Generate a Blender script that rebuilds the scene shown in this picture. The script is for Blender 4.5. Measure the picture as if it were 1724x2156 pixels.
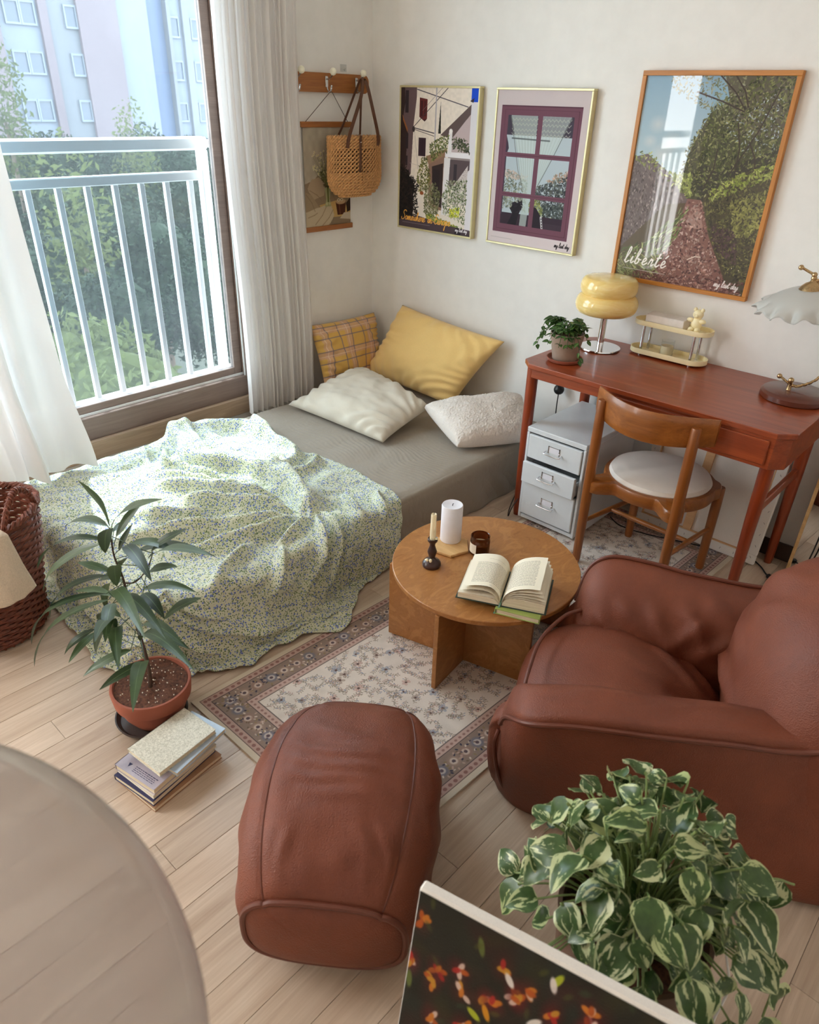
import bpy, bmesh, math, random
import numpy as np
from math import sin, cos, pi, radians, sqrt, atan2, hypot
from mathutils import Vector, Matrix

for _o in list(bpy.data.objects):
    bpy.data.objects.remove(_o)
SC = bpy.context.scene
COL = SC.collection

# ------------------------------------------------------------------ camera
CAM_LOC = (2.926, -2.884, 1.60)
_p, _r, _y = 0.520898, 0.0309168, -0.732428
_fw = Vector((sin(_y)*cos(_p), cos(_y)*cos(_p), -sin(_p)))
_rt = Vector((cos(_y), -sin(_y), 0)); _up = _rt.cross(_fw)
_rt2 = _rt*cos(_r) + _up*sin(_r); _up2 = -_rt*sin(_r) + _up*cos(_r)
_cd = bpy.data.cameras.new('camera'); cam = bpy.data.objects.new('camera', _cd); COL.objects.link(cam)
_cd.sensor_fit = 'HORIZONTAL'; _cd.sensor_width = 36.0; _cd.lens = 1506.57/1724*36
_cd.clip_start = 0.02; _cd.clip_end = 400
cam.matrix_world = Matrix(((_rt2.x, _up2.x, -_fw.x, CAM_LOC[0]), (_rt2.y, _up2.y, -_fw.y, CAM_LOC[1]),
                           (_rt2.z, _up2.z, -_fw.z, CAM_LOC[2]), (0, 0, 0, 1)))
_cd.dof.use_dof = True; _cd.dof.focus_distance = 2.6; _cd.dof.aperture_fstop = 7.0
SC.camera = cam

# ------------------------------------------------------------------ sky, sun, exposure
W = bpy.data.worlds.new('sky'); SC.world = W; W.use_nodes = True
_wn = W.node_tree.nodes; _wl = W.node_tree.links; _wn.clear()
_wo = _wn.new('ShaderNodeOutputWorld'); _wb = _wn.new('ShaderNodeBackground')
_wr = _wn.new('ShaderNodeValToRGB'); _ws = _wn.new('ShaderNodeSeparateXYZ'); _wt = _wn.new('ShaderNodeTexCoord')
_wl.new(_wt.outputs['Generated'], _ws.inputs[0]); _wl.new(_ws.outputs['Z'], _wr.inputs[0])
_wr.color_ramp.elements[0].position = 0.0; _wr.color_ramp.elements[0].color = (1.0, 0.98, 0.955, 1)
_wr.color_ramp.elements[1].position = 0.7; _wr.color_ramp.elements[1].color = (0.92, 0.96, 1.0, 1)
_wl.new(_wr.outputs[0], _wb.inputs[0]); _wb.inputs[1].default_value = 8.0
_wl.new(_wb.outputs[0], _wo.inputs[0])

SUN_DIR = Vector((0.380, -0.120, -0.875)).normalized()
_sd = bpy.data.lights.new('sun', 'SUN'); _sd.energy = 4.8; _sd.angle = radians(0.6); _sd.color = (1.0, 0.95, 0.88)
sun = bpy.data.objects.new('sun', _sd); COL.objects.link(sun); sun.location = (-6, 2, 14)
sun.rotation_euler = SUN_DIR.to_track_quat('-Z', 'Y').to_euler()

# a light portal in the window opening: gives off nothing itself, it only guides the sampling of the sky
_pd = bpy.data.lights.new('window_portal', 'AREA'); _pd.shape = 'RECTANGLE'; _pd.size = 4.0; _pd.size_y = 2.0
_pd.cycles.is_portal = True
_po = bpy.data.objects.new('window_portal', _pd); COL.objects.link(_po); _po.location = (-0.16, -2.86, 1.27)
_po.rotation_euler = (radians(90), 0, radians(-90))

SC.view_settings.view_transform = 'Standard'; SC.view_settings.look = 'None'
SC.view_settings.exposure = 1.08; SC.view_settings.gamma = 1.0; SC.view_settings.use_curve_mapping = False
SC.cycles.max_bounces = 12; SC.cycles.diffuse_bounces = 9; SC.cycles.glossy_bounces = 4
SC.cycles.transmission_bounces = 8; SC.cycles.transparent_max_bounces = 16
SC.cycles.caustics_reflective = False; SC.cycles.caustics_refractive = False
SC.cycles.sample_clamp_indirect = 6.0
SC.cycles.use_denoising = True
try:
    SC.cycles.denoiser = 'OPENIMAGEDENOISE'
except Exception:
    pass

# ------------------------------------------------------------------ helpers
rng = np.random.default_rng(7)
random.seed(7)

def srgb(r, g, b):
    f = lambda c: (c/255/12.92) if c/255 <= 0.04045 else ((c/255+0.055)/1.055)**2.4
    return (f(r), f(g), f(b), 1.0)

class MB:
    """collects shapes; build() links them as one mesh object"""
    def __init__(s): s.v = []; s.f = []; s.uv = {}; s.n = 0; s.mi = []
    def add(s, verts, faces, uvs=None, mi=0):
        verts = np.asarray(verts, float).reshape(-1, 3); b = s.n
        s.v.append(verts); s.n += len(verts)
        for i, fc in enumerate(faces):
            if uvs is not None: s.uv[len(s.f)] = uvs[i]
            s.f.append([b+k for k in fc]); s.mi.append(mi)
        return s
    def box(s, lo, hi, M=None, mi=0):
        x0, y0, z0 = lo; x1, y1, z1 = hi
        v = np.array([(x0,y0,z0),(x1,y0,z0),(x1,y1,z0),(x0,y1,z0),(x0,y0,z1),(x1,y0,z1),(x1,y1,z1),(x0,y1,z1)], float)
        if M is not None: v = xf(M, v)
        return s.add(v, [(3,2,1,0),(4,5,6,7),(0,1,5,4),(1,2,6,5),(2,3,7,6),(3,0,4,7)], mi=mi)
    def rbox(s, lo, hi, r=0.004, M=None, mi=0):
        """box with chamfered edges"""
        x0, y0, z0 = lo; x1, y1, z1 = hi
        r = min(r, (x1-x0)*.49, (y1-y0)*.49, (z1-z0)*.49)
        V = []; 
        for sx in (0, 1):
            for sy in (0, 1):
                for sz in (0, 1):
                    cx = (x1 if sx else x0); cy = (y1 if sy else y0); cz = (z1 if sz else z0)
                    dx = -r if sx else r; dy = -r if sy else r; dz = -r if sz else r
                    V += [(cx, cy+dy, cz+dz), (cx+dx, cy, cz+dz), (cx+dx, cy+dy, cz)]
        id_ = lambda sx, sy, sz, a: ((sx*2+sy)*2+sz)*3+a
        F = []
        F.append([id_(0,a,b,0) for a, b in ((0,0),(0,1),(1,1),(1,0))]); F.append([id_(1,a,b,0) for a, b in ((0,0),(1,0),(1,1),(0,1))])
        F.append([id_(a,0,b,1) for a, b in ((0,0),(1,0),(1,1),(0,1))]); F.append([id_(a,1,b,1) for a, b in ((0,0),(0,1),(1,1),(1,0))])
        F.append([id_(a,b,0,2) for a, b in ((0,0),(0,1),(1,1),(1,0))]); F.append([id_(a,b,1,2) for a, b in ((0,0),(1,0),(1,1),(0,1))])
        for a in (0, 1):
            for b in (0, 1):
                F.append([id_(a,b,0,0), id_(a,b,0,1), id_(a,b,1,1), id_(a,b,1,0)])
                F.append([id_(a,0,b,0), id_(a,0,b,2), id_(a,1,b,2), id_(a,1,b,0)])
                F.append([id_(0,a,b,1), id_(0,a,b,2), id_(1,a,b,2), id_(1,a,b,1)])
        for a in (0, 1):
            for b in (0, 1):
                for c in (0, 1): F.append([id_(a,b,c,0), id_(a,b,c,1), id_(a,b,c,2)])
        V = np.array(V, float); c0 = V.mean(0); F2 = []
        for f in F:
            p = V[f]; n = np.cross(p[1]-p[0], p[2]-p[0])
            F2.append(f if np.dot(n, p.mean(0)-c0) > 0 else f[::-1])
        if M is not None: V = xf(M, V)
        return s.add(V, F2, mi=mi)
    def grid(s, P, cu=False, cv=False, mi=0, uv=True):
        """P: (nu, nv, 3) array of points"""
        P = np.asarray(P, float); nu, nv = P.shape[:2]
        F = []; U = []
        for i in range(nu-(0 if cu else 1)):
            i2 = (i+1) % nu
            for j in range(nv-(0 if cv else 1)):
                j2 = (j+1) % nv
                F.append((i*nv+j, i2*nv+j, i2*nv+j2, i*nv+j2))
                if uv:
                    a, b, c, d = i/(nu-1+cu), (i+1)/(nu-1+cu), j/(nv-1+cv), (j+1)/(nv-1+cv)
                    U.append(((a,c),(b,c),(b,d),(a,d)))
        return s.add(P.reshape(-1, 3), F, U if uv else None, mi=mi)
    def tube(s, pts, r, n=8, closed=False, caps=True, mi=0, flat=1.0, up=None):
        pts = np.asarray(pts, float); m = len(pts)
        rr = np.broadcast_to(np.asarray(r, float), (m,))
        T = np.gradient(pts, axis=0) if not closed else (np.roll(pts, -1, 0)-np.roll(pts, 1, 0))
        T /= (np.linalg.norm(T, axis=1, keepdims=True)+1e-12)
        ref = np.array(up if up is not None else ((0,0,1) if abs(T[0][2]) < .9 else (1,0,0)), float)
        N = np.zeros_like(pts); prev = ref
        for i in range(m):
            q = (ref if up is not None else prev) - np.dot(ref if up is not None else prev, T[i])*T[i]
            if np.linalg.norm(q) < 1e-6: q = np.cross(T[i], (1, .3, .2))
            q /= np.linalg.norm(q); N[i] = q; prev = q
        B = np.cross(T, N)
        a = np.linspace(0, 2*pi, n, endpoint=False)
        P = pts[:, None, :] + rr[:, None, None]*(np.cos(a)[None, :, None]*B[:, None, :] + flat*np.sin(a)[None, :, None]*N[:, None, :])
        b = s.n; s.grid(P, cu=closed, cv=True, mi=mi)
        if caps and not closed:
            s.f.append([b+k for k in range(n)]); s.mi.append(mi)
            s.f.append([b+(m-1)*n+k for k in range(n)][::-1]); s.mi.append(mi)
        return s
    def lathe(s, prof, n=32, c=(0,0,0), M=None, mi=0, cap=True):
        """prof: (radius, z) from bottom to top"""
        prof = np.asarray(prof, float); a = np.linspace(0, 2*pi, n, endpoint=False)
        P = np.stack([prof[:, 0][:, None]*np.cos(a)[None], prof[:, 0][:, None]*np.sin(a)[None], np.repeat(prof[:, 1][:, None], n, 1)], -1)
        P = P + np.array(c)
        if M is not None: P = xf(M, P.reshape(-1, 3)).reshape(P.shape)
        b = s.n; s.grid(P[:, ::1], cv=True, mi=mi)
        s.f[-(len(prof)-1)*n:] = [f[::-1] for f in s.f[-(len(prof)-1)*n:]]
        for k in range(len(s.f)-(len(prof)-1)*n, len(s.f)):
            if k in s.uv: s.uv[k] = s.uv[k][::-1]
        if cap:
            if prof[0, 0] > 1e-6: s.f.append([b+k for k in range(n)][::-1]); s.mi.append(mi)
            if prof[-1, 0] > 1e-6: s.f.append([b+(len(prof)-1)*n+k for k in range(n)]); s.mi.append(mi)
        return s
    def prism(s, poly, z0, z1, M=None, mi=0, bev=0.0):
        """extrude an xy polygon (counter-clockwise) from z0 to z1"""
        poly = np.asarray(poly, float); n = len(poly)
        lv = []
        if bev > 0:
            c = poly.mean(0); d = poly-c; L = np.linalg.norm(d, axis=1, keepdims=True); inn = poly - d/L*bev
            lv = [(inn, z0), (poly, z0+bev), (poly, z1-bev), (inn, z1)]
        else: lv = [(poly, z0), (poly, z1)]
        V = np.concatenate([np.c_[p, np.full(n, z)] for p, z in lv]); F = []
        for k in range(len(lv)-1):
            for i in range(n):
                j = (i+1) % n; F.append((k*n+i, k*n+j, (k+1)*n+j, (k+1)*n+i))
        F.append(list(range(n))[::-1]); F.append([(len(lv)-1)*n+i for i in range(n)])
        if M is not None: V = xf(M, V)
        return s.add(V, F, mi=mi)
    def ball(s, c, r, n=16, m=10, M=None, mi=0):
        r = np.broadcast_to(np.asarray(r, float), (3,))
        t = np.linspace(-pi/2, pi/2, m); a = np.linspace(0, 2*pi, n, endpoint=False)
        P = np.stack([np.cos(t)[:, None]*np.cos(a)[None], np.cos(t)[:, None]*np.sin(a)[None], np.repeat(np.sin(t)[:, None], n, 1)], -1)*r
        if M is not None: P = xf(M, P.reshape(-1, 3)).reshape(P.shape)
        P = P + np.array(c, float); k0 = len(s.f)
        s.grid(P, cv=True, mi=mi); 
        for k in range(k0, len(s.f)):
            s.f[k] = s.f[k][::-1]
            if k in s.uv: s.uv[k] = s.uv[k][::-1]
        return s
    def mesh(s, name, smooth=True, off=(0,0,0)):
        me = bpy.data.meshes.new(name)
        V = (np.concatenate(s.v) if s.v else np.zeros((0, 3))) - np.array(off, float)
        me.from_pydata(V.tolist(), [], s.f)
        if s.uv:
            ul = me.uv_layers.new(name='UVMap'); buf = np.zeros((len(me.loops), 2), np.float32); k = 0
            for i, f in enumerate(s.f):
                u = s.uv.get(i)
                if u is not None: buf[k:k+len(f)] = u
                k += len(f)
            ul.data.foreach_set('uv', buf.ravel())
        if smooth: me.polygons.foreach_set('use_smooth', [True]*len(me.polygons))
        if any(s.mi): me.polygons.foreach_set('material_index', s.mi)
        me.update()
        return me

def xf(M, v):
    v = np.asarray(v, float); A = np.array(M)
    return v @ A[:3, :3].T + A[:3, 3]

def frame(o, x, z):
    """matrix with origin o, local x along x and local z near z"""
    x = Vector(x).normalized(); z = Vector(z); z = (z - z.dot(x)*x).normalized(); y = z.cross(x)
    return Matrix(((x.x, y.x, z.x, o[0]), (x.y, y.y, z.y, o[1]), (x.z, y.z, z.z, o[2]), (0, 0, 0, 1)))

def tag(o, label=None, cat=None, group=None, kind=None):
    if label: o['label'] = label
    if cat: o['category'] = cat
    if group: o['group'] = group
    if kind: o['kind'] = kind
    return o

def thing(name, label, cat, loc=(0,0,0), group=None):
    o = bpy.data.objects.new(name, None); COL.objects.link(o); o.location = loc
    o.empty_display_size = .05
    return tag(o, label, cat, group)

ORG = {}
def link(name, me, mats, parent=None, loc=None):
    o = bpy.data.objects.new(name, me); COL.objects.link(o)
    if mats is not None and not len(me.materials):
        for m in (mats if isinstance(mats, (list, tuple)) else [mats]): me.materials.append(m)
    if parent is not None: o.parent = parent
    if loc is not None: o.location = loc
    return o

def origin_of(p):
    o = Vector((0, 0, 0))
    while p is not None: o += p.location; p = p.parent
    return o

def part(name, mb, mats, parent=None, smooth=True, label=None, kind=None, sharp=40):
    """shapes in mb are in world coordinates; the mesh is stored relative to the thing's base"""
    off = origin_of(parent)
    me = mb.mesh(name, smooth, off)
    if smooth and sharp: 
        try: me.set_sharp_from_angle(angle=radians(sharp))
        except Exception: pass
    o = link(name, me, mats, parent)
    if label: o['label'] = label
    if kind: o['kind'] = kind
    return o

def solo(name, mb, mats, label, cat, smooth=True, group=None, loc=None, sharp=40):
    """a thing that is one mesh, its origin at its base"""
    V = np.concatenate(mb.v)
    if loc is None: loc = ((V[:,0].min()+V[:,0].max())/2, (V[:,1].min()+V[:,1].max())/2, V[:,2].min())
    me = mb.mesh(name, smooth, loc)
    if smooth and sharp:
        try: me.set_sharp_from_angle(angle=radians(sharp))
        except Exception: pass
    o = link(name, me, mats, None, loc)
    return tag(o, label, cat, group)

def struct(name, mb, mats, parent=None, smooth=False):
    me = mb.mesh(name, smooth, origin_of(parent)); o = link(name, me, mats, parent)
    if parent is None: o['kind'] = 'structure'
    return o

def catmull(pts, n=8, closed=False):
    P = np.asarray(pts, float); m = len(P); out = []
    seg = m if closed else m-1
    for i in range(seg):
        p0 = P[(i-1) % m] if (closed or i > 0) else 2*P[0]-P[1]
        p1 = P[i]; p2 = P[(i+1) % m]
        p3 = P[(i+2) % m] if (closed or i < m-2) else 2*P[-1]-P[-2]
        for k in range(n):
            t = k/n
            out.append(.5*((2*p1)+(-p0+p2)*t+(2*p0-5*p1+4*p2-p3)*t*t+(-p0+3*p1-3*p2+p3)*t**3))
    if not closed: out.append(P[-1])
    return np.array(out)

def smoothstep(a, b, x):
    t = np.clip((np.asarray(x, float)-a)/(b-a), 0, 1); return t*t*(3-2*t)

def vnoise(shape, cells, seed=0):
    """smooth value noise image"""
    g = np.random.default_rng(seed).random((cells[0]+2, cells[1]+2))
    y = np.linspace(0, cells[0], shape[0], endpoint=False); x = np.linspace(0, cells[1], shape[1], endpoint=False)
    yi = y.astype(int); xi = x.astype(int); fy = y-yi; fx = x-xi
    fy = (fy*fy*(3-2*fy))[:, None]; fx = (fx*fx*(3-2*fx))[None]
    a = g[yi][:, xi]; b = g[yi][:, xi+1]; c = g[yi+1][:, xi]; d = g[yi+1][:, xi+1]
    return (a*(1-fx)+b*fx)*(1-fy)+(c*(1-fx)+d*fx)*fy

def fnoise(x, y, seed=0, oct=3):
    """smooth noise of arrays of coordinates, about -1..1"""
    r = np.random.default_rng(seed); o = np.zeros_like(np.asarray(x, float)); a = 1.0
    for k in range(oct):
        for _ in range(4):
            th = r.random()*2*pi; ph = r.random()*2*pi; f = (1+r.random()*.8)*2**k
            o = o + a*.35*np.sin(f*(np.cos(th)*x+np.sin(th)*y)+ph)
        a *= .5
    return o
# ------------------------------------------------------------------ materials
class NT:
    def __init__(s, name):
        s.m = bpy.data.materials.new(name); s.m.use_nodes = True
        s.t = s.m.node_tree; s.t.nodes.clear()
        s.out = s.n('ShaderNodeOutputMaterial'); s.b = s.n('ShaderNodeBsdfPrincipled'); s.l(s.b.outputs[0], s.out.inputs[0])
    def n(s, t, **k):
        q = s.t.nodes.new(t)
        for a, v in k.items(): setattr(q, a, v)
        return q
    def l(s, a, b): s.t.links.new(a, b)
    def coord(s, kind='Object', scale=(1,1,1), rot=(0,0,0), loc=None):
        tc = s.n('ShaderNodeTexCoord'); mp = s.n('ShaderNodeMapping')
        mp.inputs['Scale'].default_value = scale; mp.inputs['Rotation'].default_value = rot
        if loc is not None: s.l(loc, mp.inputs['Location'])
        s.l(tc.outputs[kind], mp.inputs['Vector']); return mp.outputs[0]
    def noise(s, vec, scale=5, detail=4, rough=.55, dist=0):
        q = s.n('ShaderNodeTexNoise'); q.inputs['Scale'].default_value = scale; q.inputs['Detail'].default_value = detail
        q.inputs['Roughness'].default_value = rough; q.inputs['Distortion'].default_value = dist
        if vec is not None: s.l(vec, q.inputs['Vector'])
        return q.outputs['Fac']
    def ramp(s, fac, stops):
        q = s.n('ShaderNodeValToRGB'); e = q.color_ramp.elements
        while len(e) < len(stops): e.new(.5)
        for k, (p, c) in enumerate(stops): e[k].position = p; e[k].color = c
        s.l(fac, q.inputs[0]); return q.outputs[0]
    def mix(s, fac, a, b, mode='MIX'):
        q = s.n('ShaderNodeMix', data_type='RGBA', blend_type=mode)
        for sock, v in ((q.inputs[0], fac), (q.inputs[6], a), (q.inputs[7], b)):
            if hasattr(v, 'links') or isinstance(v, bpy.types.NodeSocket): s.l(v, sock)
            else: sock.default_value = v
        return q.outputs[2]
    def math(s, op, a, b=0.0):
        q = s.n('ShaderNodeMath', operation=op)
        for sock, v in ((q.inputs[0], a), (q.inputs[1], b)):
            if isinstance(v, bpy.types.NodeSocket): s.l(v, sock)
            else: sock.default_value = v
        return q.outputs[0]
    def bump(s, h, strength=.3, dist=.005, prev=None):
        q = s.n('ShaderNodeBump'); q.inputs['Strength'].default_value = strength; q.inputs['Distance'].default_value = dist
        s.l(h, q.inputs['Height'])
        if prev is not None: s.l(prev, q.inputs['Normal'])
        s.l(q.outputs[0], s.b.inputs['Normal']); return q.outputs[0]
    def set(s, color=None, rough=None, metal=None, spec=None, trans=None, ior=None, coat=None, sheen=None, sss=None):
        I = s.b.inputs
        for key, v in (('Base Color', color), ('Roughness', rough), ('Metallic', metal), ('Specular IOR Level', spec), ('Transmission Weight', trans),
                       ('IOR', ior), ('Coat Weight', coat), ('Sheen Weight', sheen), ('Subsurface Weight', sss)):
            if v is None: continue
            if isinstance(v, bpy.types.NodeSocket): s.l(v, I[key])
            else: I[key].default_value = v
        return s

def plain(name, c, rough=.5, metal=0, var=.06, scale=40, bump=0.0, spec=None, coat=None, sheen=None, coord='Object'):
    """one colour with slight unevenness and fine relief"""
    t = NT(name); v = t.coord(coord)
    nz = t.noise(v, scale, 3)
    a = tuple(x*(1-var) for x in c[:3])+(1,); b = tuple(min(1, x*(1+var)) for x in c[:3])+(1,)
    t.set(t.ramp(nz, [(.3, a), (.7, b)]), rough, metal, spec, coat=coat, sheen=sheen)
    if bump: t.bump(nz, bump, .003)
    return t.m

def wood(name, c1, c2, axis=0, scale=1.0, rough=.4, rand=0.0, bump=.08, fine=1.0, coat=None):
    """grain running along local axis"""
    t = NT(name); sc = [22*scale]*3; sc[axis] = 1.6*scale
    loc = None
    if rand:
        oi = t.n('ShaderNodeObjectInfo'); cb = t.n('ShaderNodeCombineXYZ'); mm = t.math('MULTIPLY', oi.outputs['Random'], 37.0)
        for k in range(3): t.l(mm, cb.inputs[k])
        loc = cb.outputs[0]
    v = t.coord('Object', tuple(sc), loc=loc)
    n1 = t.noise(v, 1.0, 5, .6, 1.2)
    sc2 = [190*scale*fine]*3; sc2[axis] = 6*scale
    n2 = t.noise(t.coord('Object', tuple(sc2), loc=loc), 1.0, 3, .6, .3)
    f = t.math('ADD', t.math('MULTIPLY', n1, .7), t.math('MULTIPLY', n2, .3))
    col = t.ramp(f, [(.33, c1), (.52, tuple((p+q)/2 for p, q in zip(c1, c2))), (.68, c2)])
    if rand:
        col = t.mix(1.0, col, t.ramp(oi.outputs['Random'], [(0, (1-rand, 1-rand, 1-rand, 1)), (1, (1+rand*.3, 1+rand*.3, 1+rand*.3, 1))]), 'MULTIPLY')
    t.set(col, rough, coat=coat); t.bump(f, bump, .002)
    return t.m

def leather(name, c, c2):
    t = NT(name); v = t.coord('Object')
    big = t.noise(v, 7, 5, .6); col = t.ramp(big, [(.3, c), (.7, c2)])
    vo = t.n('ShaderNodeTexVoronoi'); vo.inputs['Scale'].default_value = 330; t.l(v, vo.inputs['Vector'])
    mid = t.noise(t.coord('Object', (1, 1, 1)), 60, 4, .6)
    t.set(col, t.ramp(big, [(.3, (.47, .47, .47, 1)), (.7, (.60, .60, .60, 1))]), spec=.40)
    nb = t.bump(vo.outputs['Distance'], .4, .0022)
    q = t.bump(mid, .16, .004, nb)
    return t.m

def fabric(name, c, rough=.9, weave=900, var=.08, wr=.25, wrs=14, sheen=.2, bump=.25):
    t = NT(name); v = t.coord('Object')
    fine = t.noise(v, weave, 2); soft = t.noise(v, wrs, 4, .55, .4)
    a = tuple(x*(1-var) for x in c[:3])+(1,); b = tuple(min(1, x*(1+var*.6)) for x in c[:3])+(1,)
    t.set(t.ramp(fine, [(.35, a), (.65, b)]), rough, spec=.2, sheen=sheen)
    nb = t.bump(fine, bump, .0008); t.bump(soft, wr, .01, nb)
    return t.m

def metal(name, c, rough=.2):
    t = NT(name); v = t.coord('Object'); t.set(c, t.ramp(t.noise(v, 60, 3), [(.3, (rough*.8,)*3+(1,)), (.7, (rough*1.3,)*3+(1,))]), 1.0)
    return t.m

def image_mat(name, arr, rough=.6, spec=.3, bump=0.0):
    """flat print: arr (h, w, 3) painted below with numpy, srgb 0..1, row 0 at the top; applied through the UV map"""
    h, w = arr.shape[:2]
    im = bpy.data.images.new(name, w, h); px = np.ones((h, w, 4), np.float32); px[..., :3] = np.clip(arr[::-1], 0, 1)
    im.pixels.foreach_set(px.ravel()); im.update(); im.pack()
    t = NT(name); q = t.n('ShaderNodeTexImage'); q.image = im; q.extension = 'EXTEND'
    t.l(t.n('ShaderNodeTexCoord').outputs['UV'], q.inputs[0])
    nz = t.noise(t.coord('Object'), 500, 2)
    t.set(t.mix(.06, q.outputs[0], t.ramp(nz, [(.3, (.3, .3, .3, 1)), (.7, (1, 1, 1, 1))]), 'MULTIPLY'), rough, spec=spec)
    if bump: t.bump(nz, bump, .002)
    return t.m

def glass_thin(name, tint=(1,1,1,1), haze=.0, hazecol=(1,1,1,1), gloss=.06):
    """a thin pane: mostly see-through, a little mirror, a little dust that scatters light"""
    t = NT(name); t.t.nodes.remove(t.b)
    tr = t.n('ShaderNodeBsdfTransparent'); tr.inputs[0].default_value = tint
    gl = t.n('ShaderNodeBsdfGlossy'); gl.inputs['Roughness'].default_value = .02
    lw = t.n('ShaderNodeLayerWeight'); sch = t.math('ADD', t.math('MULTIPLY', t.math('POWER', lw.outputs['Facing'], 5.0), .95), .045)
    m1 = t.n('ShaderNodeMixShader'); t.l(t.math('MULTIPLY', sch, gloss*12), m1.inputs[0]); t.l(tr.outputs[0], m1.inputs[1]); t.l(gl.outputs[0], m1.inputs[2])
    last = m1
    if haze:
        df = t.n('ShaderNodeBsdfTranslucent'); df.inputs[0].default_value = hazecol
        m2 = t.n('ShaderNodeMixShader'); nz = t.noise(t.coord('Object', (1, 1.3, .8)), 2.2, 5, .6)
        t.l(t.ramp(nz, [(.3, (haze*.8,)*3+(1,)), (.7, (haze*1.2,)*3+(1,))]), m2.inputs[0])
        t.l(m1.outputs[0], m2.inputs[1]); t.l(df.outputs[0], m2.inputs[2]); last = m2
    t.l(last.outputs[0], t.out.inputs[0]); return t.m

def sheer(name, c, tl=.55, tp=.12):
    """curtain cloth: diffuse + translucent + a little see-through"""
    t = NT(name); t.t.nodes.remove(t.b)
    df = t.n('ShaderNodeBsdfDiffuse'); df.inputs[0].default_value = c
    ts = t.n('ShaderNodeBsdfTranslucent'); ts.inputs[0].default_value = c
    tr = t.n('ShaderNodeBsdfTransparent')
    nz = t.noise(t.coord('Object'), 600, 2)
    bp = t.n('ShaderNodeBump'); bp.inputs['Strength'].default_value = .15; bp.inputs['Distance'].default_value = .001; t.l(nz, bp.inputs['Height'])
    t.l(bp.outputs[0], df.inputs['Normal'])
    a = t.n('ShaderNodeMixShader'); a.inputs[0].default_value = tl; t.l(df.outputs[0], a.inputs[1]); t.l(ts.outputs[0], a.inputs[2])
    b = t.n('ShaderNodeMixShader'); b.inputs[0].default_value = tp; t.l(a.outputs[0], b.inputs[1]); t.l(tr.outputs[0], b.inputs[2])
    t.l(b.outputs[0], t.out.inputs[0]); return t.m

def wrk(x, y, seed=0):
    '''sharp creases'''
    return 1-2*np.abs(fnoise(x, y, seed, 2)).clip(0, 1)

def leafmat(name, c1, c2, vein, trans=.25, rough=.35, spec=.4):
    t = NT(name); tc = t.n('ShaderNodeTexCoord'); sp = t.n('ShaderNodeSeparateXYZ'); t.l(tc.outputs['UV'], sp.inputs[0])
    oi = t.n('ShaderNodeObjectInfo')
    nz = t.noise(t.coord('Object'), 60, 3)
    base = t.mix(oi.outputs['Random'], c1, c2)
    base = t.mix(t.math('MULTIPLY', nz, .5), base, tuple(x*.6 for x in c1[:3])+(1,))
    mid = t.math('LESS_THAN', t.math('ABSOLUTE', t.math('SUBTRACT', sp.outputs[1], .5)), .025)
    col = t.mix(mid, base, vein)
    t.set(col, rough, spec=spec)
    ts = t.n('ShaderNodeBsdfTranslucent'); t.l(col, ts.inputs[0])
    mx = t.n('ShaderNodeMixShader'); mx.inputs[0].default_value = trans; t.l(t.b.outputs[0], mx.inputs[1]); t.l(ts.outputs[0], mx.inputs[2])
    t.l(mx.outputs[0], t.out.inputs[0]); return t.m

M = {}
M['wall'] = plain('wall_paper', srgb(232, 229, 224), .85, var=.025, scale=14, bump=.05)
M['ceil'] = plain('ceiling_paper', srgb(244, 242, 238), .9, var=.02)
M['floor'] = wood('oak_laminate', srgb(178, 154, 132), srgb(214, 194, 172), 1, .9, .42, rand=.10, bump=.04)
M['underfloor'] = plain('plank_joint', srgb(70, 52, 40), .9)
M['dark_base'] = plain('dark_baseboard', srgb(66, 50, 42), .5)
M['sill_wood'] = wood('sill_wood', srgb(150, 128, 108), srgb(192, 168, 142), 1, 1.2, .5)
M['frame_brown'] = wood('window_brown', srgb(124, 106, 98), srgb(152, 132, 122), 1, 1.2, .5)
M['white_pvc'] = plain('white_plastic', srgb(232, 234, 234), .35, var=.02)
M['rail_white'] = plain('white_painted_metal', srgb(248, 250, 250), .45, var=.02)
M['glass'] = glass_thin('dusty_glass', (.66, .73, .77, 1), .016, (.80, .91, 1.0, 1), .04)
M['sheer'] = sheer('sheer_white', srgb(240, 239, 238), .13, .015)
M['drape'] = sheer('white_drape', srgb(243, 240, 238), .32, .0)
M['oak'] = wood('honey_oak', srgb(132, 74, 28), srgb(182, 116, 54), 1, 1.5, .45, bump=.15)
M['oakz'] = wood('honey_oak_upright', srgb(168, 104, 34), srgb(206, 136, 58), 2, 1.5, .4)
M['oakx'] = wood('honey_oak_level', srgb(168, 104, 34), srgb(206, 136, 58), 0, 1.5, .4)
M['cherry'] = wood('cherry_wood', srgb(120, 46, 20), srgb(166, 78, 40), 0, .8, .30, bump=.03, coat=.15)
M['cherryz'] = wood('cherry_wood_upright', srgb(112, 40, 18), srgb(154, 66, 30), 2, .8, .3, bump=.03, coat=.15)
M['chair'] = wood('chair_wood', srgb(116, 62, 22), srgb(158, 92, 40), 2, .8, .32, bump=.03, coat=.15)
M['chairx'] = wood('chair_wood_level', srgb(120, 66, 22), srgb(164, 98, 42), 0, .8, .32, bump=.03, coat=.15)
M['leather'] = leather('brown_leather', srgb(104, 52, 34), srgb(124, 66, 44))
M['piping'] = plain('leather_piping', srgb(102, 52, 36), .45)
M['sheet'] = fabric('grey_sheet', srgb(150, 138, 123), .75, wr=.35, wrs=26)
M['beige'] = fabric('beige_cotton', srgb(206, 196, 178), wr=.3)
M['yellow'] = fabric('yellow_cotton', srgb(238, 200, 130), wr=.25)
M['boucle'] = fabric('cream_boucle', srgb(226, 216, 206), weave=170, bump=1.0, var=.05, wr=.1)
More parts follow.
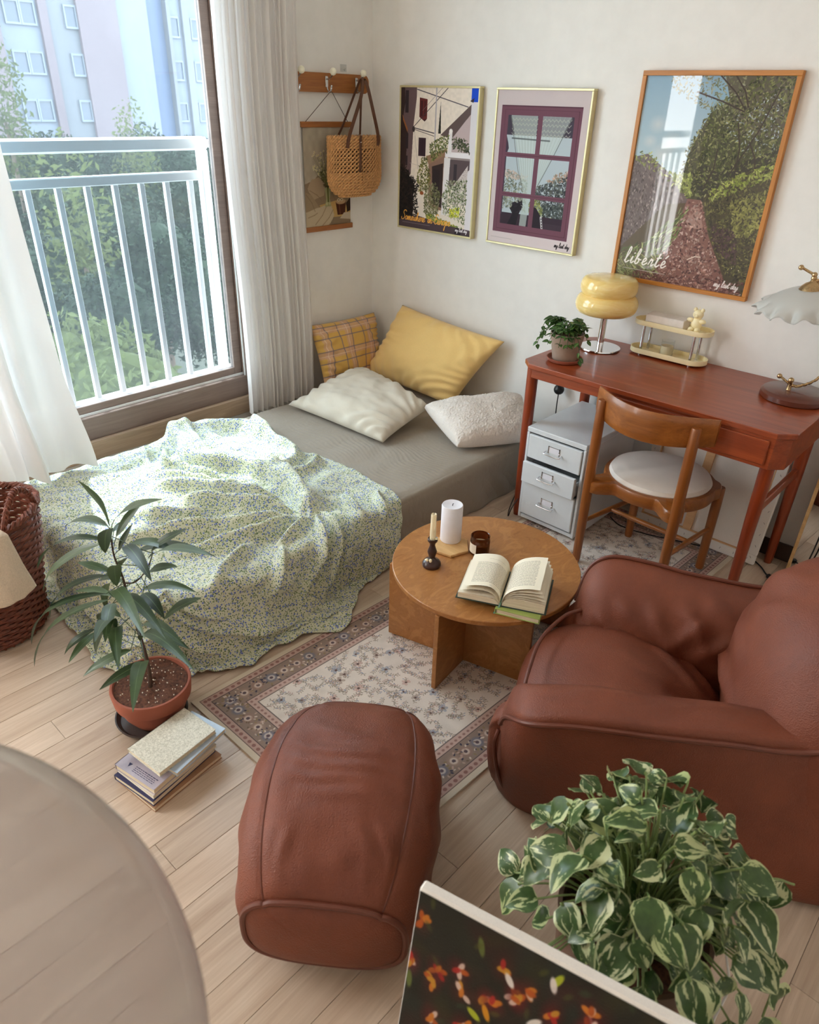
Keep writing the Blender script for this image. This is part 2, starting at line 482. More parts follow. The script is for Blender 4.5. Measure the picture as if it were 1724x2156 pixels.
M['pvcwhite_metal'] = plain('white_enamel', srgb(214, 217, 219), .32, var=.015)
M['paper'] = plain('book_paper', srgb(232, 222, 202), .8, var=.05, scale=90)
M['white_canvas'] = fabric('primed_canvas', srgb(226, 220, 212), wr=.0)
M['black'] = plain('black_plastic', srgb(22, 22, 24), .4)
M['chrome'] = metal('chrome', (.82, .82, .84, 1), .06)
M['steel'] = metal('brushed_steel', (.62, .62, .62, 1), .22)
M['brass'] = metal('aged_brass', (.52, .36, .19, 1), .28)
M['goldframe'] = plain('pale_gold', srgb(208, 196, 150), .35, .35, var=.04)
M['terracotta'] = plain('terracotta', srgb(152, 84, 62), .75, var=.10, scale=14, bump=.08)
M['claypot'] = plain('grey_clay', srgb(152, 130, 114), .85, var=.10, scale=25, bump=.1)
M['soil'] = plain('soil', srgb(92, 56, 38), .95, var=.5, scale=120, bump=1.0)
M['darksaucer'] = plain('dark_saucer', srgb(66, 56, 52), .4)
M['cream'] = plain('cream_enamel', srgb(244, 230, 186), .3, var=.02)
M['creamknob'] = plain('cream_knob', srgb(240, 236, 214), .3, var=.02)
M['candlewhite'] = plain('white_wax', srgb(228, 226, 232), .5, var=.02)
M['candleivory'] = plain('ivory_wax', srgb(236, 222, 186), .45, var=.03)
M['darkwood'] = plain('dark_turned_wood', srgb(58, 34, 30), .3, var=.2, scale=30)
M['traywood'] = wood('pale_tray_wood', srgb(192, 148, 92), srgb(222, 182, 128), 0, 1.4, .5)
M['wicker'] = plain('red_brown_wicker', srgb(112, 56, 36), .5, var=.35, scale=60, bump=.3)
M['strap'] = plain('brown_leather_strap', srgb(96, 58, 38), .5, var=.15, scale=30)
M['straw'] = plain('straw', srgb(204, 154, 100), .75, var=.22, scale=90, bump=.4)
M['strawdark'] = plain('bag_lining', srgb(52, 34, 22), .9)
M['cord'] = plain('brown_cord', srgb(70, 52, 40), .7)
# ------------------------------------------------------------------ the room
RX, RY, RZ = 3.9, -5.0, 2.45
WY0, WY1, WZ0, WZ1 = -4.2, -.862, .20, 2.40       # opening of the balcony window, widened out of view to let in more daylight
fl = struct('floor', MB().box((-.1, RY, -.06), (RX+.1, .1, -.006)), M['underfloor'])
PW = .0965; _k = 0; x = .002; PL = {}
def plank_mesh(L, w):
    key = (round(L, 3), round(w, 3))
    if key not in PL:
        me = MB().rbox((0, 0, -.006), (w-.0009, L-.0009, 0), .0007).mesh('plank', False); me.materials.append(M['floor']); PL[key] = me
    return PL[key]
while x < RX-.005:
    w = min(PW, RX-x); off = -2.4-[.05, .42, .12, .55, .28, .66][_k % 6]*1.2
    ys = [RY]+[off+1.2*q for q in range(-4, 4) if RY+.05 < off+1.2*q < -.05]+[0]
    for a, b in zip(ys[:-1], ys[1:]):
        o = link('plank', plank_mesh(b-a, w), None, fl, (x, a, 0))
    x += PW; _k += 1
struct('ceiling', MB().box((-.1, RY-.1, RZ), (RX+.1, .1, RZ+.1)), M['ceil'])
struct('wall_back', MB().box((-.14, 0, -.06), (RX+.1, .1, RZ)), M['wall'])
struct('wall_right', MB().box((RX, RY-.1, -.06), (RX+.1, 0, RZ)), M['wall'])
struct('wall_front', MB().box((-.14, RY-.1, -.06), (RX, RY, RZ)), M['wall'])
b = MB(); b.box((-.14, WY1, -.06), (0, 0, RZ)); b.box((-.14, RY, -.06), (0, WY0, RZ))
b.box((-.14, WY0, -.06), (0, WY1, WZ0)); b.box((-.14, WY0, WZ1), (0, WY1, RZ))
struct('wall_left', b, M['wall'])
struct('baseboard_back', MB().rbox((.001, -.011, 0), (RX-.001, -.0005, .075), .002), M['dark_base'])

# the sliding balcony window
wn = thing('window_1', None, None, (0, WY1, WZ0)); wn['kind'] = 'structure'
part('sill', MB().rbox((.0, WY0, WZ0+.002), (.022, WY1, .287), .003), M['sill_wood'], wn, False)
b = MB(); b.rbox((-.135, WY0, .2), (-.004, WY1, .386), .003); part('bottom_frame', b, M['frame_brown'], wn, False)
b = MB(); b.rbox((-.135, WY1-.022, .386), (-.004, WY1-.001, WZ1), .003); b.rbox((-.135, WY0, .386), (-.004, WY0+.04, WZ1), .003)
part('side_frame', b, M['frame_brown'], wn, False)
part('top_frame', MB().rbox((-.135, WY0, WZ1-.05), (-.004, WY1, WZ1-.001), .003), M['frame_brown'], wn, False)
b = MB()
for xx in (-.028, -.066): b.box((xx-.004, WY0+.04, .386), (xx+.004, WY1-.022, .396))
b.box((-.012, WY1-.028, .386), (-.006, WY1-.022, WZ1-.05)); b.box((-.074, WY1-.028, .386), (-.068, WY1-.022, WZ1-.05))
part('gasket', b, M['white_pvc'], wn, False)
for y0, y1, xx in ((-2.16, WY1-.024, -.050),):
    s = MB(); t = .034
    s.rbox((xx-.016, y0, .392), (xx+.016, y0+.042, WZ1-.05), .002); s.rbox((xx-.016, y1-.042, .392), (xx+.016, y1, WZ1-.05), .002)
    s.rbox((xx-.016, y0+.042, .392), (xx+.016, y1-.042, .428), .002); s.rbox((xx-.016, y0+.042, WZ1-.085), (xx+.016, y1-.042, WZ1-.05), .002)
    so = part('sash', s, M['frame_brown'], wn, False)
    if xx > -.06: part('pane', MB().box((xx-.003, y0+.042, .428), (xx+.003, y1-.042, WZ1-.085)), M['glass'], so, False)

# ------------------------------------------------------------------ balcony railing outside the glass
RXX = -.225
rl = thing('balcony_railing', 'white metal balcony railing with upright bars outside the big window', 'railing', (RXX, -2.1, .34))
part('top_rail', MB().rbox((RXX-.028, WY0-.1, 1.385), (RXX+.028, -.846, 1.438), .008), M['rail_white'], rl, False)
part('middle_rail', MB().rbox((RXX-.02, WY0-.1, 1.262), (RXX+.02, -.87, 1.30), .004), M['rail_white'], rl, False)
part('bottom_rail', MB().rbox((RXX-.02, WY0-.1, .345), (RXX+.02, -.87, .378), .004), M['rail_white'], rl, False)
part('post', MB().rbox((RXX-.022, -.885, .30), (RXX+.022, -.846, 1.385), .004), M['rail_white'], rl, False)
bar = MB().rbox((-.0115, -.0115, 0), (.0115, .0115, .884), .002).mesh('baluster', False); bar.materials.append(M['rail_white'])
for k in range(33):
    yy = -.942-.1205*k
    if yy > WY0-.05: link('baluster', bar, None, rl, Vector((RXX, yy, .378))-rl.location)
for z in (.36, 1.41): part('wall_bracket', MB().rbox((RXX-.01, -.846, z-.015), (-.139, -.80, z+.015), .002), M['rail_white'], rl, False)

# ------------------------------------------------------------------ outside: ground, trees, apartment block
M['ground'] = plain('ground_soil', srgb(60, 62, 52), .95, var=.3, scale=.4)
g = MB(); nx, ny = 40, 40; P = np.zeros((nx, ny, 3))
for i in range(nx):
    for j in range(ny):
        X = -1.2-i*1.3; Y = -14+j*1.3
        P[i, j] = (X, Y, -5.0-.05*(X+6)**2*.02+.35*sin(X*.5+1)*cos(Y*.4)-(1.5 if X > -3 else 0))
struct('terrain', g.grid(P), M['ground'], smooth=True)

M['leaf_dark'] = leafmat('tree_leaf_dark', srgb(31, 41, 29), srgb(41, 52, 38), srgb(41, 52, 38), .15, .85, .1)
M['leaf_lit'] = leafmat('tree_leaf_sunlit_tone', srgb(64, 72, 42), srgb(82, 88, 52), srgb(72, 80, 48), .4, .8, .1)  # sunshine on bushes and slender trees painted into a paler, yellower leaf green
M['bark'] = plain('bark', srgb(84, 70, 58), .9, var=.3, scale=6)
def crown_mesh(name, rx, rz, nleaf, size, mat, seed, core=True, sparse=False):
    r = np.random.default_rng(seed); b = MB()
    if core:
        t = np.linspace(-pi/2, pi/2, 14); a = np.linspace(0, 2*pi, 22, endpoint=False)
        T, A = np.meshgrid(t, a, indexing='ij'); R = .80+.16*fnoise(3*np.cos(T)*np.cos(A)+seed, 3*np.cos(T)*np.sin(A)+2*np.sin(T), seed)
        b.grid(np.stack([rx*R*np.cos(T)*np.cos(A), rx*R*np.cos(T)*np.sin(A), rz*R*np.sin(T)], -1)[:, ::-1], cv=True, uv=False)
    d = r.normal(size=(nleaf, 3)); d /= np.linalg.norm(d, axis=1, keepdims=True)
    rad = (.62+.42*r.random(nleaf)**.6)*(1+.16*fnoise(4*d[:, 0], 4*d[:, 1]+3*d[:, 2], seed+5))
    if sparse: rad = r.random(nleaf)**.5
    C = d*rad[:, None]*np.array([rx, rx, rz])
    u = r.normal(size=(nleaf, 3)); u /= np.linalg.norm(u, axis=1, keepdims=True)
    w = np.cross(u, r.normal(size=(nleaf, 3))); w /= np.linalg.norm(w, axis=1, keepdims=True)
    s = size*(.6+.8*r.random(nleaf))[:, None]
    V = np.stack([C-u*s, C+w*s*.45, C+u*s, C-w*s*.45], 1).reshape(-1, 3)
    b.add(V, [(4*k, 4*k+1, 4*k+2, 4*k+3) for k in range(nleaf)])
    me = b.mesh(name, False); me.materials.append(mat); return me
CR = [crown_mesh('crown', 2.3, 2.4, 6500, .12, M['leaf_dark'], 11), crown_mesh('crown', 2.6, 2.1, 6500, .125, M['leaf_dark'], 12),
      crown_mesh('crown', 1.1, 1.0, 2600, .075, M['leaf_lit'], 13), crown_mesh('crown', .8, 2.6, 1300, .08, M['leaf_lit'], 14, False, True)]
def trunk_mesh(h, r):
    me = MB().tube([(0, 0, 0), (.04*h, 0, h*.5), (0, .02*h, h)], [r, r*.75, r*.4], 8).mesh('trunk'); me.materials.append(M['bark']); return me
TR = [trunk_mesh(1.0, .12)]
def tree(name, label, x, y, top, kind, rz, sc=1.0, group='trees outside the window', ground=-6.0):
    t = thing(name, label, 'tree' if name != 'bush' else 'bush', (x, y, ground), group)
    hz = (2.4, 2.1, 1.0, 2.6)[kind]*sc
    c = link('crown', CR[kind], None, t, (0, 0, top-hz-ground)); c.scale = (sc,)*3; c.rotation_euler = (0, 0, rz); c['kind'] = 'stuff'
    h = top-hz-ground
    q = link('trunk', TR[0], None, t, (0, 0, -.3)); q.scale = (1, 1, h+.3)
_r = random.Random(3)
_rows = ('in the row nearest to the railing', 'in the second row behind the railing', 'in the third row of the slope', 'in the fourth row of the slope', 'in the far row below the building')
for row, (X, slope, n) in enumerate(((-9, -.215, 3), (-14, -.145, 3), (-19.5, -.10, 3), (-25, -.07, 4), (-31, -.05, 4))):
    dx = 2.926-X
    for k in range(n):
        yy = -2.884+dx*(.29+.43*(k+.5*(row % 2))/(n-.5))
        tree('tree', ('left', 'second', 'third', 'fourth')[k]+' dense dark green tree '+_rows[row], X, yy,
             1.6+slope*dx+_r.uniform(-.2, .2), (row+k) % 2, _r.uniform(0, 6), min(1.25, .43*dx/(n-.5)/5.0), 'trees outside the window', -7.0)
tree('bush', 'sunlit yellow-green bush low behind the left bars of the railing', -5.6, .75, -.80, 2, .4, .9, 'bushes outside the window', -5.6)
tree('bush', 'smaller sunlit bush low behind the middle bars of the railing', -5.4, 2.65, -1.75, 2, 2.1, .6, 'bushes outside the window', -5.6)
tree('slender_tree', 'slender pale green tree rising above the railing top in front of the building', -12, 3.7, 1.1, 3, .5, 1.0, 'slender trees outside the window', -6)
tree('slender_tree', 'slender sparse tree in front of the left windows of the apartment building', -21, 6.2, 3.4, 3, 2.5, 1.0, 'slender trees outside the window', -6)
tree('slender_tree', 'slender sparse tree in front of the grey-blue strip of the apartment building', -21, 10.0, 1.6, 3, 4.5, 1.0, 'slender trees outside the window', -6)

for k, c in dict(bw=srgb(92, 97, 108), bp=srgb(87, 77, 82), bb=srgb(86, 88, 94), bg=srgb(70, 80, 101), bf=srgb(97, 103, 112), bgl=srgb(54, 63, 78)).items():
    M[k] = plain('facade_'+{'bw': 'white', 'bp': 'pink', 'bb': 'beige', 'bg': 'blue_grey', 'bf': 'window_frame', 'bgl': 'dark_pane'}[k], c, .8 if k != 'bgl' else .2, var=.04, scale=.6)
BX = -54.0; _KB = 1.4624
by = lambda y: -2.884+(y+2.884)*_KB
bz = lambda z: 1.6+(z-1.6)*_KB
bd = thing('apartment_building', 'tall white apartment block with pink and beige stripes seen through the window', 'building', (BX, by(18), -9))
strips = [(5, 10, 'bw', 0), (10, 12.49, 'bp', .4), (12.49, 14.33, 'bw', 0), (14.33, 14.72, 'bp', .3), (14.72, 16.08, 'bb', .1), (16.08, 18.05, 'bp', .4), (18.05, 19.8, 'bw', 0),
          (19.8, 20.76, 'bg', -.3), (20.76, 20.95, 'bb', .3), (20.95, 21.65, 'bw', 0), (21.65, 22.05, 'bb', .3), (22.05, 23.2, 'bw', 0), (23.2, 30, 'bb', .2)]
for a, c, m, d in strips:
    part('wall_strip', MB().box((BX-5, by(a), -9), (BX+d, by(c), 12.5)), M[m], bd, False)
fr = MB(); fr.box((0, -.5, -.68), (.14, .5, -.56)); fr.box((0, -.5, .56), (.14, .5, .68)); fr.box((0, -.5, -.56), (.14, -.40, .56)); fr.box((0, .40, -.56), (.14, .5, .56))
frm = fr.mesh('window', False); frm.materials.append(M['bf'])
pnm = MB().box((0, -.40, -.56), (.05, .40, .56)).mesh('pane', False); pnm.materials.append(M['bgl'])
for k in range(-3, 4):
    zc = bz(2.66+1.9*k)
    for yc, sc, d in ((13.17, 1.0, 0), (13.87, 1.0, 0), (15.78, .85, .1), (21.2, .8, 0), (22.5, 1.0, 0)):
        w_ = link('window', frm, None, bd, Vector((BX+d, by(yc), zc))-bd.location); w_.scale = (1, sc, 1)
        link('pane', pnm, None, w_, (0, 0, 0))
# ------------------------------------------------------------------ flat prints, painted with numpy
class Paint:
    """u to the right, v downwards, both 0..1; a is the height/width ratio"""
    def __init__(s, w, h, c):
        s.w, s.h = w, h; s.a = np.ones((h, w, 3), np.float32)*np.array(c, np.float32)/255
    def _box(s, u0, v0, u1, v1):
        return max(0, int(u0*s.w)-1), max(0, int(v0*s.h)-1), min(s.w, int(u1*s.w)+2), min(s.h, int(v1*s.h)+2)
    def _put(s, x0, y0, m, c, al):
        c = np.array(c, np.float32)/255; t = s.a[y0:y0+m.shape[0], x0:x0+m.shape[1]]; q = (m*al)[..., None]; t[...] = t*(1-q)+c*q
    def poly(s, pts, c, al=1.0, wob=0, seed=0):
        p = np.array(pts, float)*[s.w, s.h]; u0, v0 = p.min(0); u1, v1 = p.max(0)
        x0, y0, x1, y1 = max(0, int(u0)-4), max(0, int(v0)-4), min(s.w, int(u1)+5), min(s.h, int(v1)+5)
        if x1 <= x0 or y1 <= y0: return s
        X, Y = np.meshgrid(np.arange(x0, x1)+.5, np.arange(y0, y1)+.5)
        if wob:
            X = X+wob*s.w*fnoise(X*.05, Y*.05, seed, 3); Y = Y+wob*s.w*fnoise(X*.05+9, Y*.05, seed+1, 3)
        ins = np.zeros(X.shape, bool); n = len(p)
        for i in range(n):
            ax, ay = p[i]; bx, by_ = p[(i+1) % n]
            if ay == by_: continue
            ins ^= ((ay > Y) != (by_ > Y)) & (X < (bx-ax)*(Y-ay)/(by_-ay)+ax)
        s._put(x0, y0, ins.astype(np.float32), c, al); return s
    def rect(s, u0, v0, u1, v1, c, al=1.0): return s.poly([(u0, v0), (u1, v0), (u1, v1), (u0, v1)], c, al)
    def line(s, pts, w, c, al=1.0, w2=None):
        p = np.array(pts, float)*[s.w, s.h]; w = w*s.w
        for i in range(len(p)-1):
            a, b_ = p[i], p[i+1]; ww = w if w2 is None else (w+(w2*s.w-w)*i/max(1, len(p)-2))
            x0, y0, x1, y1 = max(0, int(min(a[0], b_[0])-ww-2)), max(0, int(min(a[1], b_[1])-ww-2)), min(s.w, int(max(a[0], b_[0])+ww+3)), min(s.h, int(max(a[1], b_[1])+ww+3))
            if x1 <= x0 or y1 <= y0: continue
            X, Y = np.meshgrid(np.arange(x0, x1)+.5, np.arange(y0, y1)+.5); d = b_-a; L = max(1e-9, d@d)
            t = np.clip(((X-a[0])*d[0]+(Y-a[1])*d[1])/L, 0, 1); D = np.hypot(X-a[0]-t*d[0], Y-a[1]-t*d[1])
            s._put(x0, y0, np.clip(ww/2+.6-D, 0, 1).astype(np.float32), c, al)
        return s
    def dab(s, u, v, ru, rv, ang, c, al=1.0, soft=.25):
        cx, cy = u*s.w, v*s.h; a, b_ = ru*s.w, rv*s.w; R = max(a, b_)+2
        x0, y0, x1, y1 = max(0, int(cx-R)), max(0, int(cy-R)), min(s.w, int(cx+R)+1), min(s.h, int(cy+R)+1)
        if x1 <= x0 or y1 <= y0: return s
        X, Y = np.meshgrid(np.arange(x0, x1)+.5-cx, np.arange(y0, y1)+.5-cy); ca, sa = cos(ang), sin(ang)
        d = np.hypot((X*ca+Y*sa)/max(a, .3), (-X*sa+Y*ca)/max(b_, .3))
        s._put(x0, y0, np.clip((1-d)/soft, 0, 1).astype(np.float32), c, al); return s
    def leaves(s, region, n, size, cols, seed, ang=None, al=.9, asp=.4):
        """many small dabs inside a polygon region"""
        r = np.random.default_rng(seed); p = np.array(region, float); lo, hi = p.min(0), p.max(0); k = 0
        while k < n:
            q = lo+r.random(2)*(hi-lo); ins = False
            for i in range(len(p)):
                a, b_ = p[i], p[(i+1) % len(p)]
                if (a[1] > q[1]) != (b_[1] > q[1]) and q[0] < (b_[0]-a[0])*(q[1]-a[1])/(b_[1]-a[1])+a[0]: ins = not ins
            k += 1
            if not ins: continue
            c = np.array(cols[r.integers(len(cols))])*(.8+.4*r.random()); sz = size*(.5+r.random())
            s.dab(q[0], q[1], sz, sz*asp, r.random()*pi if ang is None else ang+r.normal()*.35, np.clip(c, 0, 255), al)
        return s
    def grain(s, amt, cells=(60, 45), seed=0):
        s.a *= (1-amt+2*amt*vnoise((s.h, s.w), cells, seed))[..., None]; return s
    def script(s, text, u, v, size, c, w=.004, slant=.25, gap=1.0, al=1.0):
        """joined handwriting; size is the x-height as a share of the width"""
        x = u; r = s.w/s.h
        for ch in text:
            g = GLYPH.get(ch)
            if g is None: x += size*.7*gap; continue
            adv, strokes = g
            for st in strokes:
                q = catmull(np.array(st, float), 6) if len(st) > 2 else np.array(st, float)
                s.line(np.c_[x+(q[:, 0]+slant*q[:, 1])*size, v-q[:, 1]*size*r], w, c, al)
            x += adv*size*gap
        return s
GLYPH = {
 'S': (1.5, [[(1.5,2.1),(1.1,2.4),(.6,2.2),(.6,1.6),(1.0,1.1),(1.0,.4),(.5,0),(0,.2),(.0,.6)]]),
 'E': (1.3, [[(1.3,2.0),(.9,2.3),(.5,2.0),(.5,1.5),(.9,1.2),(.4,1.0),(.2,.4),(.6,0),(1.1,.2),(1.35,.5)]]),
 'o': (.9, [[(.5,1),(.15,.8),(.05,.35),(.3,0),(.6,.2),(.65,.7),(.4,1),(.6,.75),(.95,.8)]]),
 'm': (1.5, [[(0,.1),(.15,.9),(.2,0),(.45,.9),(.6,.8),(.6,0),(.85,.9),(1.0,.8),(1.0,.1),(1.25,.0),(1.5,.3)]]),
 'e': (.8, [[(0,.3),(.4,.55),(.5,.85),(.3,1),(.1,.7),(.1,.2),(.35,0),(.8,.35)]]),
 'w': (1.2, [[(0,.9),(.1,.2),(.3,0),(.5,.3),(.55,.9),(.6,.2),(.8,0),(1.0,.4),(1.0,.95),(1.2,.8)]]),
 'h': (1.0, [[(0,.2),(.35,1.6),(.3,2.1),(.15,1.9),(.1,0),(.35,.85),(.55,.8),(.6,.1),(.8,0),(1.0,.3)]]),
 'r': (.75, [[(0,.2),(.2,1.0),(.3,.85),(.5,.9),(.45,.3),(.55,0),(.78,.3)]]),
 'i': (.55, [[(0,.3),(.2,.95),(.15,.2),(.3,0),(.55,.3)], [(.28,1.45),(.33,1.5)]]),
 'n': (1.1, [[(0,.1),(.15,.9),(.2,0),(.45,.9),(.65,.8),(.65,.1),(.85,0),(1.1,.3)]]),
 'u': (1.0, [[(0,.4),(.15,.95),(.1,.2),(.3,0),(.55,.3),(.62,.95),(.6,.15),(.75,0),(1.0,.3)]]),
 'p': (1.0, [[(0,.3),(.2,1.0),(.05,-1.0),(-.1,-1.1),(.15,.3),(.4,.95),(.65,.7),(.5,.1),(.3,.05),(.7,.1),(1.0,.4)]]),
 'l': (.7, [[(0,.2),(.4,1.5),(.4,2.2),(.2,2.2),(.1,1.2),(.15,.2),(.35,0),(.7,.3)]]),
 'b': (.9, [[(0,.2),(.35,1.5),(.35,2.1),(.15,2.0),(.1,.3),(.35,0),(.6,.3),(.55,.75),(.4,.7),(.9,.65)]]),
 't': (.7, [[(0,.2),(.3,1.9),(.15,.3),(.35,0),(.7,.35)], [(0,1.25),(.6,1.35)]]),
 '\u00e9': (.8, [[(0,.3),(.4,.55),(.5,.85),(.3,1),(.1,.7),(.1,.2),(.35,0),(.8,.35)], [(.35,1.4),(.6,1.8)]]),
 'y': (.9, [[(0,.8),(.1,.3),(.35,.1),(.6,.9),(.5,-.6),(.25,-1.0),(.1,-.6),(.8,.3)]]),
 'd': (.9, [[(.6,.9),(.2,.8),(.1,.2),(.35,0),(.6,.5),(.75,2.0),(.6,.3),(.9,.2)]]),
 'a': (1.0, [[(.62,.85),(.3,.95),(.05,.5),(.2,.02),(.5,.25),(.64,.95)], [(.64,.95),(.6,.2),(.78,0),(1.0,.25)]]),
 's': (.7, [[(0,.2),(.35,1.0),(.5,.4),(.3,0),(.1,.1),(.7,.3)]]),
}
def inv(q):
    """picture coordinates of a photographed quadrilateral"""
    return q

def art_street():
    p = Paint(420, 560, (232, 220, 206)); p.grain(.03)
    p.poly([(0,0),(.215,0),(.215,.06),(.18,.25),(.155,.60),(0,.62)], (104, 84, 86))
    p.poly([(0,0),(.05,0),(.06,.1),(.03,.2),(.1,.3),(.07,.62),(0,.7)], (56, 40, 38)); p.rect(.06,.02,.105,.17,(52,42,46)); p.rect(.075,.31,.11,.42,(50,40,44)); p.rect(.08,.47,.105,.54,(50,40,44))
    p.poly([(.02,.18),(.1,.28),(.095,.305),(.03,.22)], (150, 92, 52))
    p.poly([(.255,.065),(.36,.075),(.36,.205),(.31,.215),(.255,.195)], (104, 44, 42)); p.rect(.27,.085,.30,.19,(70,30,32)); p.rect(.315,.085,.345,.19,(80,34,34)); p.poly([(.255,.195),(.31,.215),(.36,.205),(.33,.225)],(60,30,32))
    p.rect(.255,.335,.355,.465,(74,52,58)); p.rect(.265,.345,.345,.46,(58,40,48)); p.line([(.305,.34),(.305,.46)],.004,(40,28,36))
    p.line([(.22,.012),(.88,.118)],.007,(70,64,74)); p.line([(.62,.0),(.18,.265)],.006,(60,54,60)); p.line([(.55,.0),(.3,.15)],.003,(130,120,120))
    p.line([(.18,.27),(.46,.30)],.008,(70,64,70)); p.line([(.18,.28),(.46,.32)],.005,(90,80,80)); p.line([(.19,.28),(.26,.56)],.003,(150,140,134)); p.dab(.18,.28,.022,.03,0,(60,50,52))
    p.line([(.475,0),(.475,.39)],.014,(172,166,172)); p.line([(.14,.52),(.32,.54)],.003,(190,178,170))
    p.poly([(.535,.085),(.515,.30),(.55,.30)], (44, 42, 34))
    p.poly([(.93,.095),(.545,.31),(.70,.33),(.90,.22),(.95,.16),(.95,.095)], (98, 82, 80)); p.poly([(.68,.34),(.95,.14),(.95,.42),(.66,.42)], (190, 172, 172))
    p.rect(.915,0,1,.085,(28,78,206)); p.rect(.92,.085,1,1,(222,218,222)); p.poly([(.9,.08),(.95,.06),(.94,.09)],(60,50,60))
    p.poly([(.4,.5),(.62,.41),(.64,.84),(.42,.84)], (138, 108, 92)); p.poly([(.45,.53),(.60,.5),(.60,.82),(.47,.80)], (58, 44, 42)); p.rect(.47,.55,.56,.8,(46,36,38))
    p.poly([(.66,.47),(.94,.47),(.94,.53),(.72,.66),(.66,.66)], (92, 78, 80)); p.rect(.74,.5,.78,.62,(62,54,60))
    p.poly([(.92,.5),(.92,.78),(.7,.78),(.74,.66)], (206, 194, 190)); p.leaves([(.92,.5),(.92,.78),(.7,.78),(.74,.66)], 260, .006, [(120,108,108),(150,138,136)], 4)
    p.poly([(.37,.46),(.64,.40),(.64,.44),(.4,.52)], (150, 116, 92)); p.rect(.62,.42,.94,.455,(232,228,230)); p.rect(.66,.455,.94,.47,(150,136,134)); p.poly([(.61,.46),(.69,.46),(.67,.87),(.6,.87)], (226, 222, 222))
    p.rect(.655,.29,.70,.43,(226,222,222)); p.dab(.68,.28,.026,.026,0,(238,234,230))
    p.poly([(0,.55),(.12,.6),(.22,.68),(.2,.8),(.22,.95),(0,1)], (34, 26, 26))
    p.poly([(.2,.74),(.36,.76),(.5,.86),(.92,.9),(.92,.98),(.2,.92)], (226, 216, 204))
    G = [(78, 88, 44), (102, 108, 60), (58, 66, 34), (134, 134, 82)]
    p.leaves([(.40,.38),(.55,.32),(.66,.31),(.65,.42),(.52,.46),(.44,.50)], 500, .012, G, 5); p.leaves([(.7,.32),(.9,.33),(.93,.42),(.7,.40)], 260, .012, [(40,48,36),(66,72,46),(90,96,70)], 6)
    p.leaves([(.3,.48),(.38,.46),(.44,.62),(.40,.72),(.28,.72),(.24,.62)], 520, .012, [(98,98,44),(128,124,64),(70,72,36)], 7)
    p.dab(.32,.73,.03,.02,0,(150,82,44)); p.leaves([(.36,.68),(.5,.64),(.58,.72),(.55,.88),(.36,.88)], 650, .012, [(110,110,74),(146,142,112),(78,80,50)], 8)
    p.leaves([(.66,.62),(.92,.6),(.92,.92),(.62,.86),(.6,.74)], 900, .012, [(104,116,76),(150,152,120),(70,82,52),(196,196,176)], 9); p.leaves([(.72,.82),(.84,.8),(.84,.87),(.7,.88)], 130, .012, [(204,200,60),(176,186,52)], 10)
    p.leaves([(.0,.52),(.1,.56),(.27,.68),(.24,.76),(.28,.86),(.2,.95),(0,.97)], 700, .022, [(30,24,24),(44,36,30),(24,20,20)], 11, asp=.25)
    for k in range(9):
        u = .42+.055*k; v = .905+.009*k
        p.dab(u, v+.018, .026, .018, 0, (176, 84, 50) if k % 3 else (196, 62, 44)); p.leaves([(u-.03,v-.03),(u+.03,v-.03),(u+.03,v+.01),(u-.03,v+.01)], 60, .011, [(120,132,60),(172,164,60),(90,110,54)], 20+k)
    p.poly([(0,.95),(.25,.90),(.4,.915),(.5,.935),(1,.955),(1,1),(0,1)], (78, 64, 70)); p.poly([(.79,1),(.8,.955),(.83,.945),(.87,.96),(.875,1)], (52, 42, 50))
    p.script('Somewhere', .035, .945, .040, (236, 172, 76), .0075, .2, .92); p.script('in', .415, .945, .040, (236, 172, 76), .0075, .2, .95); p.script('Europe', .50, .945, .042, (236, 172, 76), .0075, .2, .95)
    p.line([(.05,.965),(.45,.965)], .003, (150, 138, 140)); p.script('my last day', .8, .975, .018, (224, 218, 220), .004, .25, .9)
    return p.a

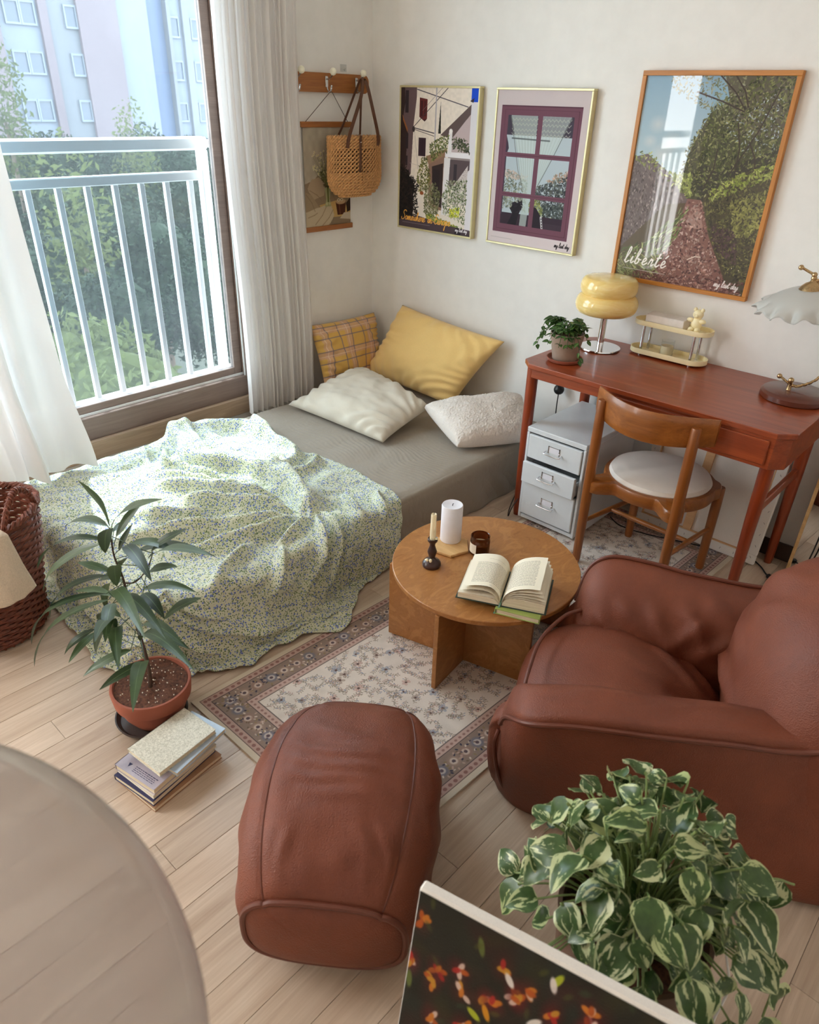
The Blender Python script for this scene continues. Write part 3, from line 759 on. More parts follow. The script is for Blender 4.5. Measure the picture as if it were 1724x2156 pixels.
def art_window():
    p = Paint(420, 545, (206, 192, 192)); p.a *= np.linspace(.97, 1.03, 545)[:, None, None].astype(np.float32)
    F = (112, 72, 86); F2 = (90, 56, 68)
    p.rect(.055,.092,.932,.925,F); p.line([(.1,.12),(.9,.12),(.9,.90),(.1,.90),(.1,.12)],.006,F2); p.rect(.06,.092,.932,.10,(86,52,66))
    p.rect(.13,.15,.86,.87,(178,190,196)); p.rect(.13,.15,.86,.275,(70,62,74))
    p.leaves([(.13,.50),(.3,.52),(.42,.57),(.42,.76),(.13,.76)], 500, .014, [(128,134,118),(150,150,130),(108,116,104)], 2); p.leaves([(.13,.49),(.42,.53),(.42,.56),(.13,.55)], 120, .014, [(188,170,158)], 3)
    p.leaves([(.5,.60),(.62,.57),(.72,.54),(.86,.5),(.86,.72),(.5,.72)], 700, .014, [(74,76,78),(96,100,92),(56,60,62)], 4); p.leaves([(.62,.55),(.74,.5),(.86,.47),(.86,.54),(.7,.56)], 150, .013, [(190,152,132),(150,140,124)], 5)
    p.leaves([(.47,.66),(.56,.66),(.72,.86),(.47,.86)], 520, .014, [(124,130,76),(150,152,96),(96,104,66)], 6); p.leaves([(.6,.7),(.86,.7),(.86,.80),(.66,.82)], 420, .014, [(70,76,74),(52,58,58),(92,98,92)], 7)
    p.leaves([(.70,.79),(.86,.79),(.86,.85),(.70,.84)], 120, .012, [(196,178,118),(170,156,100)], 8, ang=1.5)
    p.rect(.13,.785,.86,.87,(58,44,54)); p.rect(.47,.825,.86,.87,(66,52,62)); p.poly([(.13,.27),(.16,.33),(.17,.36),(.15,.40),(.15,.8),(.13,.8)], (70, 56, 70))
    def veil(q, al): p.poly(q, (196, 208, 202), al)
    veil([(.17,.15),(.47,.15),(.47,.60),(.45,.87),(.37,.87),(.39,.66),(.36,.58)], .62); veil([(.5,.15),(.83,.15),(.52,.62),(.5,.62)], .55)
    for k in range(7):
        t = k/6; p.line([(.18+.27*t,.15),(.37+.09*t,.62),(.38+.06*t,.87)], .005, (150, 164, 156), .6); p.line([(.51+.30*t,.15),(.50+.04*t,.58)], .005, (160, 172, 166), .5)
    for q in (.17,.20,.235,.262):
        for k in range(16):
            u = .19+.04*k
            p.line([(u,q),(u+.02,q+.014),(u+.04,q)], .006, (176, 178, 166), .75)
    p.line([(.83,.16),(.66,.42),(.53,.60)],.006,(110,114,110)); p.line([(.17,.16),(.3,.5),(.38,.62)],.006,(120,124,118)); p.line([(.2,.295),(.62,.30)],.012,(84,88,90),.8)
    p.poly([(.25,.76),(.28,.715),(.36,.71),(.38,.74),(.35,.8),(.33,.87),(.22,.87),(.28,.79)],(38,32,38)); p.leaves([(.25,.72),(.38,.70),(.38,.78),(.26,.77)],60,.02,[(40,34,40)],12,asp=.3)
    p.poly([(.49,.87),(.49,.725),(.55,.73),(.62,.79),(.64,.87)],(46,36,44)); p.line([(.615,.79),(.64,.87)],.022,(190,186,188)); 
    for k in range(4): p.dab(.62+.006*k,.80+.018*k,.008,.006,1.2,(40,32,40))
    p.rect(.475,.13,.525,.89,F); p.rect(.11,.385,.89,.415,F); p.rect(.11,.645,.89,.675,F); p.line([(.13,.4),(.86,.4)],.004,F2); p.line([(.13,.66),(.86,.66)],.004,F2)
    p.rect(.10,.13,.135,.89,F); p.rect(.855,.13,.89,.89,F); p.rect(.10,.12,.89,.152,F); p.rect(.10,.865,.89,.9,F)
    p.line([(.04,.965),(.3,.967)],.004,(180,168,166)); p.script('my last day', .80, .972, .019, (44, 38, 40), .0045, .25, .9)
    return p.a

def art_path():
    p = Paint(480, 640, (150, 178, 196)); H = p.h
    p.a[:] = (np.array((136, 170, 192))+(np.array((196, 212, 214))-np.array((136, 170, 192)))*np.linspace(0, 1.9, H)[:, None, None].clip(0, 1))/255
    for u, v, r_ in ((.14,.22,.08),(.26,.3,.09),(.2,.36,.1),(.1,.3,.06)): p.dab(u,v,r_,r_*.8,0,(222,218,212),.55,1.0)
    p.poly([(.36,.52),(.42,.30),(.5,.16),(.62,.1),(1,0),(1,.7),(.5,.7)], (82, 82, 62)); p.poly([(.55,.0),(1,0),(1,.25),(.7,.25)], (98, 92, 78))
    p.poly([(.5,.38),(.62,.42),(1,.3),(1,.75),(.55,.7)], (66, 62, 56))
    G = [(98, 104, 62), (122, 124, 78), (70, 76, 48), (140, 138, 96), (60, 60, 50)]
    p.leaves([(.36,.5),(.38,.32),(.5,.14),(.75,.0),(1,0),(1,.5),(.5,.55)], 3200, .011, G, 1); p.leaves([(.16,0),(.7,0),(.62,.2),(.4,.13),(.22,.07)], 480, .010, [(104,106,74),(130,130,100),(150,150,126)], 2)
    p.leaves([(.6,.2),(.95,.02),(1,.3),(.8,.36)], 260, .007, [(176,186,196),(160,168,176)], 31)
    for a, b_ in (((.52,0),(.72,.14)), ((.62,0),(.74,.13)), ((.38,.07),(.72,.15)), ((.92,.05),(.72,.42)), ((.8,.28),(.88,.42)), ((.7,.2),(.75,.42)), ((.56,.5),(.6,.32))): p.line([a, ((a[0]+b_[0])/2+.02, (a[1]+b_[1])/2), b_], .008, (66, 54, 52))
    p.poly([(0,.38),(.1,.36),(.28,.44),(.46,.56),(.47,.62),(.3,.82),(.0,1)], (112, 98, 96)); p.leaves([(0,.38),(.1,.37),(.46,.57),(.3,.8),(0,.95)], 1600, .010, [(130,116,112),(92,80,78),(148,134,128),(84,74,66)], 3, ang=1.5)
    p.leaves([(0,.36),(.12,.34),(.45,.53),(.47,.57),(.25,.46),(.0,.40)], 420, .012, [(150,156,86),(112,120,66),(170,172,110)], 4); p.leaves([(.28,.44),(.46,.44),(.48,.55),(.4,.53)], 320, .012, [(166,172,96),(140,148,82),(118,128,74)], 41)
    p.poly([(.3,.6),(.7,.55),(1,.8),(1,1),(0,1),(0,.85)], (96, 84, 66)); p.poly([(.46,.56),(.56,.56),(.66,.72),(.9,1),(.25,1),(.4,.78)], (134, 96, 88)); p.poly([(.5,.6),(.56,.6),(.62,.7),(.48,.7)], (168, 132, 122))
    p.leaves([(.47,.57),(.57,.57),(.7,.78),(1,1),(.2,1),(.4,.78)], 2200, .010, [(150,108,98),(112,76,72),(170,134,122),(92,64,62),(188,160,150)], 5, asp=.5)
    p.poly([(.57,.55),(.74,.44),(1,.36),(1,.98),(.86,.95),(.68,.74)], (80, 74, 58)); p.leaves([(.57,.55),(.74,.44),(1,.36),(1,.95),(.84,.9),(.68,.74)], 2600, .011, [(96,94,62),(76,72,54),(120,116,70),(60,54,50)], 6)
    p.leaves([(.6,.52),(.76,.43),(1,.36),(1,.43),(.8,.5),(.62,.56)], 640, .012, [(142,152,72),(120,132,62),(164,168,96)], 7); p.leaves([(.76,.56),(1,.48),(1,.7),(.84,.72)], 420, .013, [(146,142,84),(120,118,68)], 8)
    p.leaves([(.66,.66),(.86,.7),(.9,.86),(.72,.78)], 420, .012, [(70,54,58),(90,70,72)], 81)
    p.leaves([(.42,.62),(.48,.6),(.46,.72),(.3,.95),(.0,.99),(0,.86),(.2,.8)], 900, .020, [(126,140,84),(96,112,64),(158,166,112),(80,92,58)], 9, ang=2.2, asp=.18)
    p.leaves([(.0,.9),(.3,.86),(.34,.98),(0,1)], 220, .03, [(150,150,104),(110,110,80)], 10, ang=.6, asp=.16)
    p.line([(.55,.86),(.6,.84),(.64,.838)], .008, (226, 206, 190)); p.dab(.88,.87,.004,.004,0,(240,226,190)); p.dab(.93,.875,.004,.004,0,(240,226,190))
    p.leaves([(.2,.95),(1,.93),(1,1),(.1,1)], 300, .012, [(92,60,60),(120,84,78)], 11)
    p.script('libert\u00e9', .055, .925, .05, (246, 240, 232), .009, .25, 1.35); p.line([(.06,.955),(.40,.957)], .004, (196, 186, 178)); p.script('my last day', .78, .972, .02, (236, 226, 222), .0045, .25, .9)
    return p.a

def art_flowers():
    p = Paint(300, 470, (176, 164, 144)); p.grain(.05, (20, 14), 3)
    p.poly([(0,.56),(.3,.48),(.55,.6),(1,.66),(1,1),(0,1)], (140, 120, 96), wob=.02)
    p.poly([(.05,.6),(.15,.5),(.32,.5),(.44,.58),(.40,.68),(.2,.72)], (170, 148, 120), wob=.01); p.poly([(.0,.64),(.12,.66),(.3,.80),(.2,.86),(0,.84)], (156, 134, 106), wob=.01)
    p.poly([(.3,.78),(.7,.74),(1,.84),(1,.92),(.6,.92),(.4,.9)], (190, 156, 98)); p.poly([(.0,.84),(.3,.80),(.55,.78),(.62,.9),(.5,1),(0,1)], (190, 172, 144), wob=.01)
    for q in (((.02,.66),(.2,.84)), ((.1,.62),(.34,.72)), ((.2,.98),(.45,.8)), ((.35,1),(.6,.84)), ((.05,.9),(.25,.86)), ((.5,.64),(.66,.74)), ((.6,.62),(.72,.70))): p.line([q[0], ((q[0][0]+q[1][0])/2+.03, (q[0][1]+q[1][1])/2), q[1]], .016, (128, 106, 82), .5)
    p.poly([(.42,.60),(.56,.60),(.53,.72),(.56,.80),(.42,.80),(.45,.72)], (160, 158, 116)); p.line([(.49,.6),(.5,.78)],.03,(104,106,62)); p.dab(.49,.77,.06,.03,0,(200,196,150),.6)
    p.leaves([(.32,.44),(.6,.40),(.6,.6),(.42,.6)], 340, .018, [(70,72,40),(96,96,58),(52,54,32)], 2, asp=.25)
    r = np.random.default_rng(4)
    for k in range(64):
        u = .18+.5*r.random(); v = .20+.27*r.random()
        p.line([(.48,.58),((u+.48)/2+.02*r.normal(),(v+.55)/2),(u,v)], .004, (112, 112, 72), .8); p.dab(u, v, .022, .014, r.random()*3, (222, 216, 186)); p.dab(u, v, .009, .008, 0, (180, 160, 62))
    p.poly([(.66,.76),(.90,.76),(.87,.90),(.70,.90)], (84, 50, 36)); p.line([(.74,.78),(.76,.89)],.02,(120,74,52)); p.dab(.78,.76,.13,.05,0,(186,156,120))
    for u in (.73,.80): p.dab(u,.74,.035,.03,0,(216,206,176)); p.dab(u,.74,.018,.016,0,(140,112,80))
    p.poly([(.9,.78),(1,.72),(1,.86),(.92,.88)],(56,44,38)); p.poly([(.75,.94),(.85,.88),(1,.88),(1,.96)],(196,180,156))
    return p.a

def art_daubs():
    p = Paint(700, 520, (28, 28, 20)); r = np.random.default_rng(21); q = p.w/p.h
    for k in range(260):
        c = [(34,36,24),(24,26,18),(44,28,20),(56,22,18),(32,44,40),(46,44,20)][r.integers(6)]; p.dab(r.random(), r.random(), .03+.05*r.random(), .02+.03*r.random(), r.random()*3, c, .5, .8)
    for k in range(110):
        u, v = r.random(), .06+.94*r.random(); p.dab(u, v, .045, .035, r.random()*3, [(92,18,20),(110,20,22),(80,26,18)][k % 3], .75, .9)
        for m in range(5):
            a = r.random()*6.3; rr = .019*r.random(); c = [(170,80,24),(190,112,34),(160,34,30),(184,132,40),(206,180,166)][r.integers(5)]
            p.dab(u+rr*cos(a), v+rr*sin(a)*q, .015, .0085, a, c, .95, .4)
    for k in range(70):
        u, v = r.random(), .04+.9*r.random(); a = r.random()*3; p.dab(u, v, .020+.008*r.random(), .010, a, [(214,204,200),(198,176,40),(168,178,40),(222,214,206),(92,104,48),(206,140,30)][r.integers(6)], .95, .35)
    for k in range(70): p.dab(r.random(), r.random(), .018, .009, r.random()*3, [(66,72,34),(48,60,40),(84,84,34)][k % 3], .6, .6)
    return p.a

def art_rug():
    w, h = 640, 1640; p = Paint(w, h, (218, 207, 196)); q = w/h; r = np.random.default_rng(5)
    p.grain(.03, (80, 30), 1)
    def motif(u, v, s, c, petals=5):
        for k in range(petals):
            a = k*2*pi/petals+r.random(); p.dab(u+s*cos(a), v+s*q*sin(a), s*.75, s*.6, a, c, .85, .5)
            p.dab(u+s*cos(a), v+s*q*sin(a), s*.4, s*.3, a, (226,216,204), .5, .6)
        p.dab(u, v, s*.5, s*.5, 0, (96,74,70), .9)
    C = [(132,138,154), (190,152,142), (150,130,118), (116,124,146), (172,140,130)]
    for k in range(22*46):
        u, v = .19+.62*(k % 22+r.random())/22, .065+.87*(k//22+r.random())/46; a = r.random()*6.3; pts = [(u, v)]
        for m in range(4+k % 4):
            a += r.normal()*.55; u += .0085*cos(a); v += .0085*q*sin(a); pts.append((u, v))
            p.dab(u+.006*cos(a+1.4), v+.006*q*sin(a+1.4), .0048, .0022, a+1, C[r.integers(5)], .85)
            p.dab(u+.006*cos(a-1.4), v+.006*q*sin(a-1.4), .0048, .0022, a-1, [(120,112,100),(150,136,118)][m % 2], .8)
        p.line(pts, .0018, (150, 134, 120), .8)
        if k % 6 == 0: motif(u, v, .0085+.005*r.random(), C[r.integers(5)])
    def band(m0, m1, c, al=1.0):
        a, b_ = m0, m1
        for rc in ((a,a*q,1-a,b_*q), (a,1-b_*q,1-a,1-a*q), (a,a*q,b_,1-a*q), (1-b_,a*q,1-a,1-a*q)): p.rect(*rc, c, al)
    def along(m, step, f):
        k = m
        while k < 1-m: f(k, m*q, 0); f(k, 1-m*q, 0); k += step
        k = m*q
        while k < 1-m*q: f(m, k, pi/2); f(1-m, k, pi/2); k += step*q
    band(0, .025, (206,192,172)); band(.022, .055, (182,152,140)); band(.055, .145, (142,124,113)); band(.145, .175, (190,162,150)); band(.175, .18, (122,108,104))
    band(.022,.025,(120,100,94)); band(.053,.057,(96,82,80)); band(.143,.147,(96,82,80))
    along(.038, .026, lambda u, v, a: p.dab(u, v, .009, .008, a, (138,100,94), .9)); along(.16, .022, lambda u, v, a: p.dab(u, v, .007, .006, a, (146,112,106), .9))
    k = [0]
    def big(u, v, a):
        k[0] += 1; j = k[0]
        p.dab(u, v, .030, .030, a, [(154,124,112),(108,110,128),(166,140,124)][j % 3], .85, .5); p.dab(u, v, .017, .017, a, (206,188,174), .8); p.dab(u, v, .008, .008, 0, (84,70,76), .9)
        for m in range(9):
            b_ = r.random()*6.3; rr = .026+.014*r.random(); p.dab(u+rr*cos(b_), v+rr*q*sin(b_), .007, .004, b_, [(214,196,180),(64,62,78),(186,156,142),(140,122,90)][r.integers(4)], .9)
    along(.10, .062, big)
    for side in range(900):
        m = .06+.08*r.random(); t = r.random()
        u, v = [(t, m*q), (t, 1-m*q), (m, t), (1-m, t)][r.integers(4)]
        if min(u, 1-u, v/q, (1-v)/q) < .057: continue
        p.dab(u, v, .006, .0032, r.random()*3, [(206,188,172),(70,66,80),(168,142,126),(110,92,74)][r.integers(4)], .8)
    return p.a

def art_page(seed, title=True):
    p = Paint(220, 330, (236, 228, 208)); r = np.random.default_rng(seed); v = .12
    if title:
        u = .32
        while u < .66: 
            L = .015+.03*r.random(); p.line([(u, .17), (u+L, .17)], .007, (150, 140, 126), .9); u += L+.015
        v = .30
    while v < .9:
        u = .14
        while u < .86:
            L = .02+.055*r.random(); p.line([(u, v), (min(.87, u+L), v)], .013, (96, 88, 80), .9); u += L+.02
        v += .036
    p.line([(.48, .95), (.52, .95)], .006, (140, 130, 118)); return p.a
# ------------------------------------------------------------------ measuring: a photographed point and one known coordinate give a place in the room
_F = 1506.57
def ray(u, v):
    return _rt2*((u-862)/_F) - _up2*((v-1078)/_F) + _fw
def at(u, v, axis, val):
    d = ray(u, v); t = (val-CAM_LOC[axis])/d[axis]; return np.array(CAM_LOC)+t*np.array(d)

# ------------------------------------------------------------------ rug, bed, blanket, pillows
def rounded_rect(x0, y0, x1, y1, r, n=6, rs=None):
    rs = rs or (r,)*4; out = []
    for (cx, cy, a0, q) in ((x1-rs[0], y0+rs[0], -pi/2, rs[0]), (x1-rs[1], y1-rs[1], 0, rs[1]), (x0+rs[2], y1-rs[2], pi/2, rs[2]), (x0+rs[3], y0+rs[3], pi, rs[3])):
        for k in range(n+1): out.append((cx+q*cos(a0+pi/2*k/n), cy+q*sin(a0+pi/2*k/n)))
    return out
M['rug'] = image_mat('woven_rug', art_rug(), .95, .1, .5)
RC = [np.array(p) for p in ((1.39, -2.138), (2.165, -2.138), (2.262, -.085), (1.487, -.085))]
b = MB(); nu, nv = 12, 30; top = np.zeros((nu, nv, 3))
for i in range(nu):
    for j in range(nv):
        s_, t_ = i/(nu-1), 1-j/(nv-1)
        p = (RC[0]*(1-s_)+RC[1]*s_)*(1-t_)+(RC[3]*(1-s_)+RC[2]*s_)*t_; top[i, j] = (p[0], p[1], .007)
b.grid(top[:, ::-1])
b.uv = {k: [(u, v) for u, v in q] for k, q in b.uv.items()}
edge = np.concatenate([top[:, 0], top[1:, -1], top[-2::-1, -1][:0], ])
ring = [RC[0], RC[1], RC[2], RC[3]]
for k in range(4):
    a, c = ring[k], ring[(k+1) % 4]
    b.add([(a[0], a[1], 0), (c[0], c[1], 0), (c[0], c[1], .007), (a[0], a[1], .007)], [(0, 1, 2, 3)], [((.002, .002), (.004, .002), (.004, .004), (.002, .004))])
solo('rug', b, M['rug'], 'cream floral rug with a dark patterned border under the round table', 'rug', False, loc=(1.83, -1.1, 0))

BX0, BX1, BY0, BY1, BZ = .135, 1.262, -2.13, -.012, .238
poly = np.array(rounded_rect(BX0, BY0, BX1, BY1, .05, 5, (.24, .05, .05, .06)))
b = MB(); cen = np.array(((BX0+BX1)/2, (BY0+BY1)/2)); lv = [(0.012, 0.0), (0, .012), (0, .10), (-.004, .19), (.006, .222), (.02, .234), (.045, BZ)]
rows = []
for ins, z in lv:
    d = poly-cen; L = np.linalg.norm(d, axis=1, keepdims=True); rows.append(np.c_[poly-d/L*ins, np.full(len(poly), z)])
for ins in (.12, .3, .5): rows.append(np.c_[poly+(cen-poly)*ins, np.full(len(poly), BZ)])
b.grid(np.array(rows).transpose(1, 0, 2), cu=True, uv=False)
mt = thing('mattress', 'low mattress on the floor by the window fitted with a grey-brown sheet', 'mattress', (cen[0], cen[1], 0))
part('mattress_core', b, M['sheet'], mt)
# the fitted sheet, with its ripples, over the visible head end
nu, nv = 120, 280; P = np.zeros((nu, nv, 3)); u = np.linspace(0, 1, nu); v = np.linspace(0, 1, nv); U, V = np.meshgrid(u, v, indexing='ij')
D = U*(BX1-BX0-.03+.05+.20)          # cloth distance from the window side, turning over the right edge
X = BX0+.02+D; Y = BY1-.006+V*(-1.42); r0 = .045
over = X-(BX1-r0); ang = np.clip(over/r0, 0, pi/2); fall = np.clip(over-r0*pi/2, 0, None)
PX = np.where(over > 0, BX1-r0+r0*np.sin(ang), X)+.004; PZ = BZ+.003-np.where(over > 0, r0*(1-np.cos(ang)), 0)-fall
rip = .0046*np.sin(150*(Y+.22*X)+5*fnoise(7*X, 5*Y, 3))*smoothstep(-.45, -.7, Y)*smoothstep(.03, -.05, over)*(.55+.45*fnoise(6*X, 6*Y, 9))
rip2 = .006*fnoise(9*X, 9*Y, 21)*smoothstep(-.2, -.6, Y)
hang = .006*np.sin(30*Y+34*PZ+2*fnoise(8*Y, 9*PZ, 2))*smoothstep(.02, .10, fall)
P[..., 0] = PX+hang; P[..., 1] = Y; P[..., 2] = np.maximum(PZ, .004)+np.where(over > 0, 0, np.abs(rip)+np.abs(rip2)*.6)
part('fitted_sheet', MB().grid(P[:, ::-1]), M['sheet'], mt, sharp=None)

def rugz(x, y):
    '''height of the rug under a point, else the floor'''
    return np.where((x > 1.375) & (y > -2.15) & (x < 2.19+.05*(y+2.138)) & (y < -.075), .0085, .001)
# blanket with small flowers
t = NT('floral_cotton'); vec = t.coord('Object')
v1 = t.n('ShaderNodeTexVoronoi'); v1.inputs['Scale'].default_value = 115; t.l(vec, v1.inputs['Vector'])
v2 = t.n('ShaderNodeTexVoronoi'); v2.inputs['Scale'].default_value = 190; t.l(vec, v2.inputs['Vector'])
n1 = t.noise(vec, 150, 3)
cr = t.n('ShaderNodeSeparateColor'); t.l(v2.outputs['Color'], cr.inputs[0])
leafmask = t.math('MULTIPLY', t.math('LESS_THAN', t.math('ADD', v2.outputs['Distance'], t.math('MULTIPLY', n1, .3)), .60), t.math('GREATER_THAN', cr.outputs[0], .42))
lc = t.mix(cr.outputs[1], srgb(78, 104, 74), srgb(134, 152, 104))
base = t.mix(leafmask, srgb(206, 208, 184), lc)
cf = t.n('ShaderNodeSeparateColor'); t.l(v1.outputs['Color'], cf.inputs[0])
flmask = t.math('MULTIPLY', t.math('LESS_THAN', t.math('ADD', v1.outputs['Distance'], t.math('MULTIPLY', n1, .25)), .50), t.math('GREATER_THAN', cf.outputs[0], .45))
base = t.mix(flmask, base, t.mix(cf.outputs[1], srgb(98, 114, 184), srgb(134, 152, 204)))
weave = t.noise(vec, 900, 2)
t.set(base, .9, spec=.15, sheen=.15); nb = t.bump(weave, .2, .0006); t.bump(t.noise(vec, 42, 4), .25, .006, nb)
M['floral'] = t.m

def ridge(X, Y, pts, w, h, one=0.0, ends=(1, 1), n=6):
    """a fold of cloth along a line; one-sided steepness leaves a sharp lee side"""
    p = catmull(np.array(pts, float), n); best = np.full(X.shape, 9.0); par = np.zeros(X.shape); sd = np.zeros(X.shape)
    for i in range(len(p)-1):
        a, c = p[i], p[i+1]; d = c-a; L = max(1e-9, d@d); tt = np.clip(((X-a[0])*d[0]+(Y-a[1])*d[1])/L, 0, 1)
        ex, ey = X-a[0]-tt*d[0], Y-a[1]-tt*d[1]; dist = np.hypot(ex, ey); m = dist < best
        best = np.where(m, dist, best); par = np.where(m, (i+tt)/(len(p)-1), par); sd = np.where(m, np.sign(d[0]*ey-d[1]*ex), sd)
    ww = w*np.where(sd > 0, 1+one, 1-one); k = np.exp(-(best/ww)**2)
    e = np.ones_like(par)
    if ends[0] == 0: e = e*smoothstep(0, .3, par)
    if ends[1] == 0: e = e*smoothstep(1, .6, par)
    return h*k*e
nu, nv = 230, 210; s_ = np.linspace(0, 1, nu)[:, None]*np.ones((1, nv)); t_ = np.linspace(0, 1, nv)[None]*np.ones((nu, 1))
topx = np.array([.05, .10, .18, .33, .46, .60, .80, 1.0, 1.2, 1.31, 1.42, 1.6]); topy = np.array([-1.40, -1.24, -1.12, -1.045, -1.075, -1.10, -1.05, -1.05, -1.07, -1.10, -1.16, -1.22])
lef = .15+.0*t_
rig = BX1+.27+.10*np.exp(-((t_-.30)/.10)**2)-.06*np.exp(-(t_/.09)**2)
cx = lef+(rig-lef)*s_
ytop = np.interp(cx, topx, topy); yfoot = BY0-.275-.03*np.sin(3*cx)
cy = ytop+(yfoot-ytop)*t_
# bed outline with a rounded foot corner; cloth beyond it turns over the edge
rc = .24; ax = cx-(BX1-rc); ay = (BY0+rc)-cy
inx = ax > 0; iny = ay > 0
dout = np.where(inx & iny, np.maximum(ax, ay)-rc+.12*rc*np.sin(2*np.arctan2(np.maximum(ay, 0), np.maximum(ax, 1e-6)))**2*0, np.where(inx, ax-rc, np.where(iny, ay-rc, -1)))
dout = np.maximum(dout, np.maximum(np.where(~iny, cx-BX1, -1), np.where(~inx, BY0-cy, -1)))
phi = np.arctan2(np.maximum(ay, 0), np.maximum(ax, 1e-6))
nx_ = np.where(inx & iny, np.cos(phi), np.where(inx, 1, 0)); ny_ = np.where(inx & iny, -np.sin(phi), np.where(iny, -1, 0))
r0 = .05; e0 = dout+r0                      # turning starts r0 before the edge
basex = np.where(inx & iny, BX1-rc+np.cos(phi)*np.minimum(np.maximum(ax, ay), rc-r0), np.where(inx, np.minimum(cx, BX1-r0), cx))
basey = np.where(inx & iny, BY0+rc-np.sin(phi)*np.minimum(np.maximum(ax, ay), rc-r0), np.where(iny, np.maximum(cy, BY0+r0), cy))
ang = np.clip(e0/r0, 0, pi/2); fall = np.clip(e0-r0*pi/2, 0, None)
flare = .20+.10*np.sin(9*cx-7*cy)
flare = np.where((basey < BY0+.06) & (basex < .72), .06, flare)
outw = np.where(e0 > 0, r0*np.sin(ang), 0)+fall*flare+.014
zz = BZ+.018-np.where(e0 > 0, r0*(1-np.cos(ang)), 0)-fall*np.sqrt(np.maximum(.2, 1-flare**2))
spread = np.clip(.012-zz, 0, None); outw = outw+spread*.8; zz = np.maximum(zz, .010+.010*np.abs(np.sin(40*(cx-cy)))*(spread > 0))
H = np.zeros_like(cx); A = lambda *q, **k: ridge(cx, cy, *q, **k)
H += A([(.13,-1.41),(.33,-1.455),(.48,-1.50),(.62,-1.42),(.67,-1.39),(.80,-1.36),(.93,-1.36),(1.02,-1.39),(1.09,-1.43)], .034, .100, .3)
H += A([(.16,-1.34),(.36,-1.40),(.52,-1.43),(.64,-1.345),(.76,-1.31),(.88,-1.32),(1.0,-1.37)], .022, .060, -.25)
H += A([(.15,-1.36),(.16,-1.25),(.22,-1.17),(.33,-1.10),(.40,-1.10)], .045, .046, .2)
H += A([(.33,-1.09),(.50,-1.12),(.63,-1.13),(.72,-1.17),(.76,-1.24),(.77,-1.31)], .024, .060, .35)
H += A([(.24,-1.30),(.40,-1.30),(.56,-1.27),(.68,-1.20)], .05, .030)
H += A([(.80,-1.12),(.84,-1.2),(.83,-1.28),(.88,-1.34)], .022, .040, .2)
H += A([(.92,-1.16),(.98,-1.26),(1.05,-1.36)], .05, .022)
for q, w_, h_, o_ in (
    ([(1.09,-1.43),(.95,-1.55),(.80,-1.66),(.66,-1.76)], .022, .036, .35), ([(1.0,-1.40),(.82,-1.53),(.62,-1.66),(.48,-1.75)], .018, .030, .3),
    ([(.92,-1.42),(.74,-1.53),(.52,-1.62),(.40,-1.68)], .016, .020, .2), ([(.78,-1.42),(.60,-1.52),(.44,-1.57),(.32,-1.62)], .016, .018, .2),
    ([(1.10,-1.44),(1.05,-1.62),(.96,-1.80),(.84,-1.94)], .024, .034, .3), ([(1.10,-1.46),(1.10,-1.64),(1.05,-1.80),(.96,-1.97)], .020, .024, .3),
    ([(.90,-1.66),(.80,-1.80),(.66,-1.92)], .024, .024, .3), ([(1.0,-1.72),(.9,-1.88),(.76,-2.02)], .02, .02, .3),
    ([(1.12,-1.44),(1.17,-1.56),(1.20,-1.70)], .018, .020, .2), ([(.30,-1.46),(.44,-1.56),(.60,-1.58)], .013, .016, .2), ([(.22,-1.48),(.36,-1.58),(.50,-1.62)], .012, .016, .2),
    ([(.20,-1.55),(.32,-1.63),(.44,-1.68)], .012, .012, 0), ([(.26,-1.42),(.40,-1.50),(.50,-1.54)], .012, .014, 0),
    ([(1.13,-1.42),(1.24,-1.50),(1.34,-1.58),(1.46,-1.64)], .014, .024, .3), ([(1.12,-1.40),(1.24,-1.44),(1.36,-1.50),(1.50,-1.54)], .014, .026, .3),
    ([(1.13,-1.38),(1.24,-1.39),(1.36,-1.43),(1.50,-1.46)], .012, .022, .3), ([(1.06,-1.22),(1.16,-1.27),(1.26,-1.28)], .016, .018, .2), ([(1.15,-1.12),(1.22,-1.18),(1.32,-1.22)], .014, .016, .2),
    ([(1.20,-1.62),(1.28,-1.72),(1.40,-1.80)], .014, .020, .2), ([(1.12,-1.66),(1.18,-1.84),(1.26,-1.98)], .018, .014, .2)):
    H += A(q, w_*.85, h_*2.7, o_*1.4, (0, 0))
skew = np.where(e0 > 0, 1, 0)
# tumbled folds lying sideways on the hanging parts
for q, w_, h_ in (([(.95,-2.24),(1.12,-2.22),(1.34,-2.05),(1.44,-1.85)], .014, .030), ([(.90,-2.30),(1.10,-2.30),(1.38,-2.14),(1.50,-1.9)], .012, .026), ([(1.08,-2.19),(1.26,-2.08),(1.36,-1.9)], .012, .022),
                  ([(1.40,-1.95),(1.46,-1.75),(1.50,-1.55)], .016, .030), ([(1.47,-1.8),(1.52,-1.62),(1.56,-1.5)], .014, .028), ([(.7,-2.27),(.95,-2.33),(1.15,-2.36)], .014, .02)):
    H += A(q, w_, h_*1.3, .3, (0, 0))
H += .009*wrk(9*cx+5*cy, 5*cy-3*cx, 44)*smoothstep(-1.15, -1.35, cy)+.005*fnoise(26*cx, 26*cy, 4)+.0022*fnoise(70*cx, 60*cy, 5, 2)
H += np.where(e0 > 0, .010*np.sin(16*cx-20*cy+3*fnoise(5*cx, 5*cy, 8))*smoothstep(.02, .12, e0), 0)
H = np.where(H > 0, .098*np.tanh(H/.098), H); H = np.maximum(H, -.003)
nz = np.cos(ang); no = np.sin(ang)
P = np.stack([basex+nx_*(outw+H*no), basey+ny_*(outw+H*no), zz+H*nz], -1); P[..., 2] = np.maximum(P[..., 2], .004+rugz(P[..., 0], P[..., 1]))
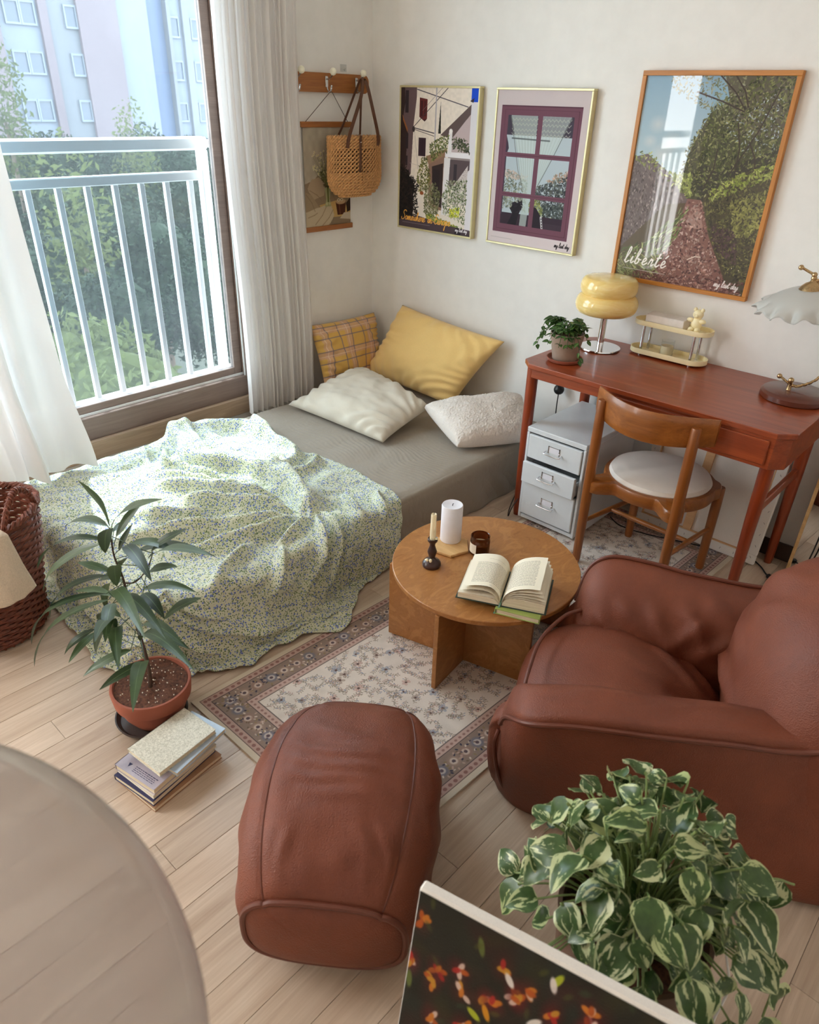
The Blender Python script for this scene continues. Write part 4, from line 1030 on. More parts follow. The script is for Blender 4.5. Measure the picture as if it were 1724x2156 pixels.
b = MB().grid(P); bo = solo('blanket', b, M['floral'], 'rumpled cotton blanket with small blue flowers spread over the foot of the mattress', 'blanket', sharp=None, loc=(.8, -1.7, 0))
sm = bo.modifiers.new('thick', 'SOLIDIFY'); sm.thickness = .005; sm.offset = 1

def pillow(name, c4, T, mat, label, wr=.007, wseed=1, bottom=.6, pexp=.46, cat='pillow', pinch=.045, up=None, n=54, crease=1.0, flange=0, fuzz=0.0):
    """c4: corners front-left, front-right, back-right, back-left"""
    c = np.array(c4, float); u = np.linspace(0, 1, n); U, V = np.meshgrid(u, u, indexing='ij')
    a = 2*U-1; q = 2*V-1
    pu = pinch*(1-q**2)*(-a)*np.abs(a)**3*.5; pv = pinch*(1-a**2)*(-q)*np.abs(q)**3*.5
    uu = (U+pu)[..., None]; vv = (V+pv)[..., None]
    base = (c[0]*(1-uu)+c[1]*uu)*(1-vv)+(c[3]*(1-uu)+c[2]*uu)*vv
    N = np.cross(c[1]-c[0], c[3]-c[0]); N /= np.linalg.norm(N)
    if up is not None and N@np.array(up) < 0: N = -N
    k = 1-flange; aa = np.clip(np.abs(a)/k, 0, 1); qq = np.clip(np.abs(q)/k, 0, 1)
    prof = ((1-aa**2.6)*(1-qq**2.6))**pexp
    ed = (1-prof)*prof*4
    w = wr*(fnoise(9*U, 9*V, wseed)+1.0*np.sin(26*(a*q)+5*fnoise(3*U, 3*V, wseed+3))*ed*crease)*np.minimum(1, prof*3)
    if fuzz: w = w+fuzz*rng.normal(size=w.shape)*np.minimum(1, prof*3)
    top = base+N*(T*prof+w)[..., None]; bot = base-N*(T*bottom*prof)[..., None]
    b = MB().grid(top); b.grid(bot[::-1])
    o = solo(name, b, mat, label, cat, sharp=None)
    me = o.data; bm = bmesh.new(); bm.from_mesh(me); bmesh.ops.remove_doubles(bm, verts=bm.verts, dist=.0006); bm.normal_update(); bm.to_mesh(me); bm.free()
    return o
# plaid cushion in the corner
t = NT('yellow_plaid'); uvn = t.n('ShaderNodeTexCoord'); sp = t.n('ShaderNodeSeparateXYZ'); t.l(uvn.outputs['UV'], sp.inputs[0])
def stripe(sock, freq, ph, lo, hi):
    f = t.math('FRACT', t.math('ADD', t.math('MULTIPLY', sock, freq), ph)); return t.math('MULTIPLY', t.math('GREATER_THAN', f, lo), t.math('LESS_THAN', f, hi))
col = srgb(220, 178, 98)
for ax_, fr_ in ((0, 3.0), (1, 2.6)):
    col = t.mix(t.math('MULTIPLY', stripe(sp.outputs[ax_], fr_, .1, .25, .50), .6), col, srgb(214, 172, 150))
for ax_, fr_ in ((0, 3.0), (1, 2.6)):
    for ph in (.1, .58):
        col = t.mix(t.math('MULTIPLY', stripe(sp.outputs[ax_], fr_, ph, .50, .545), .75), col, srgb(120, 112, 128))
    col = t.mix(t.math('MULTIPLY', stripe(sp.outputs[ax_], fr_, .1, .33, .36), .6), col, srgb(236, 214, 190))
fx = t.noise(t.coord('Object'), 900, 2); t.set(col, .9, spec=.15, sheen=.2); nb = t.bump(fx, .25, .0007); t.bump(t.noise(t.coord('Object'), 18, 4), .3, .01, nb); M['plaid'] = t.m
pillow('cushion', [(.15,-.50,.262),(.15,-.075,.262),(.045,-.03,.565),(.045,-.505,.575)], .07, M['plaid'], 'yellow plaid cushion standing in the corner beside the curtain', .006, 3, .35, cat='cushion', up=(1, 0, 0))
pillow('pillow', [(.13,-.175,.262),(.78,-.205,.262),(.965,-.055,.605),(.285,-.055,.655)], .095, M['yellow'], 'plain yellow pillow leaning upright against the poster wall', .006, 8, .25, up=(0, -1, .3))
pillow('pillow', [(.215,-.80,.268),(.865,-.785,.268),(.83,-.42,.33),(.30,-.36,.385)], .078, M['beige'], 'beige pillow lying flat in front of the yellow pillow', .008, 12, .45, up=(0, 0, 1))
pillow('cushion', [at(963, 940, 2, .275), at(1118, 925, 2, .275), at(1096, 836, 2, .385), at(893, 858, 2, .345)], .080, M['boucle'], 'fluffy cream cushion on the bed next to the desk leg', .004, 15, .5, .30, cat='cushion', pinch=.0, up=(0, 0, 1), crease=.2, n=120, fuzz=.0016)

# ------------------------------------------------------------------ curtains
def curtain(y0, y1, x0, zb, zt, amp, folds, seed, flare=0.0, nu=260, nv=46, edge=None, puddle=0.0):
    r = np.random.default_rng(seed); s_ = np.linspace(0, 1, nu)[:, None]*np.ones((1, nv)); t_ = np.linspace(0, 1, nv)[None]*np.ones((nu, 1))
    z = zt+(zb-zt)*t_
    wps = s_+.014*np.sin(2*pi*s_*5+1)+.012*np.sin(2*pi*s_*3+seed)
    ph = 2*pi*folds*wps
    env = .55+.45*np.sin(2*pi*s_*2.3+seed)**2
    x = x0+amp*env*(np.sin(ph)+.10*np.sin(2*ph+1.1)+.25*np.sin(.5*ph+2))*(.8+.35*t_)
    y = y0+(y1-y0)*s_+.25*amp*np.cos(ph)
    if edge is not None: y = y+edge(z)*np.exp(-s_*3.0)
    fl = smoothstep(.78, 1.0, t_)**1.5
    x = x+flare*fl*(1+.35*np.sin(ph*.5+1))
    z = z+puddle*fl*np.abs(np.sin(ph*.5))
    return np.stack([x, y, z], -1)
def curtain_thing(name, P, mat, label, tape=True):
    o = thing(name, label, 'curtain', (P[..., 0].mean(), P[..., 1].mean(), P[..., 2].min()), 'curtains at the balcony window')
    part('curtain_panel', MB().grid(P), mat, o, sharp=None)
    return o
PR = curtain(-.945, -.525, .075, .215, 2.40, .025, 13, 5, nu=420)
PR[..., 1] += .012*np.sin(3*PR[..., 2])
curtain_thing('curtain', PR, M['drape'], 'white pleated curtain gathered at the right side of the window')
PLc = curtain(-1.80, -3.10, .085, .262, 2.40, .028, 15, 9, .10, edge=lambda z: -.045*smoothstep(.3, 1.6, z), puddle=.02)
curtain_thing('curtain', PLc, M['sheer'], 'sheer white curtain bunched at the left side of the window and trailing on the bed')
b = MB().rbox((.025, -3.5, 2.40), (.15, -.03, 2.44), .004); solo('curtain_track', b, M['white_pvc'], 'white curtain track along the ceiling above the window', 'curtain track', False)

# ------------------------------------------------------------------ laundry basket
def woven(b, prof, z0, z1, rows, n, r, amp, stakes, cx, cy, ell=1.0, shape=None):
    """rows of strands passing in front of and behind the stakes"""
    a = np.linspace(0, 2*pi, n, endpoint=False)
    for k in range(rows):
        z = z0+(z1-z0)*(k+.5)/rows; R = prof(z)+amp*np.sin(stakes/2*a+(pi if k % 2 else 0))
        zz_ = np.full(n, z) if shape is None else z+shape(a)*smoothstep(z0, z1, z)
        b.tube(np.c_[cx+R*np.cos(a), cy+R*ell*np.sin(a), zz_], r, 5, True)
    return b
bcx, bcy = .592, -2.402; bp = lambda z: .165+.055*smoothstep(0, .42, z)-.0*z
tilt = lambda a: .035*np.cos(a-.9)
bk = thing('laundry_basket', 'round red-brown wicker laundry basket at the foot of the bed', 'basket', (bcx, bcy, 0))
wv = part('weave', woven(MB(), bp, .012, .405, 34, 120, .0066, .0045, 40, bcx, bcy, shape=tilt), M['wicker'], bk, kind='stuff')
b = MB(); 
for k in range(40):
    a = 2*pi*k/40; b.tube([(bcx+bp(z)*cos(a), bcy+bp(z)*sin(a), z+tilt(a)*float(smoothstep(.012, .405, z))) for z in (.004, .1, .2, .3, .41)], .0038, 5)
part('stake', b, M['wicker'], bk, kind='stuff')
a = np.linspace(0, 2*pi, 90, endpoint=False); R = bp(.42)+.004
b = MB()
for q in range(3):
    b.tube(np.c_[bcx+(R+.008*np.cos(24*a+2.1*q))*np.cos(a), bcy+(R+.008*np.cos(24*a+2.1*q))*np.sin(a), .418+tilt(a)+.008*np.sin(24*a+2.1*q)], .006, 6, True)
part('rim', b, M['wicker'], bk)
part('base', MB().lathe([(.155, .002), (.165, .006), (.165, .012)], 40, (bcx, bcy, 0)), M['wicker'], bk)
for ha in (.62, .62+pi):
    b = MB()
    h0, h1 = ha-.40, ha+.40; pts = []
    for k in range(21):
        s2 = k/20; aa = h0+(h1-h0)*s2; pts.append((bcx+R*cos(aa)*(1-.03*sin(pi*s2)), bcy+R*sin(aa)*(1-.03*sin(pi*s2)), .405+tilt(aa)+.105*sin(pi*s2)**.75))
    pts = catmull(pts, 5)
    b.tube(pts, .0075, 7)
    th = np.linspace(0, 2*pi*22, len(pts)*4); pi_ = np.array([np.interp(np.linspace(0, 1, len(th)), np.linspace(0, 1, len(pts)), pts[:, q]) for q in range(3)]).T
    b.tube(pi_+np.c_[np.cos(th)*.0085*cos(ha), np.cos(th)*.0085*sin(ha), np.sin(th)*.0085], .0035, 4)
    part('handle', b, M['wicker'], bk)
# cream towel over the rim
nu, nv = 60, 60; U, V = np.meshgrid(np.linspace(-1, 1, nu), np.linspace(0, 1, nv), indexing='ij')
ta = -.42+.62*U; s2 = V*.40; Rr = R+.022
inside = s2 < .13; roll = np.clip((s2-.13)/.045, 0, pi/2+.15)
rad = np.where(inside, Rr-.035-(.13-s2)*1.25, Rr-.035+.035*np.sin(np.minimum(roll, pi/2))*1.0+.0)
zz_ = np.where(inside, .425+.02*np.sin(9*s2+3*U)-(.13-s2)*.45, .425+.012*np.cos(np.minimum(roll, pi/2))-np.clip(s2-.13-.06, 0, None)*1.0)
zz_ = zz_+tilt(ta)+.005*fnoise(6*U, 5*V, 3); rad = rad+.006*fnoise(5*U, 4*V, 6)+np.clip(s2-.22, 0, None)*.10
P = np.stack([bcx+rad*np.cos(ta+.25*(V-.4)), bcy+rad*np.sin(ta+.25*(V-.4)), zz_], -1)
M['towel'] = fabric('cream_towel', srgb(218, 202, 182), weave=260, bump=.6, wr=.5, wrs=40)
o = solo('towel', MB().grid(P), M['towel'], 'cream waffle towel hanging over the rim of the wicker basket', 'towel', sharp=None)
o.modifiers.new('thick', 'SOLIDIFY').thickness = .006
# ------------------------------------------------------------------ leather footstool and armchair
def superell(a, n):
    c, s_ = np.cos(a), np.sin(a); return np.sign(c)*np.abs(c)**(2/n), np.sign(s_)*np.abs(s_)**(2/n)
near = np.array((2.263, -2.366)); far = np.array((1.940, -1.945)); AX = far-near; LEN = np.linalg.norm(AX); AX /= LEN; WX = np.array((AX[1], -AX[0]))
ot = thing('footstool', 'brown leather rectangular footstool beanbag in the front of the rug', 'footstool', ((near+far)[0]/2, (near+far)[1]/2, 0))
OF = [([(-.75,.60),(-.3,.53),(.2,.52),(.6,.55)], .030, .0075), ([(-.7,.52),(-.2,.45),(.3,.46),(.7,.43)], .026, .008), ([(-.75,.44),(-.3,.39),(.1,.41),(.5,.38)], .026, .007), ([(-.6,.36),(-.1,.33),(.4,.35)], .030, .005),
      ([(-.5,.68),(0,.63),(.4,.64)], .03, .005), ([(.0,.30),(.3,.20),(.55,.10)], .035, .006), ([(.35,.26),(.6,.16),(.68,.05)], .03, .007), ([(-.35,.24),(-.5,.12),(-.55,.02)], .035, .006), ([(.05,.16),(.15,.08),(.2,.0)], .03, .006),
      ([(-.15,.14),(-.2,.06),(-.22,.0)], .03, .005), ([(.4,.12),(.42,.06),(.44,.0)], .025, .006), ([(-.62,.95),(-.5,.90),(-.3,.86)], .03, .005), ([(.65,.96),(.5,.90),(.3,.88)], .03, .005), ([(.80,.60),(.9,.5),(.95,.38)], .05, .006), ([(.78,.42),(.9,.32),(.97,.22)], .05, .006)]
def otto(t, a):
    """t along the length 0 near .. 1 far, a around"""
    bulge = np.sin(pi*np.clip(t, 0, 1))**.65
    hw = .166-.010*t+.060*bulge; zt = .236+.110*bulge; zb = .034*(1-bulge)
    ex, ez = superell(a, 3.0)
    w = hw*ex; z = (zt+zb)/2+(zt-zb)/2*ez
    top = smoothstep(.2, .9, ez)
    fold = np.zeros_like(ex+t)
    for q, w_, h_ in OF: fold = fold+ridge(ex*np.ones_like(t), t*np.ones_like(ex), q, w_, h_, .3, (0, 0))
    fold = fold*top+.0035*fnoise(9*t, 5*ex+ez, 12)
    side = 1-top; fold += side*.004*np.sin(20*t+6*ez)
    fold = fold*smoothstep(0, .03, t)*smoothstep(1, .97, t)
    for q in (-.70, .70):       # the two stitched seams pull the leather in
        fold = fold-.005*np.exp(-((ex-q)/.035)**2)*top
    return w, z+fold*top, fold*side
T, Aa = np.meshgrid(np.linspace(0, 1, 110), np.linspace(0, 2*pi, 120, endpoint=False), indexing='ij')
w, z, sd = otto(T, Aa)
P = np.zeros(T.shape+(3,)); w = w+np.sign(w)*sd
P[..., 0] = near[0]+AX[0]*T*LEN+WX[0]*w; P[..., 1] = near[1]+AX[1]*T*LEN+WX[1]*w; P[..., 2] = np.maximum(z, rugz(P[..., 0], P[..., 1]))
part('body', MB().grid(P, cv=True), M['leather'], ot, sharp=None)
for tt, sg in ((0, -1), (1, 1)):
    ring = P[0] if tt == 0 else P[-1]; c = ring.mean(0); lv = [ring]
    for k, (s2, o_) in enumerate(((.93, .010), (.8, .018), (.55, .026), (.25, .03), (.001, .031))):
        q = c+(ring-c)*s2; q[:, :2] += sg*AX*o_; lv.append(q)
    G = np.array(lv); part('end_panel', MB().grid(G if sg < 0 else G[:, ::-1], cv=True), M['leather'], ot, sharp=None)
    rr = ring.copy(); rr[:, :2] += sg*AX*.003
    part('piping', MB().tube(rr, .0068, 8, True), M['piping'], ot)
for q in (-.70, .70):
    aa = math.acos(np.sign(q)*abs(q)**1.5); tt = np.linspace(.005, .995, 60); w1, z1, _ = otto(tt, np.full(60, aa))
    pts = np.c_[near[0]+AX[0]*tt*LEN+WX[0]*w1, near[1]+AX[1]*tt*LEN+WX[1]*w1, z1+.0012]
    part('seam', MB().tube(pts, .0020, 5), M['piping'], ot)

# armchair: local X towards its back, local Y towards the far arm
SO = np.array((2.39, -1.76)); SBk = np.array((.917, .398)); SBk /= np.linalg.norm(SBk); SN = np.array((-SBk[1], SBk[0]))
def sw(P):
    P = np.asarray(P, float); x = SO[0]+SBk[0]*P[..., 0]+SN[0]*P[..., 1]; y = SO[1]+SBk[1]*P[..., 0]+SN[1]*P[..., 1]
    return np.stack([x, y, np.maximum(P[..., 2], rugz(x, y))], -1)
def folds(X, Y, L):
    f = np.zeros_like(X)
    for q, w_, h_ in L: f = f+ridge(X, Y, q, w_, h_, .35, (0, 0))
    return f
so = thing('armchair', 'large brown leather beanbag armchair with piped seams right of the round table', 'armchair', (2.68, -1.4, 0))
def blob(c, h, nn, fold, rot=0.0, nu=90, nv=110, ex=(2.4, 2.4), sag=None):
    """superellipsoid cushion; nn (horizontal power), ex (vertical power)"""
    t = np.linspace(-pi/2, pi/2, nu); a = np.linspace(0, 2*pi, nv, endpoint=False); T, A_ = np.meshgrid(t, a, indexing='ij')
    ct = np.sign(np.cos(T))*np.abs(np.cos(T))**(2/ex[0]); st = np.sign(np.sin(T))*np.abs(np.sin(T))**(2/ex[0]); ca, sa = superell(A_, nn)
    X = h[0]*ct*ca; Y = h[1]*ct*sa; Z = h[2]*st
    n = np.stack([X/h[0]**2, Y/h[1]**2, Z/h[2]**2], -1); n /= np.linalg.norm(n, axis=-1, keepdims=True)+1e-9
    d = fold(X, Y, Z); X, Y, Z = X+n[..., 0]*d, Y+n[..., 1]*d, Z+n[..., 2]*d
    if sag is not None: X, Y, Z = sag(X, Y, Z)
    cr, sr = cos(rot), sin(rot)
    return np.stack([c[0]+X*cr+Z*sr, c[1]+Y, c[2]-X*sr+Z*cr], -1)
# seat: bulging front, sinking towards the back
seatf = lambda X, Y, Z: .006*fnoise(6*X, 6*Y+4*Z, 3)+smoothstep(0, .1, Z)*folds(X, Y, [([(-.12,-.17),(.02,-.10),(.14,-.02)], .020, .014), ([(-.02,-.20),(.08,-.12),(.18,-.04)], .016, .016), ([(.0,.16),(.10,.08),(.20,.01)], .022, .014), ([(.04,-.04),(.12,.0),(.22,.02)], .018, -.014), ([(-.15,.05),(-.02,.04),(.1,.02)], .03, .006), ([(.05,.2),(.14,.14),(.24,.08)], .016, .014)])
def seatsag(X, Y, Z):
    return X-.035*np.exp(-((Z-.02)/.12)**2)*smoothstep(.05, -.25, X), Y, Z-.085*smoothstep(-.08, .28, X)*smoothstep(0, .12, Z)
b = MB().grid(sw(blob((.185, .285, .172), (.285, .275, .172), 3.0, seatf, ex=(2.7,), sag=seatsag))[:, ::-1], cv=True); part('seat', b, M['leather'], so, sharp=None)
def arm(sections, fold, n=72, m=60):
    """sections: list of (X, [(Y, Z)...]) closed outlines with the same number of points; smoothly lofted"""
    S = []
    for X, pts in sections:
        q = catmull(np.array(pts, float), 9, True); S.append(np.c_[np.full(len(q), X) if np.isscalar(X) else X, q])
    S = np.array(S); k = S.shape[1]
    L = np.array([catmull(S[:, j], 10) for j in range(k)]).transpose(1, 0, 2)
    c = L.mean(1, keepdims=True); n_ = L-c; n_[..., 0] = 0; n_ /= np.linalg.norm(n_, axis=-1, keepdims=True)+1e-9
    return L+n_*fold(L[..., 0], L[..., 1], L[..., 2])[..., None]
# near arm; outline order: outer bottom, outer middle, seam, top, inner top, inner low, inner bottom
def near_sec(X, yo, zs, wd, k=1.0, y0=0.0):
    yb = y0; return (X, [(yb+.02, .004), (yb-.012*k, .10), (yb-.014*k+.5*(yo-yb), .26), (yo, zs), (yo+.035*k, zs+.022), (yo+wd*.75, zs+.008), (yo+wd, zs-.07), (yo+wd+.01, .20), (yo+wd, .05), (yo+wd*.6, .004)])
nf = lambda X, Y, Z: .004*fnoise(7*X, 6*Z, 31)+smoothstep(.34, .42, Z)*folds(X, Y, [([(.0,.02),(.12,.06),(.24,.08)], .014, .006), ([(.18,.03),(.3,.08),(.42,.10)], .012, .007)])
secs = [near_sec(-.135, .055, .26, .10, .2, .07), near_sec(-.115, .010, .335, .14, .7, .045), near_sec(-.06, -.055, .395, .17, 1, .012), near_sec(.05, -.05, .42, .175, 1, -.004), near_sec(.20, -.025, .425, .17, 1, -.01),
        near_sec(.36, .008, .425, .16, 1, -.012), near_sec(.50, .035, .43, .15, 1, -.010), near_sec(.62, .03, .50, .17, 1, -.005), near_sec(.74, .05, .55, .2, 1, .02), near_sec(.86, .10, .56, .2, 1, .07)]
La = arm(secs, nf)
def cap(L, end):
    ring = L[0] if end == 0 else L[-1]; c = ring.mean(0); sg = -1 if end == 0 else 1; lv = [ring]
    for s2, o_ in ((.9, .012), (.7, .024), (.4, .032), (.001, .035)): q = c+(ring-c)*s2; q[:, 0] += sg*o_; lv.append(q)
    return np.array(lv)
b = MB().grid(sw(La), cv=True); b.grid(sw(cap(La, 0))[::-1], cv=True); b.grid(sw(cap(La, 1)), cv=True); part('armrest', b, M['leather'], so, sharp=None)
seam_n = La[:, 27]
part('piping', MB().tube(sw(seam_n+np.array((0, -.003, .004))), .0062, 8), M['piping'], so)
# far arm
def far_sec(X, yo, zs, wd, k=1.0):
    return (X, [(yo-.02, .004), (yo-wd*.6, .004), (yo-wd, .05), (yo-wd-.01, .18), (yo-wd-.005, zs-.10), (yo-wd*.72, zs-.010), (yo-.045*k, zs+.020), (yo, zs), (yo+.012*k, .24), (yo+.008*k, .09)])
ff = lambda X, Y, Z: .004*fnoise(7*X, 6*Z, 41)+smoothstep(.66, .60, Y)*folds(X, Z, [([(.02,.36),(.08,.31),(.16,.25)], .016, .012), ([(.07,.40),(.15,.34),(.22,.26)], .014, .014), ([(.16,.42),(.20,.36),(.24,.30),(.26,.22)], .016, .018), ([(.34,.40),(.28,.35),(.22,.29)], .014, .016),
    ([(.24,.42),(.31,.36),(.34,.28)], .014, .016), ([(.42,.38),(.36,.33),(.28,.27)], .014, .014), ([(.30,.42),(.38,.40),(.46,.36)], .012, .012), ([(-.04,.33),(.0,.28),(.03,.22)], .016, .008), ([(.05,.30),(.14,.28),(.22,.23)], .014, .010)])
secs = [far_sec(-.028, .585, .28, .11, .3), far_sec(-.010, .635, .365, .16, .7), far_sec(.03, .655, .41, .19), far_sec(.10, .66, .425, .20), far_sec(.25, .655, .42, .205), far_sec(.40, .655, .42, .20), far_sec(.55, .66, .43, .19), far_sec(.70, .655, .48, .19), far_sec(.85, .60, .50, .18)]
Lf = arm(secs, ff); b = MB().grid(sw(Lf)[::-1], cv=True); b.grid(sw(cap(Lf, 0)), cv=True); b.grid(sw(cap(Lf, 1))[::-1], cv=True); part('armrest', b, M['leather'], so, sharp=None)
part('piping', MB().tube(sw(Lf[:, 57]+np.array((0, .001, .004))), .0060, 8), M['piping'], so)
# back cushion, leaning
bf = lambda X, Y, Z: .010*fnoise(4*X+2*Z, 5*Y, 51)+.006*fnoise(9*Y, 9*Z, 52)+smoothstep(.10, -.06, X)*folds(Y, Z, [([(.30,-.02),(.16,-.07),(.0,-.06),(-.2,-.02)], .022, .020), ([(.30,.04),(.1,.02),(-.1,.05)], .03, .010), ([(.32,-.12),(.2,-.17),(.06,-.18)], .018, .014),
    ([(.30,-.2),(.2,-.24),(.1,-.26)], .016, .012), ([(.24,.1),(.14,.2),(.02,.28)], .03, .012), ([(.10,.08),(.02,.18),(-.06,.25)], .03, .010), ([(-.28,-.05),(-.18,-.14),(-.05,-.2)], .02, .014), ([(-.30,-.14),(-.2,-.22),(-.08,-.27)], .018, .014)])
b = MB().grid(sw(blob((.665, .335, .352), (.280, .335, .347), 2.5, bf, .16, ex=(2.3,)))[:, ::-1], cv=True); part('backrest', b, M['leather'], so, sharp=None)
# seam round the bulging seat front
pts = [(-.005, .495, .335), (-.048, .44, .338), (-.090, .32, .338), (-.098, .20, .335), (-.096, .12, .33), (-.085, .06, .335)]
part('piping', MB().tube(sw(catmull(pts, 10)), .0055, 8), M['piping'], so)
pts = [(-.137, .060, .235), (-.142, .045, .20), (-.13, .04, .13), (-.11, .045, .06), (-.085, .06, .02)]
part('piping', MB().tube(sw(catmull(pts, 8)), .0055, 8), M['piping'], so)
# ------------------------------------------------------------------ desk
DZ = .72
dk = thing('desk', 'cherry-wood writing desk with chamfered corners along the poster wall', 'desk', (1.91, -.28, 0))
x0, x1, y0, y1, c = 1.386, 2.43, -.553, -.004, .048
poly = [(x0, y0+c), (x0+c, y0), (x1-c, y0), (x1, y0+c), (x1, y1-c), (x1-c, y1), (x0+c, y1), (x0, y1-c)]
part('desktop', MB().prism(poly, DZ-.020, DZ, bev=.003), M['cherry'], dk, False)
b = MB(); b.rbox((x0+.05, y0+.024, DZ-.062), (1.80, y0+.042, DZ-.020), .002); b.rbox((x0+.05, y1-.04, DZ-.07), (x1-.05, y1-.022, DZ-.02), .002)
b.rbox((x0+.028, y0+.06, DZ-.062), (x0+.044, y1-.05, DZ-.02), .002)
part('apron', b, M['cherry'], dk, False)
BXa, BXb, BYa, BYb, BZa, BZb = 1.795, x1-.012, y0+.014, y1-.02, DZ-.132, DZ-.0205
ch = .04
part('drawer_box', MB().prism([(BXa, BYa), (BXb-ch, BYa), (BXb, BYa+ch), (BXb, BYb), (BXa, BYb)], BZa, BZb, bev=.002), M['cherry'], dk, False)
part('drawer', MB().rbox((BXa+.016, BYa-.010, BZa+.014), (BXb-ch-.014, BYa+.006, BZb-.012), .003), M['cherry'], dk, False)
for lx, ly in ((1.410, -.476), (2.368, -.497), (1.435, -.058), (2.372, -.062)):
    ztop = BZa if lx > 2 else DZ-.020
    part('leg', MB().lathe([(.0145, .001), (.0165, .02), (.0225, .42), (.0235, ztop)], 20, (lx, ly, 0)), M['cherryz'], dk)
for lx in (2.369,):
    part('stretcher', MB().rbox((lx-.009, -.482, .395), (lx+.009, -.078, .432), .003), M['cherry'], dk, False)

# ------------------------------------------------------------------ white drawer unit
du = thing('drawer_unit', 'white metal three-drawer unit standing under the desk beside the bed', 'cabinet', (1.585, -.315, 0))
X0, X1, Y0, Y1, H0, H1 = 1.443, 1.723, -.520, -.095, .022, .449
b = MB(); b.rbox((X0, Y0+.001, H1-.022), (X1, Y1, H1), .003); b.rbox((X0, Y0+.001, H0), (X0+.012, Y1, H1-.022), .002); b.rbox((X1-.012, Y0+.001, H0), (X1, Y1, H1-.022), .002)
b.rbox((X0+.012, Y0+.004, H0), (X1-.012, Y1, H0+.016), .002); b.box((X0+.012, Y1-.01, H0+.016), (X1-.012, Y1, H1-.022))
part('body', b, M['pvcwhite_metal'], du, False)
for zc, hh, out in ((.3685, .108, 0), (.2595, .098, .026), (.1275, .160, .003)):
    yf = Y0-.004-out; d = MB(); d.rbox((X0+.015, yf, zc-hh/2+.002), (X1-.015, yf+.016, zc+hh/2-.002), .0025)
    d.box((X0+.02, yf+.016, zc-hh/2+.004), (X1-.02, yf+.30, zc-hh/2+.008)); d.box((X0+.02, yf+.016, zc-hh/2+.004), (X0+.024, yf+.30, zc+hh*.2)); d.box((X1-.024, yf+.016, zc-hh/2+.004), (X1-.02, yf+.30, zc+hh*.2))
    dr = part('drawer', d, M['pvcwhite_metal'], du, False)
    xm = (X0+X1)/2; zh = zc+.012; h = MB()
    h.tube(catmull([(xm-.036, yf, zh-.006), (xm-.037, yf-.012, zh-.010), (xm-.034, yf-.020, zh-.014), (xm, yf-.021, zh-.015), (xm+.034, yf-.020, zh-.014), (xm+.037, yf-.012, zh-.010), (xm+.036, yf, zh-.006)], 6), .0024, 8)
    h.box((xm-.027, yf-.003, zh-.012), (xm-.024, yf, zh+.018)); h.box((xm+.024, yf-.003, zh-.012), (xm+.027, yf, zh+.018)); h.box((xm-.027, yf-.003, zh+.016), (xm+.027, yf, zh+.018))
    part('handle', h, M['chrome'], dr, label='chrome handle')
    part('label_card', MB().box((xm-.024, yf-.0016, zh-.010), (xm+.024, yf-.0004, zh+.016)), M['candlewhite'], dr, False)
b = MB()
for lx in (X0+.03, X1-.03):
    for ly in (Y0+.04, Y1-.04): b.lathe([(.010, .0085), (.012, .012), (.010, H0)], 12, (lx, ly, 0))
part('foot', b, M['black'], du)

# ------------------------------------------------------------------ desk chair with round seat
chh = thing('desk_chair', 'wooden chair with a curved backrest and round cream seat pulled up to the desk', 'chair', (1.99, -.42, 0))
CCX, CCY, CR_ = 1.985, -.405, .208
posts = ((1.812, -.635), (2.160, -.640)); fronts = ((1.868, -.300), (2.190, -.318))
for px, py in posts:
    part('rear_leg', MB().lathe([(.0135, .009), (.0165, .03), (.0195, .36), (.0185, .60), (.0165, .693), (.015, .698)], 18, (px, py, 0)), M['chair'], chh)
for px, py in fronts:
    part('front_leg', MB().lathe([(.0150, .009), (.0165, .02), (.0185, .30), (.0175, .368), (.016, .372)], 18, (px, py, 0)), M['chair'], chh)
# seat ring with ears reaching the legs
n = 144; a = np.linspace(0, 2*pi, n, endpoint=False); rad = np.full(n, CR_)
for px, py in posts+fronts:
    th = atan2(py-CCY, px-CCX); D = hypot(px-CCX, py-CCY)+.004; d = np.abs((a-th+pi) % (2*pi)-pi)
    rad = np.maximum(rad, CR_+(D-CR_)*np.exp(-(d/.17)**4*.9)*(1 if py < -.5 else .98))
oc = np.c_[CCX+rad*np.cos(a), CCY+rad*np.sin(a)]; ic = np.c_[CCX+(CR_-.05)*np.cos(a), CCY+(CR_-.05)*np.sin(a)]
mid = oc+(ic-oc)*.06
lv = [np.c_[ic, np.full(n, .330)], np.c_[mid, np.full(n, .330)], np.c_[oc, np.full(n, .335)], np.c_[oc, np.full(n, .373)], np.c_[mid, np.full(n, .378)], np.c_[ic, np.full(n, .378)]]
part('seat_ring', MB().grid(np.array(lv), cv=True, cu=True, uv=False), M['chairx'], chh)
M['seat_vinyl'] = plain('cream_vinyl', srgb(222, 212, 202), .45, var=.02, scale=30)
part('seat_cushion', MB().lathe([(CR_-.022, .372), (CR_-.017, .383), (CR_-.024, .396), (CR_-.045, .404), (CR_-.09, .409), (.05, .412), (.0005, .4122)], 64, (CCX, CCY, 0)), M['seat_vinyl'], chh)
nu, nv = 40, 9; P = np.zeros((nu, 2*nv, 3)); tt = np.linspace(-1, 1, nu)
for i, q in enumerate(tt):
    X = CCX+.005+.222*q; Yc = -.690+.118*q*q-.012*abs(q)**4; hh = .055-.008*q**4; zc = .672+.006*q*q
    for j in range(nv):
        s2 = -1+2*j/(nv-1); P[i, j] = (X, Yc-.0085*(1-s2**6*.7)-.010*s2*0, zc+hh*s2); P[i, 2*nv-1-j] = (X, Yc+.0085*(1-s2**6*.7), zc+hh*s2)
b = MB().grid(P, cv=True, uv=False); m0 = 0
